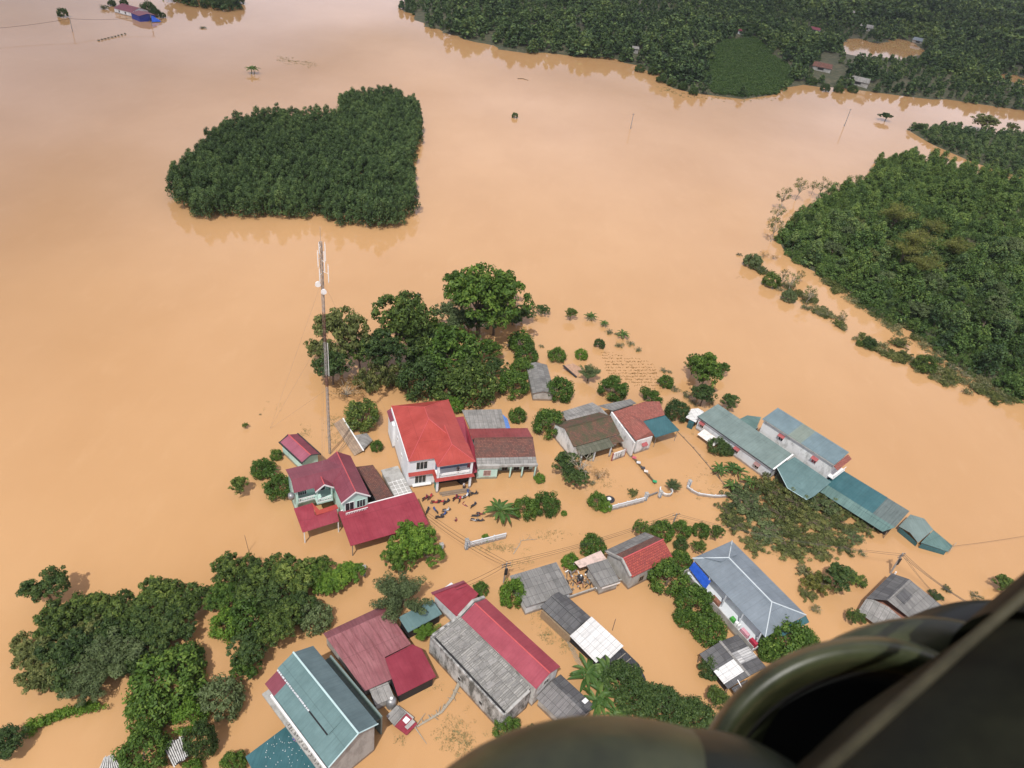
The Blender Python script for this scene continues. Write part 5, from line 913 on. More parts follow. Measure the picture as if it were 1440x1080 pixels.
for lab, pts in (('white and black striped loose sheets over a sunken pen at the bottom left edge', [(146.7, 1064), (160, 1061), (172, 1082), (138, 1084)]), ('striped loose roofing sheets beside the tall dark hedge at the bottom left', [(229, 1048), (258, 1034), (266, 1062), (244, 1078)])):
    b = Bld('striped_roof', lab, 'shed roof', pts[0]); m = MB(); A_, B_, C_, D_ = [b.q(*p, 1.6) for p in pts]; rr = random.Random(len(lab)); n = 9
    for k in range(n):
        t0, t1 = k / n, (k + 0.62) / n; s_ = rr.uniform(-0.06, 0.06); u = lambda t, v: A_.lerp(B_, t).lerp(D_.lerp(C_, t), v) + Vector((0, 0, 0.04 * (k % 2)))
        m.slab([u(t0, s_), u(t1, s_), u(t1, 1 + s_), u(t0, 1 + s_)], 0.04)
    b.part('sheet', FIBW, m); b.part('frame', BLKM, MB().slab([p - Vector((0, 0, 0.12)) for p in (A_, B_, C_, D_)], 0.06)); c = (A_ + C_) / 2
    b.part('post', WOOD, MB().box(c.x - 0.1, c.x + 0.1, c.y - 0.1, c.y + 0.1, -1.5, 1.4))
# ---------------------------------------------------------------- village plants
T = plant
for px, py, r, k, mt in [(63, 822, 33, 'broad', 'dark'), (94, 866, 36, 'chest', None), (135, 862, 34, 'chest', None), (176, 858, 34, 'chest', None), (220, 846, 36, 'chest', None), (258, 844, 34, 'chest', None), (245, 885, 30, 'chest', 'dark'), (47, 912, 32, 'chest', 'olive'), (57, 948, 32, 'chest', 'olive'), (94, 912, 38, 'chest', 'dark'), (150, 900, 34, 'chest', 'dark'), (190, 885, 34, 'chest', 'dark'), (212, 905, 32, 'chest', 'dark'), (75, 880, 30, 'chest', None), (180, 930, 30, 'chest', 'dark'), (85, 948, 30, 'chest', 'dark'), (385, 885, 30, 'broad', None), (420, 852, 28, 'chest', 'dark'), (345, 938, 22, 'chest', 'fruit'), (118, 892, 32, 'chest', 'olive'), (240, 865, 30, 'chest', 'dark'), (455, 796, 18, 'chest', None),
    (330, 802, 32, 'chest', None), (318, 838, 28, 'chest', 'fruit'), (355, 832, 32, 'chest', None), (372, 806, 34, 'chest', None), (412, 806, 34, 'chest', None), (443, 806, 22, 'chest', 'fruit')]:
    T(px, py, r, k, 'broadleaf_tree', 'large-leaved dark tree in the flooded tree belt along the left bank', 'tree', 'leathery trees of the left tree belt', mt)
T(153, 925, 60, 'feather', 'feathery_tree', 'widest grey-green feathery tree in the lower left tree belt', mat='feather', sz=0.8); T(122, 960, 40, 'feather', 'feathery_tree', 'smaller grey-green feathery tree below the widest one at lower left', sz=0.8)
T(233, 958, 54, 'dome', 'lush_tree', 'big lush green tree in front of the left tree belt', mat='fruit', sz=0.8); T(213, 996, 36, 'dome', 'lush_tree', 'lush green tree just below the big lush one', mat='fruit'); T(262, 932, 30, 'dome', 'lush_tree', 'lush green tree at the right shoulder of the big lush one', sz=0.9)
T(311, 985, 34, 'darkdome', 'round_tree', 'round dark tree standing alone above the striped roofing sheets', mat='feather'); T(267, 1010, 26, 'bright', 'bright_tree', 'light green bushy tree touching the tall dark hedge column'); T(283, 1042, 24, 'darkdome', 'column_tree', 'tall dark columnar tree between striped sheets and lone dark shadow', sz=1.9)
T(201, 1058, 37, 'dome', 'round_tree', 'round orchard tree between the two striped roofs at the bottom left'); T(327, 1076, 20, 'dome', 'round_tree', 'small round tree at the corner of the wide deep teal roof'); T(270, 1082, 16, 'bright', 'bush', 'light green bush at the bottom edge under the dark columnar tree', 'shrub')
T(10, 1042, 30, 'broad', 'broadleaf_tree', 'dark tree cut by the left edge at the end of the hedge', mat='dark', sz=0.7)
T(352, 868, 34, 'dome', 'belt_tree', 'round dark green tree left of the pair behind the teal gable house'); T(396, 868, 32, 'broad', 'belt_tree', 'loose crowned tree behind the ridge of the teal gable house', sz=0.8); T(443, 868, 26, 'dome', 'belt_tree', 'tree whose crown touches the faded red shed', mat='feather'); T(345, 912, 32, 'broad', 'belt_tree', 'dark tree crowding the left eaves of the teal gable house', mat='dark', sz=0.8); T(382, 842, 28, 'broad', 'belt_tree', 'dark tree deep in the middle of the central tree belt', mat='dark'); T(320, 880, 26, 'bright', 'belt_tree', 'yellowish green tree at the left rim of the central tree belt')
T(474, 814, 22, 'chest', 'bright_tree', 'bright green tree in the middle of the row ending at the gate post', mat='bright'); T(494, 806, 22, 'chest', 'bright_tree', 'bright green tree nearest the lone gate post', mat='bright'); T(455, 823, 20, 'chest', 'bright_tree', 'bright green tree lowest in the row ending at the gate post', mat='bright')
T(580, 762, 34, 'chest', 'bright_tree', 'large bright green tree at the corner of the crimson carport', mat='bright'); T(560, 784, 24, 'chest', 'bright_tree', 'bright tree left below the large one by the carport', mat='fruit'); T(602, 778, 22, 'chest', 'bright_tree', 'bright tree right below the large one by the carport', mat='bright')
T(566, 838, 50, 'feather', 'feathery_tree', 'plumed grey-green tree leaning over the small teal roof', mat='feather', sz=0.9); T(597, 887, 26, 'feather', 'bright_tree', 'small yellow-green tree squeezed between teal roof and long grey store', mat='bright', sz=0.8)
T(719, 836, 20, 'dome', 'bright_tree', 'upright bright green tree beside the power pole', mat='bright', sz=1.6); T(677, 829, 12, 'dome', 'bush', 'dark bush at the gable end of the long crimson house', 'shrub')
# centre wood
for i, (px, py, r, k, mt, sz) in enumerate([(480, 462, 40, 'broad', 'olive', 1.15), (452, 492, 24, 'broad', 'olive', 1.1), (468, 512, 30, 'broad', 'dark', 1), (505, 495, 28, 'broad', 'broad', 1), (562, 446, 46, 'broad', 'broad', 1.15), (585, 476, 34, 'broad', 'broad', 1), (540, 490, 36, 'broad', 'dark', 1), (680, 412, 54, 'broad', 'fruit', 1.05), (652, 402, 30, 'broad', 'fruit', 1.1), (710, 402, 28, 'broad', 'fruit', 1.1), (698, 440, 34, 'broad', 'dark', .9), (736, 438, 17, 'broad', 'dark', .8), (722, 446, 16, 'broad', 'dark', .7), (633, 444, 27, 'broad', 'feather', .9), (659, 452, 26, 'broad', 'dark', .8), (615, 480, 30, 'dome', 'fruit', 1.2), (690, 490, 20, 'broad', 'fruit', .9), (693, 514, 20, 'broad', 'dark', .9), (600, 500, 30, 'dome', 'dark', 1.2)]):
    T(px, py, r, k, 'wood_tree', 'tall loose-crowned tree of the drowned wood behind the mast', 'tree', 'trees of the drowned wood behind the mast', mt, sz=sz)
T(633, 498, 46, 'dome', 'lush_tree', 'widest bright green rounded crown in the drowned wood', mat='fruit', sz=1.0); T(664, 540, 38, 'dome', 'lush_tree', 'dark green rounded tree at the right foot of the drowned wood', mat='broad', sz=1.1); T(633, 545, 30, 'dome', 'lush_tree', 'rounded tree behind the roof ridge of the white house', mat='broad'); T(590, 535, 32, 'darkdome', 'dark_tree', 'darkest rounded tree in the front of the drowned wood', sz=1.2)
T(545, 524, 38, 'sprawl', 'olive_tree', 'olive brown thinning tree in the front of the drowned wood', mat='olive', sz=2.2); T(517, 534, 30, 'sprawl', 'olive_tree', 'olive brown thinning tree next to the mast side of the wood', mat='olive', sz=2.2); T(488, 548, 32, 'withered', 'withered_shrub', 'withered brown shrub right of the mast foot', 'shrub', mat='brown')
T(510, 585, 26, 'dome', 'orchard_tree', 'rounded tree between the mast and the white house', mat='broad', sz=1.1); T(529, 628, 10, 'dome', 'orchard_tree', 'small round tree against the left wall of the white house', sz=1.1); T(638, 571, 15, 'bright', 'bush', 'light green bush behind the right eaves of the white house', 'shrub'); T(764, 434, 12, 'broad', 'small_tree', 'small dark tree just off the right end of the drowned wood', mat='dark', sz=0.6)
for px, py, r, k, lab in [(733, 482, 20, 'dome', 'upper round tree of the clump left of the grey shed roof'), (741, 499, 18, 'dome', 'middle round tree of the clump left of the grey shed roof'), (722, 542, 25, 'dome', 'largest round tree at the left side of the grey shed roof'), (733, 520, 18, 'dome', 'round tree between the upper clump and the largest one'), (783, 500, 14, 'dome', 'round tree above the sunken brown sheet roof'), (786, 548, 22, 'dome', 'domed orchard tree at the right corner of the grey shed roof'), (861, 548, 22, 'dome', 'domed orchard tree behind the bowed grey roof'), (772, 597, 25, 'dome', 'domed orchard tree at the left end of the bowed grey roof'), (727, 585, 14, 'dome', 'round tree by the pale blue tarpaulin'), (952, 579, 19, 'darkdome', 'dark round tree behind the teal awning'), (829, 524, 20, 'feather', 'low spreading tree below the sunken brown roof'), (917, 561, 14, 'dome', 'low round tree behind the red tiled roof'), (907, 550, 10, 'broad', 'small loose tree behind the red tiled roof'), (818, 499, 10, 'bright', 'small light tree right of the sunken brown roof'), (803, 440, 10, 'broad', 'small tree in open water right of the drowned wood'), (936, 537, 12, 'dome', 'round tree at the upper end of the hedge of bushes'), (843, 484, 9, 'darkdome', 'small pointed dark tree above the drowned crop rows'),
    (1009, 629, 16, 'darkdome', 'round tree in front of the long low white house'), (1023, 633, 11, 'darkdome', 'smaller round tree beside the one before the long white house'), (738, 715, 20, 'dome', 'round tree next to the big banana clump'), (769, 710, 21, 'dome', 'right-hand round tree of the row by the banana clump'), (834, 768, 20, 'dome', 'round tree above the rubble yard'), (940, 814, 30, 'dome', 'round tree nearest the vivid red tiled roof'), (956, 790, 18, 'dome', 'smaller round tree between the red tiled and hipped roofs'), (976, 848, 28, 'dome', 'middle round tree along the hipped house veranda'), (963, 868, 17, 'dome', 'small round tree below the middle one by the veranda'), (998, 885, 27, 'dome', 'lowest round tree along the hipped house veranda'), (1110, 905, 38, 'dome', 'broad round tree under the low corner of the hipped roof'), (1086, 914, 22, 'dome', 'round tree between the patchwork shed and the broad tree'), (1133, 903, 22, 'dome', 'round tree at the right of the broad one under the hipped roof'), (997, 940, 18, 'darkdome', 'dark bushy tree under the eaves of the patchwork shed'),
    (957, 746, 16, 'dome', 'round tree in the row behind the vivid red tiled roof'), (932, 747, 18, 'dome', 'round tree left of the leaning pole in the hedge row'), (903, 743, 15, 'broad', 'thin-leaved tree at the left end of the hedge row'), (985, 746, 14, 'dome', 'small round tree in the middle of the hedge row'), (1008, 748, 13, 'broad', 'loose tree at the right end of the hedge row'), (957, 766, 11, 'darkdome', 'dark narrow tree hanging below the hedge row'), (984, 769, 12, 'broad', 'loose tree above the corner of the hipped roof'),
    (1012, 982, 20, 'broad', 'loose tree by the dark helicopter rim'), (874, 960, 33, 'darkdome', 'dark dense tree right of the banana thicket'), (896, 984, 31, 'darkdome', 'dark dense tree below the banana thicket'), (929, 995, 33, 'darkdome', 'blackish dense tree above the helicopter fairing'), (954, 1002, 25, 'darkdome', 'dense dark tree between two larger ones above the fairing'), (978, 1010, 31, 'darkdome', 'darkest dense tree touching the helicopter fairing'), (712, 1026, 21, 'dome', 'round tree at the low corner of the long grey store'), (748, 1028, 10, 'broad', 'small loose tree right of the one at the store corner'), (801, 1012, 15, 'bright', 'light bushy tree at the end of the low grey ribbed shed'),
    (802, 790, 14, 'bright', 'light green tree at the top of the rubble yard'), (885, 806, 1, 'dome', '')]:
    if lab: T(px, py, r, k, 'orchard_tree', lab)
T(994, 520, 28, 'broad', 'tall_tree', 'tall green tree rising between the awning and the long house', mat='fruit', sz=1.2); T(978, 510, 16, 'broad', 'tall_tree', 'leafy upper left limb tree beside the tall one above the long house', mat='fruit', sz=1.1); T(1017, 518, 12, 'broad', 'tall_tree', 'small leafy tree at the right of the tall one above the long house', mat='fruit'); T(991, 553, 20, 'broad', 'tall_tree', 'dark lower tree at the foot of the tall one above the long house', mat='dark'); T(1027, 564, 17, 'broad', 'tall_tree', 'reddish dark tree behind the roof of the long house', mat='dark', sz=0.7)
for px, py, r in [(949, 548, 10), (965, 556, 12), (975, 566, 10), (1000, 566, 10)]: T(px, py, r, 'brush', 'hedge_bush', 'silted hedge bush in the line running down to the long house', 'shrub', 'bushes of the hedge line', 'grey' if px > 970 else 'feather', sz=1.2)
for px, py, r in [(857, 467, 9), (868, 470, 6), (872, 486, 10), (887, 483, 9), (898, 492, 8), (933, 521, 8), (941, 523, 6), (761, 487, 6)]: T(px, py, r, 'brush', 'silted_shrub', 'grey-green silted shrub in open water beyond the crop rows', 'shrub', 'silted shrubs in the shallows', 'feather')
for px, py, r, lab in [(833, 445, 9, 'banana clump farthest out in the shallows beyond the crop rows'), (850, 455, 7, 'small banana clump second in the row beyond the crop rows'), (875, 470, 9, 'banana clump nearest the silted shrubs beyond the crop rows'), (710, 720, 22, 'big banana clump in the flooded yard of the white house'), (357, 96, 9, 'banana top alone in the open water beyond the drowned grove'), (1016, 660, 13, 'left banana plant of the group before the long white house'), (1040, 662, 14, 'middle banana plant of the group before the long white house'), (1056, 675, 13, 'right banana plant of the group before the long white house'), (1030, 680, 12, 'lowest banana plant of the group before the long white house'), (823, 952, 25, 'upper left banana clump of the thicket by the white panels'), (847, 953, 26, 'upper right banana clump of the thicket by the white panels'), (838, 980, 25, 'middle banana clump of the thicket by the white panels'), (862, 1003, 17, 'lower banana clump of the thicket above the fairing'), (878, 1008, 14, 'lowest banana clump of the thicket above the fairing'), (381, 662, 13, 'banana clump against the left wall of the mint green house'), (512, 572, 9, 'banana plant poking out above the rounded tree by the mast'), (575, 556, 8, 'banana plant behind the rear hip of the white house')]:
    T(px, py, r, 'banana', 'banana_clump', lab, 'banana plant')
for px, py, r, k, lab in [(336, 682, 16, 'broad', 'leftmost loose tree left of the mint green house'), (370, 660, 18, 'dome', 'dark round tree in the row left of the mint green house'), (388, 640, 10, 'dome', 'small round tree behind the pink roofed outbuilding'), (392, 686, 22, 'dome', 'leafy tree against the left wall of the mint green house'), (345, 598, 5, 'broad', 'tiny tree top alone in the water left of the mast'), (366, 583, 3, 'brush', 'tiniest drowned twig clump left of the mast'), (759, 673, 9, 'bright', 'bush at the right front corner of the old tiled house'), (793, 722, 5, 'bright', 'tiny bush in the open water of the road'), (840, 705, 15, 'dome', 'tree at the left end of the white garden fence'), (851, 713, 10, 'bright', 'small yellowish bush beside the black tub'), (833, 680, 9, 'brush', 'grey bush below the bare tree'), (891, 693, 11, 'sprawl', 'sparse bush leaning on the white garden fence'), (946, 682, 14, 'feather', 'spiky plant growing in the round planter'), (683, 757, 7, 'bright', 'small bush growing over the white yard fence'), (886, 650, 1, 'brush', '')]:
    if r > 1: T(px, py, r, k, 'garden_bush' if r < 14 else 'garden_tree', lab, 'shrub' if r < 14 else 'tree')
T(797, 652, 25, 'broad', 'dark_tree', 'dark tree covering the white gable of the mossy house', mat='dark', sz=0.75); T(811, 672, 21, 'broad', 'dark_tree', 'dark tree below the one at the mossy gable', mat='dark', sz=0.7); T(826, 640, 14, 'sprawl', 'dark_tree', 'thin olive tree before the veranda of the mossy house', mat='olive', sz=1.4); T(818, 652, 26, 'bare', 'bare_tree', 'pale bare tree with forked limbs before the mossy house', mat='olive', sz=0.8); T(843, 668, 17, 'withered', 'withered_shrub', 'withered brown brush in the yard of the mossy house', 'shrub')
for i, (px, py, r, s_) in enumerate([(1045, 700, 30, .8), (1083, 688, 30, 1), (1120, 704, 30, 1), (1158, 708, 28, 1), (1192, 716, 22, .8), (1035, 735, 24, .6), (1078, 745, 28, .6), (1120, 752, 28, .6), (1160, 747, 26, .6), (1200, 752, 18, .6), (1100, 722, 30, .9), (1140, 730, 28, .8), (1060, 718, 30, .8), (1172, 730, 28, .7), (1025, 718, 20, .6), (1108, 770, 30, .5), (1060, 765, 22, .5), (1150, 768, 26, .5), (1185, 765, 22, .5), (1135, 690, 24, 1), (1215, 740, 20, .6)]):
    r = r * 1.25
    T(px, py, r, 'sprawl', 'drowned_tree', 'half drowned spreading tree in the olive thicket below the teal roofs', 'tree', 'half drowned trees below the teal roofs', ('olive' if py > 755 or i == 13 else 'feather' if i % 3 == 0 else None), sz=1.1 * s_)
T(1150, 818, 30, 'sprawl', 'drowned_tree', 'olive half drowned tree left of the dark round one by the power pole', mat='bamboo', sz=1.5); T(1181, 812, 27, 'broad', 'dark_tree', 'dark round tree between hipped house and leaning power pole', mat='dark', sz=0.8); T(1131, 802, 17, 'sprawl', 'silted_shrub', 'silvery silted shrub at the upper left of the dark tree', 'shrub', mat='grey'); T(1206, 815, 15, 'chest', 'drowned_tree', 'leathery small tree at the right of the dark tree', mat='broad', sz=0.5); T(1136, 836, 17, 'sprawl', 'silted_shrub', 'olive shrub below the silvery one', 'shrub', mat='olive'); T(1146, 856, 13, 'brush', 'silted_shrub', 'grey twig brush trailing below the olive shrubs', 'shrub', mat='grey'); T(1212, 779, 10, 'brush', 'silted_shrub', 'small grey-green brush left of the leaning power pole', 'shrub', mat='feather')
T(1204, 868, 15, 'broad', 'small_tree', 'tree at the left corner of the old grey house', mat='broad', sz=0.8); T(1222, 852, 10, 'sprawl', 'small_tree', 'pale sparse shrub on the lower roof corner of the old grey house', 'shrub', mat='grey', sz=1.3); T(1316, 837, 10, 'chest', 'small_tree', 'little dark tree beside the right slope of the old grey house', mat='dark', sz=0.6); T(1332, 828, 9, 'sprawl', 'small_tree', 'pale thin tree beside the little dark one at the right', mat='grey', sz=1.6); T(1371, 838, 13, 'brush', 'drowned_bush', 'dark drowned bush just under the surface at the right', 'shrub', mat='dark', sz=0.5); T(1412, 820, 18, 'broad', 'small_tree', 'green tree standing in open water at the right edge', mat='broad', sz=0.7)
# islets and shallows before the wooded hill
for px, py, r, k, mt in [(1039, 358, 6, 'brush', 'dark'), (1058, 368, 14, 'dome', 'feather'), (1070, 381, 13, 'brush', 'feather'), (1085, 395, 14, 'dome', 'broad'), (1096, 407, 10, 'brush', 'grey'), (1110, 417, 12, 'dome', 'feather'), (1075, 358, 9, 'withered', 'brown'), (1089, 362, 8, 'withered', 'brown'), (1133, 433, 11, 'brush', 'feather'), (1150, 441, 10, 'brush', 'grey'), (1163, 442, 10, 'withered', 'olive'), (1185, 462, 11, 'brush', 'broad'), (1222, 483, 11, 'dome', 'dark'), (1209, 483, 6, 'dome', 'broad'), (1243, 493, 8, 'brush', 'grey'), (1265, 482, 18, 'sprawl', 'olive'), (1255, 500, 9, 'brush', 'grey'), (1301, 513, 17, 'dome', 'broad'), (1318, 505, 14, 'sprawl', 'feather'), (1338, 517, 14, 'brush', 'feather'), (1355, 527, 13, 'brush', 'grey'), (1385, 541, 12, 'brush', 'feather'), (1280, 505, 10, 'brush', 'grey')]:
    T(px, py, r, k, 'shallows_shrub', 'silted shrub of the broken line in the shallows before the wooded hill', 'shrub', 'shrubs of the line before the wooded hill', mt)
for px, py, r in [(1114, 394, 15), (1104, 385, 10), (1140, 412, 14), (1126, 386, 9), (1186, 443, 8)]: T(px, py, r, 'sparse', 'thin_tree', 'thin pale-stemmed tree in the shallows before the wooded hill', 'tree', 'thin trees in the shallows', 'olive', sz=0.9)
for px, py, r in [(1091, 318, 16), (1103, 275, 14), (1095, 297, 12), (1126, 262, 14), (1157, 260, 14), (1200, 255, 12), (1145, 262, 8)]: T(px, py, r, 'sparse', 'thin_tree', 'tall thin olive tree on the left rim of the wooded hill', 'tree', 'thin trees on the rim of the hill', 'olive')
for px, py, r in [(1262, 300, 22), (1290, 335, 24), (1320, 320, 20), (1345, 345, 22), (1300, 370, 22), (1275, 350, 18), (1405, 330, 16)]: T(px, py, r, 'bamboo', 'bamboo_clump', 'yellowish bamboo clump on the slope of the wooded hill', 'bamboo', 'bamboo on the wooded hill', 'bamboo', z=7, sz=0.8)
T(1247, 163, 11, 'broad', 'lone_tree', 'small leafy tree alone in the channel before the far shore', mat='dark', sz=0.55); T(1385, 170, 20, 'broad', 'lone_tree', 'spreading tree at the tip of the river spit', mat='olive', sz=0.6); T(1425, 178, 11, 'broad', 'lone_tree', 'smaller tree behind the spreading one on the river spit', mat='olive', sz=0.7); T(1293, 178, 10, 'broad', 'lone_tree', 'dark tree at the outer end of the river spit', mat='dark', sz=0.6)
T(88, 19, 8, 'darkdome', 'lone_bush', 'round dark bush alone at the far upper left', 'shrub'); T(285, 39, 8, 'brush', 'floating_bush', 'flat dark raft of leaves below the north thicket', 'shrub', mat='dark', sz=0.5); T(724, 163, 5, 'darkdome', 'lone_bush', 'tiny bush alone in the middle of the open water', 'shrub')
for px, py, r, k in [(146, 11, 10, 'brush'), (157, 5, 6, 'dome'), (174, 4, 6, 'dome'), (209, 12, 11, 'dome'), (219, 19, 8, 'dome'), (229, 22, 5, 'dome')]: T(px, py, r, k, 'farm_tree', 'dark bush or tree around the far red-roofed farmstead', 'tree', 'trees around the far farmstead', 'dark')
for i in range(9): T(139 + i * 4.6, 57 - i * 1.15, 2.6, 'brush', 'drowned_tip', 'dark tip of a drowned bush in the row at the upper left', 'shrub', 'row of drowned tips at the upper left', 'dark', sz=1.5)
for px, py in ((930, 112), (945, 117), (960, 122), (975, 129), (1142, 115), (1160, 124), (1180, 126), (1200, 126), (900, 97), (918, 101)): T(px, py, 8, 'dome', 'shore_bush', 'dark bush at the water line of the far shore', 'shrub', 'bushes along the far shore', 'dark', sz=0.9)
# hedge at the lower left, drowned crop rows, debris: nobody could count these
def cloud(name, pts, lump, per, size, mat, seed, aspect=0.4, flat=0.6, label=None, cat=None, kind='stuff', rad=0.4):
    rs = np.random.RandomState(seed); lm = np.array([(p[0], p[1], p[2], rad * (0.7 + 0.6 * rs.random())) for p in pts]); V, A = leafcloud(lm, per, size, rs, aspect=aspect, flat=flat)
    o = link(bpy.data.objects.new(name, nmesh(name, V, A, [LM[mat]]))); return tag(o, label, cat, kind=kind)
hr2 = random.Random(2); pts = []
for k in range(170):
    t = k / 170; p = P(36 + 104 * t, 1029 - 34 * t - 8 * math.sin(t * 3), 0.5); pts.append((p.x + hr2.gauss(0, 0.35), p.y + hr2.gauss(0, 0.3), 0.25 + hr2.random() * 0.9))
cloud('hedge', pts, None, 46, 0.14, 'bright', 3, label='long low yellow-green hedge strip running to the left edge', cat='hedge', kind=None)
rs5 = np.random.RandomState(8); pts = []
for k in range(520):
    a, c = rs5.random(), rs5.random(); px = 850 + 75 * a + (c - 0.5) * 40 * 0.3; py = 492 + 40 * c + 18 * a; py = round(py / 4.2) * 4.2 + rs5.normal() * 0.5
    p = P(px, py, 0.05); pts.append((p.x, p.y, 0.02))
cloud('drowned_crop_rows', pts, None, 5, 0.13, 'brown', 4, rad=0.22, flat=0.3)
pts = []
for cx, cy, n, sx, sy in [(640, 1030, 60, 26, 22), (655, 1050, 40, 25, 15), (600, 960, 14, 16, 10), (560, 1040, 8, 8, 6), (770, 895, 30, 12, 10), (800, 905, 30, 12, 14), (700, 770, 40, 24, 5), (775, 752, 20, 28, 8), (738, 790, 12, 20, 8), (985, 605, 12, 30, 20), (1000, 670, 20, 30, 18), (845, 680, 20, 14, 14), (760, 868, 14, 14, 12), (1080, 650, 4, 6, 6), (990, 695, 12, 12, 6), (1100, 775, 30, 60, 8), (1200, 770, 16, 20, 8), (893, 700, 10, 12, 4), (385, 575, 5, 20, 8), (820, 800, 10, 20, 12), (870, 800, 12, 16, 5), (1040, 390, 3, 6, 3), (410, 90, 14, 18, 3), (470, 600, 30, 20, 12), (430, 610, 16, 10, 8), (475, 620, 20, 14, 10), (470, 590, 12, 8, 8)]:
    for _ in range(int(n * 1.7)): p = P(cx + rs5.normal() * sx * 0.6, cy + rs5.normal() * sy * 0.6, 0.05); pts.append((p.x, p.y, 0.04))
cloud('floating_plant_debris', pts, None, 9, 0.16, 'grey', 6, aspect=0.16, rad=0.42, flat=0.2)
pts = []
for _ in range(90):
    t = rs5.random(); p = P(392 + 50 * t + rs5.normal() * 2, 83 + 8 * t + rs5.normal() * 2.2, 0.05); pts.append((p.x, p.y, 0.03))
cloud('floating_brushwood', pts, None, 12, 0.3, 'grey', 16, aspect=0.14, rad=1.0, flat=0.12)
pts = []
for (x0, y0), (x1, y1), n in [((1143, 383), (1235, 447), 60), ((1235, 450), (1330, 510), 80), ((1330, 512), (1425, 556), 90), ((925, 124), (985, 137), 30), ((985, 137), (1090, 139), 40)]:
    for k in range(n): t = rs5.random(); p = P(x0 + (x1 - x0) * t + rs5.normal() * 2, y0 + (y1 - y0) * t + rs5.normal() * 2.5, 0.1); pts.append((p.x, p.y, 0.1))
cloud('shoreline_reeds', pts, None, 20, 0.26, 'grey', 7, aspect=0.3, rad=0.9, flat=0.4)

sbp = []; 
for (x0, y0), (x1, y1), n, wd in [((1050, 366), (1190, 462), 46, 7), ((1205, 478), (1300, 520), 40, 7), ((1300, 520), (1430, 566), 60, 8), ((1150, 390), (1420, 556), 70, 7)]:
    for k in range(n): t = rs5.random(); p = P(x0 + (x1 - x0) * t + rs5.normal() * wd * 0.5, y0 + (y1 - y0) * t + rs5.normal() * wd * 0.5); sbp.append((p.x, p.y))
sbp = np.array(sbp)
for nm, kd, sel in (('shoreline_brush', 'brush', slice(0, None, 2)), ('shoreline_shrubs', 'sprawl', slice(1, None, 2))): q = sbp[sel]; stuff_forest(nm, {}, q, np.zeros(len(q)), [kd], rs5.uniform(1.3, 2.9, len(q)), 71, keep=0.5, leafscale=1.5, squash=1.1)

# ---------------------------------------------------------------- far farmstead and far shore houses
b = Bld('farmhouse', 'far white farmhouse with long dull red roof at the upper left', 'farmhouse', (159, 11), (184, 17.5), (197, 11.5), 2.6)
b.gable(CRIM2, 4.6, wall=WHW, fr=0.5); b.win('s', b.L * 0.3, 0.8, 1.2, 1.2); b.win('s', b.L * 0.65, 0.8, 1.2, 1.2)
b = Bld('blue_barn', 'far blue-walled barn with red roof joined to the white farmhouse', 'barn', (183, 17.5), (195, 22.5), (211, 18), 3.2)
b.gable(CRIM2, 4.2, wall=plain('blue_wall_sheet', (0.03, 0.05, 0.3), rough=0.6), fr=0.5); b.part('tarpaulin', BLUE, MB().slab([(b.L + 0.2, b.W * 0.7, 3.4), (b.L + 3.4, b.W * 0.55, 0.4), (b.L + 3.4, b.W + 1, 0.4), (b.L + 0.5, b.W + 1, 1)], 0.08))
b = Bld('raft', 'dark timber raft or pier below the blue tarpaulin of the far farmstead', 'raft', (215, 29)); b.poly('deck', WOOD, [(209, 29.5, 0.4), (226, 27, 0.4), (229, 25.5, 0.4), (213, 27.5, 0.4)], 0.3); b.part('bollard', BLKM, MB().tube([b.q(212, 29, 0.3), b.q(212, 29, 1.6)], 0.2, 6))
FC = {'grey': (FIBL, 'grey'), 'slate': (GREYB, 'blue-grey'), 'red': (CRIM2, 'dull red'), 'brown': (BRTILE, 'dark brown')}
LABF = ['pale grey house roof high on the far shore, right of the slate one', 'slate blue roof at the far top among trees', 'weathered grey roof above the far pond', 'upper dull red roof on the far shore', 'lower dull red roof with white wall on the far shore', 'tiny dull red roof alone left on the far shore', 'large dark brown roofed house close to the far bank', 'long grey roof close to the far bank beside the brown one', 'low slate roof at the right end of the far pond', 'small grey roof near the water at the left of the far shore']
for (pp, dd, wd, kd), lab in zip(FHP, LABF):
    mt, cn = FC[kd]; e = empty('far_house', (pp.x, pp.y, pp.z - 3.5), -math.atan2(pp.x, pp.y) + rnd.uniform(-0.5, 0.3), label=lab, cat='house'); Lx = wd; Wy = wd * 0.62; h = 2.7
    MB().slab([(-Lx / 2, -Wy / 2, h), (Lx / 2, -Wy / 2, h), (Lx / 2 - 0.5, 0, h + Wy * 0.3), (-Lx / 2 + 0.5, 0, h + Wy * 0.3)], 0.15).slab([(-Lx / 2 + 0.5, 0, h + Wy * 0.3), (Lx / 2 - 0.5, 0, h + Wy * 0.3), (Lx / 2, Wy / 2, h), (-Lx / 2, Wy / 2, h)], 0.15).build('roof', mt, e)
    MB().prism([(-Lx / 2 + 0.6, -Wy / 2 + 0.6), (Lx / 2 - 0.6, -Wy / 2 + 0.6), (Lx / 2 - 0.6, Wy / 2 - 0.6), (-Lx / 2 + 0.6, Wy / 2 - 0.6)], -6, h).build('wall', LIGHTW if kd == 'red' else GREYW, e)
    MB().box(-Lx * 0.2, Lx * 0.1, -Wy / 2 + 0.5, -Wy / 2 + 0.62, 0.8, 2.2).build('window', DARK, e)

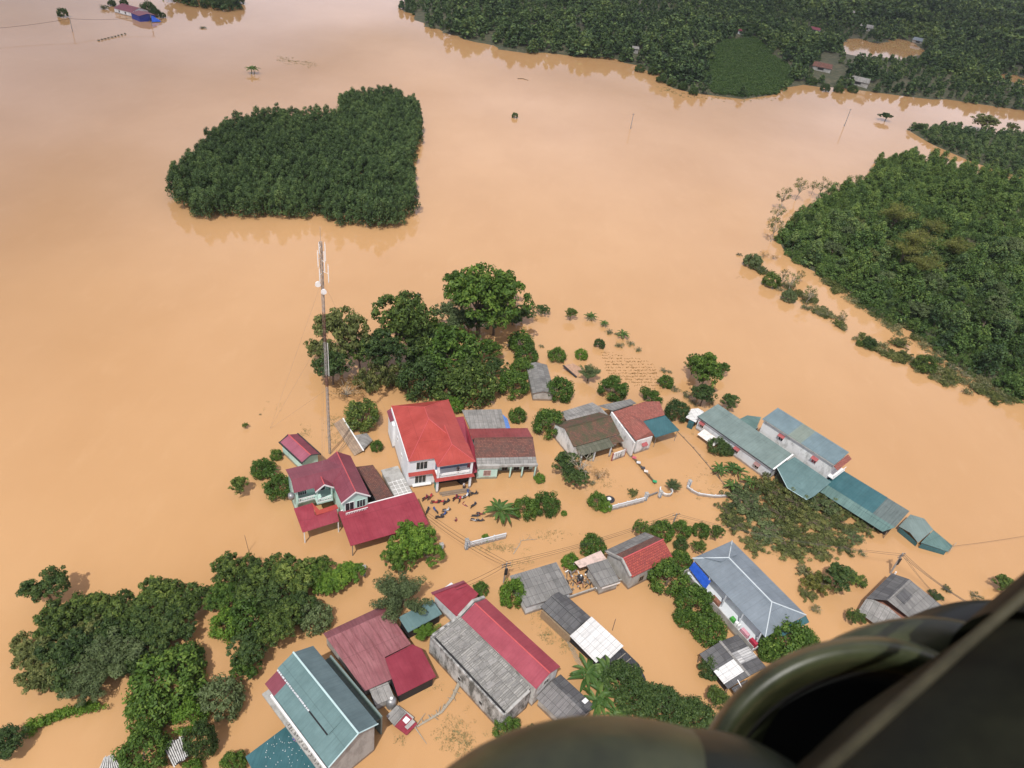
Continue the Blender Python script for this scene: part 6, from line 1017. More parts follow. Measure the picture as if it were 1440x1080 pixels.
# ---------------------------------------------------------------- mast
def projy(base, z):
    v = RT * base.x + FW * base.y + UP * (z - HCAM); return 540 + F * v[1] / v[2]
def zat(base, py):
    return min(np.linspace(0, 60, 1201), key=lambda z: abs(projy(base, z) - py))
mb_ = P(464, 638); e = empty('guyed_mast', mb_, 0.4, label='tall thin guyed lattice mast carrying white antennas', cat='mast'); HM = zat(mb_, 340)
def lattice(z0, z1, w, mat, name='mast_section'):
    m = MB(); n = max(1, int((z1 - z0) / 1.1)); c = [(w * math.cos(a), w * math.sin(a)) for a in (0.5, 2.594, 4.689)]
    for x, y in c: m.tube([(x, y, z0), (x, y, z1)], 0.055, 5)
    for k in range(n):
        a, bb = z0 + (z1 - z0) * k / n, z0 + (z1 - z0) * (k + 1) / n
        for i in range(3): (x0, y0), (x1, y1) = c[i], c[(i + 1) % 3]; m.tube([(x0, y0, a), (x1, y1, bb)], 0.035, 4, False); m.tube([(x0, y0, bb), (x1, y1, bb)], 0.03, 4, False)
    return m.build(name, mat, e)
MRED = plain('faded_mast_red', (0.16, 0.085, 0.07), rough=0.7); MWH = plain('faded_mast_white', (0.6, 0.58, 0.55), rough=0.6); MGR = plain('galvanised_grey', (0.34, 0.325, 0.31), rough=0.6)
ys = [638, 590, 545, 528, 482, 440, 410, 340]
for i, mt in enumerate([MGR, MGR, MRED, MGR, MRED, MGR, MGR]): lattice(zat(mb_, ys[i]) - (1.5 if i == 0 else 0), zat(mb_, ys[i + 1]), 0.25, mt)
MB().tube([(0, 0, HM - 0.5), (0, 0, HM + 2.6)], 0.03, 5).build('lightning_rod', MGR, e)
for px, y0, y1, side in [(449, 352, 372, -1), (461, 342, 366, 1), (452, 340, 352, -.6), (458, 352, 378, .6), (450, 375, 392, -.8), (464, 370, 392, 1.5)]:
    z0, z1 = zat(mb_, y1), zat(mb_, y0); x = side * 0.62; y = -0.7 + 0.5 * math.sin(px); a = MB(); a.box(x - 0.075, x + 0.075, y - 0.05, y + 0.05, z0, z1).tube([(x, y + 0.12, z0 - 0.3), (x, y + 0.12, z1 + 0.3)], 0.05, 5).tube([(0, 0, (z0 + z1) / 2), (x, y + 0.12, (z0 + z1) / 2)], 0.04, 4); a.build('antenna_panel', WHITEP, e)
for py, x in ((397, -0.8), (408, 0.1)): z = zat(mb_, py); MB().tube([(x, -0.3, z), (x, -0.75, z)], [0.42, 0.5], 12).build('dish_antenna', WHITEP, e)
gw = MB()
for zz in (HM * 0.35, HM * 0.62, HM * 0.85):
    for a in (0.3, 2.4, 4.5): gw.tube([(0, 0, zz), (math.cos(a) * 15, math.sin(a) * 15, -0.2)], 0.012, 3, False)
gw.build('guy_wires', STEEL, e)
MB().tube([(0.42, -0.25, zat(mb_, 528)), (0.42, -0.2, zat(mb_, 482))], 0.06, 5).build('cable_run', WHITEP, e)

# ---------------------------------------------------------------- poles and wires
PCON = plain('pole_concrete', (0.3, 0.28, 0.26), rough=0.9); POLES = {}
def pole(key, px, py, h, label, arms=2, r=0.14, lean=(0, 0), mat=None, dark=None):
    p = P(px, py); e = empty('power_pole' if arms else 'stake', p, 0.5, label=label, cat='power pole' if arms else 'stake'); top = Vector((lean[0], lean[1], h))
    MB().tube([(-lean[0] * 0.2, -lean[1] * 0.2, -1.2), top], [r, r * 0.75], 8).build('shaft', mat or PCON, e)
    for k in range(arms): z = h - 0.35 - 0.55 * k; MB().box(lean[0] - 0.85, lean[0] + 0.85, lean[1] - 0.05, lean[1] + 0.05, z - 0.05, z + 0.05).build('crossarm', BLKM, e); m = MB(); [m.tube([(lean[0] + x, lean[1], z), (lean[0] + x, lean[1], z + 0.22)], 0.06, 6) for x in (-0.7, 0, 0.7)]; m.build('insulators', MGR, e)
    if dark: MB().box(lean[0] - 0.25, lean[0] + 0.25, lean[1] - 0.35, lean[1] - 0.1, h * 0.45, h * 0.75).build('meter_box', BLKM, e)
    POLES[key] = p + Vector((lean[0], lean[1], h - 0.3)); return e
pole('a', 708, 819, 5.2, 'power pole with loaded crossarms beside the upright bright tree', dark=True); pole('b', 1252, 806, 5.4, 'dark leaning power pole with wires above the old grey house', lean=(0.3, 0.2), r=0.2, dark=True); pole('c', 946, 738, 3.2, 'short power pole top sticking out of the hedge row', 1)
pole('d', 102, 44, 6.5, 'slim far pole at the upper left carrying a sagging wire', 1, r=0.2); pole('e', 214, 37, 6.0, 'far pole with dark transformer below the farmstead', 2, r=0.22, dark=True); pole('f', 886.5, 181, 7.5, 'slim forked pole alone in open water at upper middle', 1, r=0.2); pole('g', 1187, 178, 10.0, 'thin pole in open water before the far bank', 1, r=0.24)
pole('h', 861, 887, 2.6, 'leaning wooden stake in the flooded square yard', 0, r=0.07, mat=WOOD, lean=(0.3, 0.4)); pole('i', 610, 752, 2.2, 'thin post with stay beside the carport corner', 0, r=0.05, mat=WOOD); pole('j', 350, 775, 4.0, 'bare crooked stick standing in open water at the left', 0, r=0.05, mat=WOOD, lean=(-0.3, 0.1)); pole('k', 1257, 809, 1, 'white stub at the foot of the leaning power pole', 0, r=0.2, mat=WHITEP)
WM = plain('wire_black', (0.03, 0.028, 0.025), rough=0.6)
def wire(label, a, c, n=3, sag=0.8, sp=0.5, r=0.028, group=None):
    m = MB(); d = (c - a); s_ = Vector((-d.y, d.x, 0)).normalized()
    for k in range(n):
        o = s_ * (k - (n - 1) / 2) * sp; m.tube([a.lerp(c, t) + o - Vector((0, 0, (sag + 0.25 * k) * 4 * t * (1 - t))) for t in np.linspace(0, 1, 14)], r, 3, False)
    m.build('overhead_wires', WM, None, label=label, cat='wires')
wire('bundle of wires between the pole by the bright tree and the hedge row pole', POLES['a'], POLES['c'], 3, 0.6); wire('wires from the pole by the bright tree to the carport corner', POLES['a'], P(598, 722, 4), 3, 0.5); wire('wires from the pole by the bright tree towards the crimson square roof', POLES['a'], P(640, 828, 3.6), 2, 0.3); wire('wires from the hedge row pole over the drowned trees', POLES['c'], POLES['b'], 2, 1.2)
wire('thick wires from the leaning power pole to the lower right', POLES['b'], P(1420, 880, 5), 3, 0.8, r=0.04); wire('service wires from the leaning pole over the old grey house', POLES['b'], P(1330, 850, 4), 2, 0.4); wire('single wire from the sinking shed off the right edge', P(1340, 768, 1.2), P(1560, 730, 3), 1, 0.8); wire('thin sagging wire between the two far poles at upper left', POLES['d'], POLES['e'], 1, 1.2, r=0.07); wire('thin sagging wire from the slim far pole off the left edge', POLES['d'], P(-120, 45, 6), 1, 1.5, r=0.07)

# ---------------------------------------------------------------- walls, gate piers, fences
def fence(name, label, pts, h=0.9, cat='fence', mat=None, panel=2.2, solid=False):
    e = empty(name, P(*pts[0]), 0, label=label, cat=cat); o = P(*pts[0]); mat = mat or LIGHTW
    W_ = [P(*p) - o for p in pts]
    for a, c in zip(W_, W_[1:]):
        d = c - a; ln = d.length; u = d / ln; nn = Vector((-u.y, u.x, 0)); n = max(1, round(ln / panel))
        def bar(s0, s1, z0, z1, t, m): A_, B_ = a + u * s0, a + u * s1; m.prism([(A_ + nn * t)[:2], (A_ - nn * t)[:2], (B_ - nn * t)[:2], (B_ + nn * t)[:2]], z0, z1)
        for k in range(n):
            m = MB(); s0 = ln * k / n; s1 = ln * (k + 1) / n
            if solid: bar(s0, s1, -1, h, 0.1, m)
            else:
                bar(s0, s1, h * 0.82, h, 0.1, m); bar(s0, s1, h * 0.48, h * 0.62, 0.06, m); bar(s0, s1, -1, h * 0.2, 0.08, m); q = 8
                for j in range(q): s_ = s0 + (s1 - s0) * (j + 0.5) / q; bar(s_ - 0.08, s_ + 0.08, h * 0.2, h * 0.86, 0.04, m)
            m.build('panel', mat, e)
            m = MB(); bar(s0 - 0.13, s0 + 0.13, -1, h + 0.15, 0.13, m); m.build('fence_post', mat, e)
    return e
def pier(px, py, h, label, w_=0.28, ball=False):
    e = empty('gate_pier', P(px, py), 0.45, label=label, cat='gate pier'); MB().box(-w_, w_, -w_, w_, -1.2, h).build('shaft', LIGHTW, e); MB().box(-w_ - 0.08, w_ + 0.08, -w_ - 0.08, w_ + 0.08, h, h + 0.14).add([(-w_, -w_, h + 0.14), (w_, -w_, h + 0.14), (w_, w_, h + 0.14), (-w_, w_, h + 0.14), (0, 0, h + 0.45)], [(0, 1, 4), (1, 2, 4), (2, 3, 4), (3, 0, 4)]).build('cap', CONC, e)
    MB().box(-w_ * 0.4, w_ * 0.4, -w_ - 0.03, -w_, 0.1, h * 0.85).build('inlay', plain('blue_grey_inlay', (0.2, 0.27, 0.34)), e)
fence('yard_fence', 'white balustrade fence in front of the white house yard', [(659.5, 770), (711, 757)], 1.45); pier(655.5, 772, 2.4, 'tall white gate pier at the left end of the white yard fence'); pier(620.5, 773, 1.4, 'short gate pier at the edge of the bright tree by the carport'); pier(512, 809, 2.2, 'lone pale gate post at the end of the bright tree row', 0.24)
fence('garden_fence', 'white garden fence below the mossy house yard', [(855, 719), (905, 706)], 1.35); pier(907, 703.5, 1.9, 'white gate pier at the right end of the garden fence'); pier(927, 699.5, 1.7, 'white gate pier joined to the round planter'); pier(968, 684, 1.6, 'white gate pier at the start of the curved wall')
fence('yard_gate', 'low grey sunken gate between the two garden piers', [(911, 699), (924, 694)], 0.5, cat='gate', mat=STEEL, solid=True)
fence('curved_wall', 'low pale wall curving right from the gate pier', [(966, 687), (972, 692), (982, 697), (1005, 700), (1030, 699)], 0.7, cat='wall', solid=True, panel=3)
c = P(936, 692); e = empty('round_planter', c, 0, label='round white planter wall holding a spiky plant', cat='planter'); m = MB(); n = 20
for k in range(n):
    a0, a1 = 2.6 + 4.4 * k / n, 2.6 + 4.4 * (k + 1) / n; r0, r1 = 1.15, 1.4; m.prism([(r0 * math.cos(a0), r0 * math.sin(a0)), (r1 * math.cos(a0), r1 * math.sin(a0)), (r1 * math.cos(a1), r1 * math.sin(a1)), (r0 * math.cos(a1), r0 * math.sin(a1))], -1, 0.75)
m.build('ring_wall', WHST, e)
e = fence('boundary_wall', 'dark mossy dividing wall strewn with washing between the two tiled house yards', [(884, 636), (886, 640), (921, 681)], 0.55, cat='wall', mat=plaster('mossy_wall', (0.22, 0.19, 0.14), amt=0.8, thr=0.45, stain=(0.07, 0.08, 0.04)), solid=True); o0 = P(884, 636)
for i, (t, cl) in enumerate([(0.15, (0.55, 0.12, 0.16)), (0.32, (0.6, 0.6, 0.6)), (0.5, (0.05, 0.05, 0.07)), (0.62, (0.65, 0.6, 0.55)), (0.97, (0.02, 0.3, 0.12))]): p = P(886 + 35 * t, 640 + 41 * t) - o0; m = MB().slab([(p.x - 0.45, p.y - 0.3, 0.62), (p.x + 0.4, p.y - 0.35, 0.66), (p.x + 0.45, p.y + 0.3, 0.64), (p.x - 0.4, p.y + 0.35, 0.68)], 0.1); m.build('cloth', plain('cloth_%d' % i, cl), e)
fence('sunken_fence', 'thin dark sunken fence line running past the banana plants', [(948, 602), (975, 630), (1002, 662), (1032, 697)], 0.12, mat=WOOD, solid=True, panel=3)
fence('low_wall', 'low wet wall below the rubble yard and the vivid red tiled house', [(800, 842), (838, 829), (882, 815), (915, 803)], 0.7, cat='wall', mat=CONC, solid=True, panel=5)
# ---- small things
def tank(px, py, label, r=0.7, h=1.4, mat=None, z=0): e = empty('water_tank', P(px, py, z), 0, label=label, cat='water tank'); MB().lathe([(r * 0.9, -0.5), (r, 0), (r, h), (r * 0.8, h + 0.2), (r * 0.3, h + 0.35)], 18).build('body', mat or STEEL, e, smooth=True); MB().lathe([(r * 0.3, h + 0.3), (r * 0.3, h + 0.45), (0.05, h + 0.48)], 12).build('lid', WHITEP, e)
tank(550, 992, 'round steel water tank beside the short grey corrugated roof', 0.75, 1.5); tank(815, 818, 'black water drum with white lid in the rubble yard', 0.55, 1.3, BLKM)
e = empty('black_tub', P(857.5, 703), 0, label='round black tub with white sacks afloat beside the garden fence', cat='tub'); MB().lathe([(0.6, -0.1), (0.95, 0.0), (1.0, 0.22), (0.85, 0.22), (0.75, 0.08)], 20).build('ring', BLKM, e, smooth=True); MB().lathe([(0.4, 0.05), (0.5, 0.2), (0.25, 0.4)], 9, (-0.15, 0.15, 0)).build('sack', WHITEP, e, smooth=True)
rs6 = random.Random(12); m = MB(); mm = [WHITEP, WOOD, BLKM, RUST, STEEL]
m2 = [MB() for _ in mm]
for k in range(150): p = P(rs6.uniform(792, 842), rs6.uniform(792, 832), 0.3); i = rs6.randrange(5); a = rs6.random() * 3; l = rs6.uniform(0.2, 0.9); z = rs6.uniform(0.1, 0.9); m2[i].tube([(p.x, p.y, z), (p.x + l * math.cos(a), p.y + l * math.sin(a), z + rs6.uniform(-0.2, 0.3))], rs6.uniform(0.04, 0.16), 4)
mj = MB()
for i, q in enumerate(m2): bs = len(mj.v); mj.v += q.v; mj.f += [tuple(bs + t for t in f) for f in q.f]; mj.m += [i] * len(q.f)
tag(mj.build('rubble_heap', mm), kind='stuff')
def cdeb():
    e = Bld('collapsed_shed', 'collapsed shed roof of brown battens and grey sheets half sunk right of the mast', 'collapsed shed', (495, 615))
    BRN = fibro('battened_brown_sheet', (0.42, 0.31, 0.22), (0.34, 0.24, 0.17), sw=3, sl=0.5, gap=0.5); e.poly('roof', BRN, [(469, 596, 0.15), (482, 588, 0.9), (511, 633, 0.7), (498, 641, 0.1)], 0.08); e.poly('verge', WHITEP, [(481.5, 588, 1.0), (483, 587.5, 1.0), (512, 633, 0.85), (510.5, 634, 0.85)], 0.08); e.poly('roof', FIBL, [(499, 612, 1.0), (516, 609, 1.0), (524, 619, 0.5), (511.5, 632, 0.75)], 0.06)
    p, q = e.q(472, 640, 0.2), e.q(492, 611, 1.1); e.part('pole', WOOD, MB().tube([p, q], 0.06, 5)); e.part('pole', WOOD, MB().tube([p + Vector((0.5, 0.1, 0)), q + Vector((0.6, -0.2, 0.1))], 0.05, 5))
cdeb()
def log(label, pts, r, mat=None, n=10, name='fallen_tree'):
    w_ = [P(*p) for p in pts]; e = empty(name, w_[0], 0, label=label, cat='fallen tree' if name == 'fallen_tree' else 'pole'); m = MB(); ps = [q - w_[0] for q in w_]; m.tube(ps, [r * (1 - 0.6 * i / (len(ps) - 1)) for i in range(len(ps))], 7).build('trunk', mat or PALEBARK, e); rr = random.Random(len(pts) * 7 + int(pts[0][0])); m = MB()
    for k in range(n): t = rr.uniform(0.1, 1) * (len(ps) - 1); i = min(int(t), len(ps) - 2); a = ps[i].lerp(ps[i + 1], t - i); m.tube([a, a + Vector((rr.uniform(-1, 1), rr.uniform(-1, 1), rr.uniform(0, 0.7)))], [r * 0.3, r * 0.08], 4, False)
    if n: m.build('branches', mat or PALEBARK, e)
log('pale fallen tree trunk curving from the long grey store to the raft-like hut', [(645, 962, 0.3), (637, 980, 0.25), (621, 1001, 0.2), (603, 1012, 0.15), (586, 1022, 0.1)], 0.3, n=26); log('bleached driftwood pole end pointing down from the raft-like hut', [(583, 1022, 0.3), (600, 1046, 0.1)], 0.09, n=0, name='drift_pole'); log('second bleached pole leaning on the raft-like hut', [(584, 1022, 0.4), (598, 1003, 0.3)], 0.08, n=0, name='drift_pole'); log('crooked drifting branch in the flooded road', [(722, 779, 0.05), (731, 765, 0.1), (733, 760, 0.15), (755, 758, 0.05)], 0.09, n=14); log('long dark driftwood branch afloat in the open upper water', [(728, 110.5, 0.1), (735, 110.5, 0.15), (743, 113, 0.1)], 0.2, DARKBARK, n=4)
for i in range(7):
    a = P(795 + 2.2 * i, 898 + 5 * i, 0.4); c = P(808 + 2.4 * i, 912 + 5 * i, 0.5); o = MB().tube([(0, 0, 0), c - a], 0.05, 5).build('bamboo_pole', PALEBARK, None, label='thin bleached bamboo pole of the broken rack above the banana thicket', cat='pole', group='poles of the broken bamboo rack'); o.location = a

# motorbikes
def bike():
    e = empty('motorbike', (0, 0, 0))
    for x in (-0.62, 0.62):
        m = MB(); ring = [(x + 0.27 * math.cos(t), 0, 0.3 + 0.27 * math.sin(t)) for t in np.linspace(0, 2 * math.pi, 15)]; m.tube(ring, 0.055, 5, False).tube([(x, -0.06, 0.3), (x, 0.06, 0.3)], 0.1, 8).build('wheel', BLKM, e)
    m = MB(); m.add([(x, y * w_, z) for x, w_, z in ((-0.75, .1, .72), (-0.3, .17, .62), (0.05, .14, .42), (0.35, .2, .45), (0.52, .16, .95), (-0.75, .08, .6), (-0.3, .13, .38), (0.05, .14, .3), (0.35, .16, .3), (0.6, .1, .7)) for y in (-1, 1)], [(0, 2, 3, 1), (2, 4, 5, 3), (4, 6, 7, 5), (6, 8, 9, 7), (10, 11, 13, 12), (12, 13, 15, 14), (14, 15, 17, 16), (16, 17, 19, 18), (8, 18, 19, 9), (0, 1, 11, 10), (0, 10, 12, 2), (2, 12, 14, 4), (4, 14, 16, 6), (6, 16, 18, 8), (1, 3, 13, 11), (3, 5, 15, 13), (5, 7, 17, 15), (7, 9, 19, 17)]); m.build('body', BIKEC[0], e)
    MB().slab([(-0.8, -0.13, 0.76), (-0.1, -0.13, 0.7), (-0.1, 0.13, 0.7), (-0.8, 0.13, 0.76)], 0.08).build('seat', BLKM, e); m = MB(); m.tube([(0.5, 0, 0.5), (0.62, 0, 0.3)], 0.05, 5).tube([(0.42, -0.34, 0.98), (0.5, 0, 1.0), (0.42, 0.34, 0.98)], 0.03, 5).build('handlebar', STEEL, e); return e
BIKEC = [plain('bike_dark', (0.04, 0.045, 0.06), rough=0.35), plain('bike_red', (0.4, 0.04, 0.05), rough=0.35), plain('bike_white', (0.55, 0.56, 0.58), rough=0.35), plain('bike_blue', (0.06, 0.1, 0.25), rough=0.35), plain('bike_wine', (0.2, 0.03, 0.05), rough=0.35)]
CN = ['dark', 'red', 'white', 'blue', 'wine']
BK0 = bike(); BT = {}
spots = [(598, 701, 1, 4, 0.2), (604, 699, 1.2, 1, 0.2), (600.6, 718, 1.4, 0, 0.1), (628, 706, .9, 0, 0.1), (621, 704, .2, 1, 0), (613, 717, 2.3, 3, 0), (618, 727, .4, 0, 0.1), (624, 723, .9, 3, 0), (628, 717, .5, 2, 0), (641, 700, 1.1, 4, 0), (646, 702, 1.5, 1, 0), (650.6, 709, 2.4, 4, -0.2), (667, 694, .5, 0, 0), (666, 710, 1, 0, 0), (669, 724, .3, 0, -0.1), (676, 722, .2, 4, -0.1), (668, 731, .1, 2, -0.1), (675, 731, .3, 0, -0.1), (649, 699, .3, 2, 0), (655, 697, 1, 2, 0), (658, 693, 2, 3, 0), (612, 706, .3, 1, 0)]
WHERE = ['leftmost by the house front', 'second from the left by the house front', 'beside the crimson carport edge', 'steepest in the middle cluster', 'at the top of the middle cluster', 'at the left of the middle cluster', 'lowest of the middle cluster', 'second lowest of the middle cluster', 'at the right of the middle cluster', 'left of three before the porch step', 'middle of three before the porch step', 'lying half under water below the porch step', 'farthest right near the mint corner room', 'alone right of the porch step', 'upper left of the foursome near the banana clump', 'upper right of the foursome near the banana clump', 'lower left of the foursome near the banana clump', 'lower right of the foursome near the banana clump', 'right of three before the porch step', 'under the right porch pillar', 'behind the right porch pillar', 'between house front and middle cluster']
kids = [(o, o.name.split('.')[0]) for o in BK0.children]
for i, ((px, py, a, ci, dz), wh) in enumerate(zip(spots, WHERE)):
    p = P(px, py, 0.4); r = BK0 if i == 0 else BK0.copy()
    if i: C.objects.link(r)
    r.location = (p.x, p.y, dz - 0.05); r.rotation_euler = (rnd.uniform(-0.25, 0.25) if dz > -0.2 else 1.2, 0, a); tag(r, '%s motorbike standing in the flooded yard, %s' % (CN[ci], wh), 'motorbike', 'motorbikes in the flooded yard')
    for o, nm in kids:
        c = o if i == 0 else o.copy()
        if i: C.objects.link(c)
        c.parent = r
        if nm == 'body':
            if ci not in BT: mm_ = o.data.copy(); mm_.materials.clear(); mm_.materials.append(BIKEC[ci]); BT[ci] = mm_
            c.data = BT[ci]
# people
SKIN = plain('skin', (0.42, 0.24, 0.16), rough=0.6)
def person(x, y, z, rz, label, shirt, hat=None, crouch=False, trousers=(0.04, 0.045, 0.07)):
    e = empty('person', (x, y, z), rz, label=label, cat='person'); b_ = 0.5 if crouch else 0.92; v = [(0, 0, b_), (0, 0.02, b_ + 0.25), (0, 0.05, b_ + 0.5), (0, 0.06, b_ + 0.6), (0, 0.09, b_ + 0.72), (0, 0.1, b_ + 0.82)]; rr = [0.14, 0.13, 0.15, 0.055, 0.095, 0.085]; ed = [(i, i + 1) for i in range(5)]
    for s in (-1, 1):
        n = len(v); v += [(s * 0.1, 0, b_ - 0.04), (s * 0.13, 0.35 if crouch else 0.05, 0.48 if crouch else 0.48), (s * 0.13, 0.08 if crouch else 0.0, 0.07), (s * 0.14, 0.24 if crouch else 0.16, 0.03)]; rr += [0.1, 0.07, 0.045, 0.035]; ed += [(0, n), (n, n + 1), (n + 1, n + 2), (n + 2, n + 3)]
        n = len(v); v += [(s * 0.19, 0.05, b_ + 0.48), (s * 0.25, 0.12, b_ + 0.22), (s * 0.2, 0.34, b_ + 0.14), (s * 0.19, 0.4, b_ + 0.13)]; rr += [0.055, 0.042, 0.03, 0.03]; ed += [(2, n), (n, n + 1), (n + 1, n + 2), (n + 2, n + 3)]; h = n + 3
        for k, (dx, l) in enumerate(((-0.03, .07), (-0.01, .085), (0.012, .08), (0.03, .065))): v.append((s * 0.19 + dx, 0.4 + l, b_ + 0.11 - 0.01 * k)); rr.append(0.009); ed.append((h, len(v) - 1))
        v.append((s * 0.14, 0.43, b_ + 0.13)); rr.append(0.01); ed.append((h, len(v) - 1))
    me = bpy.data.meshes.new('body'); me.from_pydata(v, ed, []); o = link(bpy.data.objects.new('body', me), e); me.materials.append(SKIN); sk = o.modifiers.new('skin', 'SKIN'); me.skin_vertices or None
    for i, r_ in enumerate(rr): me.skin_vertices[0].data[i].radius = (r_, r_)
    me.skin_vertices[0].data[0].use_root = True; o.modifiers.new('sub', 'SUBSURF').levels = 1
    MB().lathe([(0.19, b_ - 0.05), (0.17, b_ + 0.2), (0.2, b_ + 0.45), (0.12, b_ + 0.57)], 12).build('shirt', plain('shirt_' + shirt[0], shirt[1]), e, smooth=True); m = MB()
    for s in (-1, 1): m.tube([(s * 0.1, 0, b_ + 0.02), (s * 0.13, 0.35 if crouch else 0.05, 0.5), (s * 0.13, 0.08 if crouch else 0, 0.12)], [0.13, 0.1, 0.07], 8); m.tube([(s * 0.17, 0.05, b_ + 0.5), (s * 0.25, 0.12, b_ + 0.24)], [0.085, 0.07], 8)
    m.build('trousers_and_sleeves', plain('cloth_dark_' + shirt[0], trousers if shirt[0] != 'blue' else (0.03, 0.07, 0.4)), e)
    if hat: MB().lathe([(0.27, b_ + 0.84), (0.15, b_ + 0.92), (0.02, b_ + 1.02)], 14, (0, 0.1, 0)).build('conical_hat', WHITEP, e)
    else: MB().lathe([(0.09, b_ + 0.8), (0.108, b_ + 0.87), (0.07, b_ + 0.95)], 10, (0, 0.09, 0)).build('hair', BLKM, e)
p = P(417, 1041, 3.0); person(p.x, p.y, 2.97, 2.2, 'person in blue with pale conical hat crouching on the wide deep teal roof', ('blue', (0.03, 0.07, 0.45)), True, True)
p = P(652, 686, 0.3); person(p.x, p.y, 0.1, 2.8, 'person in white top standing among motorbikes at the porch of the white house', ('white', (0.7, 0.7, 0.7)))
p = P(641.5, 731, 0.3); person(p.x, p.y, -0.9, 1.2, 'person in dark red wading chest deep in the flooded yard', ('red', (0.25, 0.04, 0.05)))
p = WHB.q(642, 652, 4.4); p = WHB.e.location + Matrix.Rotation(WHB.rz, 3, 'Z') @ Vector((WHB.L * 0.78, -1.2, 0)); person(p.x, p.y, 3.8, 3.3, 'person in dark clothes standing on the upper balcony of the white house', ('dark', (0.04, 0.04, 0.06)))

# ---------------------------------------------------------------- helicopter, just outside the open door
def K(px, py, d):
    r = Vector(((px - 720) / F * d, (540 - py) / F * d, -d)); return M @ r
OLIVE = newmat('olive_gloss_paint'); nt_ = OLIVE[1]; L(nt_, ramp(nt_, noise(nt_, 3.0, 5, 0.6), [(0.38, (0.016, 0.02, 0.010)), (0.55, (0.045, 0.052, 0.024)), (0.75, (0.085, 0.08, 0.042))]), OLIVE[2].inputs['Base Color']); OLIVE[2].inputs['Roughness'].default_value = 0.36; OLIVE[2].inputs['Specular IOR Level'].default_value = 0.3; OLIVE = OLIVE[0]
DKG = plain('dark_green_gloss', (0.007, 0.011, 0.006), rough=0.4, spec=0.25, var=0.5, scale=4); BLK2 = plain('near_black_paint', (0.010, 0.011, 0.006), rough=0.6, spec=0.1, var=0.6, scale=6); INS = plain('duct_inside', (0.006, 0.007, 0.006), rough=0.8)  # near-black strut colour carries the shade on its underside
hel = empty('helicopter', K(1250, 1050, 1.6), 0, label='dark olive helicopter flank with round duct and thick strut at the lower right', cat='helicopter')
def hpart(m, name, mat, smooth=True): o = m.build(name, mat, None, smooth=smooth); o.parent = hel; o.location = -hel.location; return o
def ring_at(cx, cy, rx, ry, rot, d, n=64):
    return [K(cx + rx * math.cos(t) * math.cos(rot) - ry * math.sin(t) * math.sin(rot), cy + rx * math.cos(t) * math.sin(rot) + ry * math.sin(t) * math.cos(rot), d) for t in np.linspace(0, 2 * math.pi, n, endpoint=False)]
def loft(rings, mat, name, cap=False):
    m = MB(); n = len(rings[0]); m.add([p for r in rings for p in r], [(i * n + k, i * n + (k + 1) % n, (i + 1) * n + (k + 1) % n, (i + 1) * n + k) for i in range(len(rings) - 1) for k in range(n)] + ([tuple(range((len(rings) - 1) * n, len(rings) * n))] if cap else [])); return hpart(m, name, mat)
ro = -0.35
loft([ring_at(1205, 1105, 186, 158, ro, 1.75), ring_at(1203, 1104, 196, 170, ro, 1.66), ring_at(1200, 1102, 212, 186, ro, 1.63), ring_at(1200, 1102, 226, 198, ro, 1.68), ring_at(1200, 1102, 232, 204, ro, 1.8), ring_at(1205, 1110, 230, 202, ro, 2.05)], OLIVE, 'duct_lip')
loft([ring_at(1205, 1105, 186, 158, ro, 1.752), ring_at(1190, 1090, 150, 125, ro, 2.1)], INS, 'duct_inside', True)
loft([ring_at(1205, 1108, 214, 186, ro, 1.86), ring_at(1290, 1120, 236, 226, ro, 1.9), ring_at(1290, 1120, 256, 246, ro, 1.93), ring_at(1290, 1120, 262, 252, ro, 2.1), ring_at(1300, 1130, 262, 252, ro, 2.4)], OLIVE, 'cowling')
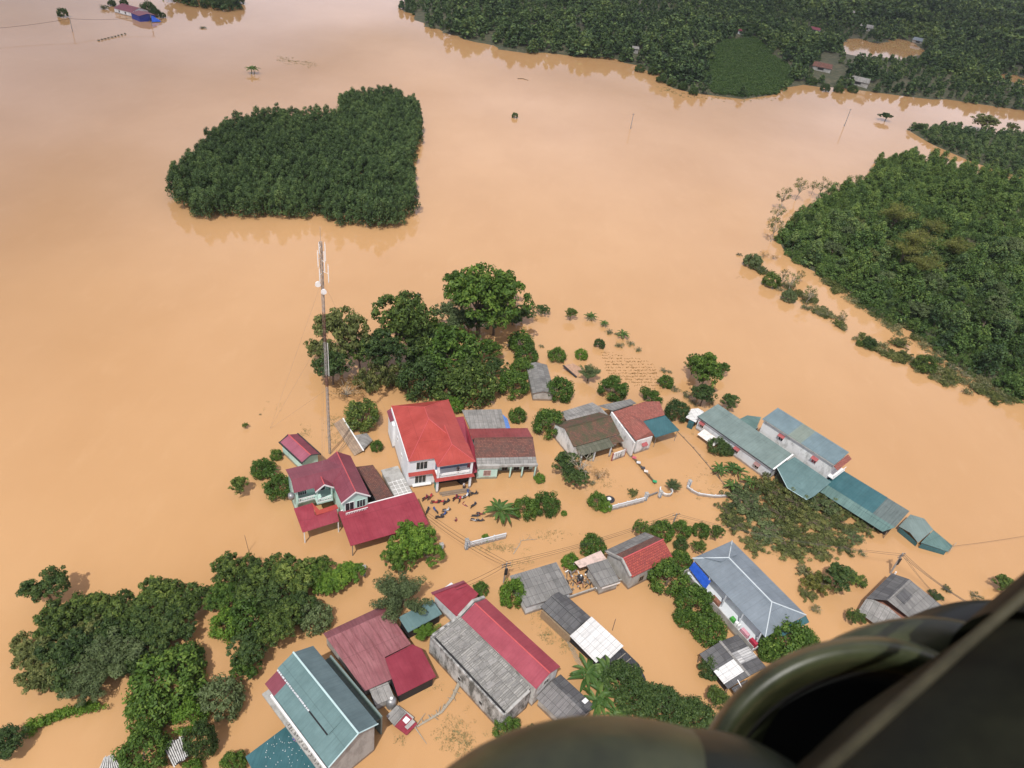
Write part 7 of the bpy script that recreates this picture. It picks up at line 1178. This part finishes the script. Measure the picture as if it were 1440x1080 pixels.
loft([ring_at(1292, 1120, 240, 230, ro, 2.3), ring_at(1380, 1080, 236, 226, ro, 2.4), ring_at(1380, 1080, 244, 236, ro, 2.45), ring_at(1390, 1090, 240, 230, ro, 2.8)], DKG, 'cowling')
def bigtube(pts, mat, name):                # (px, py, radius px, depth)
    m = MB(); m.tube([K(a, b_, d) for a, b_, r, d in pts], [r * d / F for a, b_, r, d in pts], 48); return hpart(m, name, mat)
bigtube([(1735, 925, 235, 1.6), (1628, 1014, 235, 1.5), (1546, 1080, 232, 1.44)], BLK2, 'strut_collar'); hpart(MB().tube([K(1470, 812, 1.36), K(1352, 912, 1.27), K(1150, 1092, 1.14)], 0.010, 10), 'edge_strip', plain('dull_olive', (0.05, 0.045, 0.026), rough=0.6, spec=0.15, var=0.5, scale=8)); bigtube([(1548, 1078, 219, 1.44), (1350, 1196, 206, 1.3), (1200, 1330, 200, 1.2)], BLK2, 'strut')  # olive strip added as the strut's sunlit edge, light held in its colour
def ellip(cx, cy, rx, ry, rz, d, mat, name, nu=40, nv=24):
    m = MB(); pts = []
    for i in range(nv + 1):
        ph = math.pi * i / nv
        for k in range(nu): th = 2 * math.pi * k / nu; pts.append(K(cx, cy, d) + M.to_3x3() @ Vector((rx * d / F * math.sin(ph) * math.cos(th), ry * d / F * math.cos(ph), rz * math.sin(ph) * math.sin(th))))
    m.add(pts, [(i * nu + k, (i + 1) * nu + k, (i + 1) * nu + (k + 1) % nu, i * nu + (k + 1) % nu) for i in range(nv) for k in range(nu)]); return hpart(m, name, mat)
ellip(862, 1268, 336, 234, 0.35, 1.35, OLIVE, 'fairing'); ellip(1006, 1290, 240, 232, 0.36, 1.33, DKG, 'fairing_panel')

# ---------------------------------------------------------------- the air: thin even haze
hm = bpy.data.materials.new('haze_air'); hm.use_nodes = True; nt = hm.node_tree; nt.nodes.clear(); ho_ = N(nt, 'ShaderNodeOutputMaterial'); hv = N(nt, 'ShaderNodeVolumePrincipled'); hv.inputs['Color'].default_value = (0.85, 0.92, 1.0, 1); hv.inputs['Density'].default_value = 0.00005; L(nt, hv.outputs[0], ho_.inputs['Volume'])
MB().box(-7100, 9100, -600, 9100, -3, 108).build('haze', hm, None, kind='stuff')
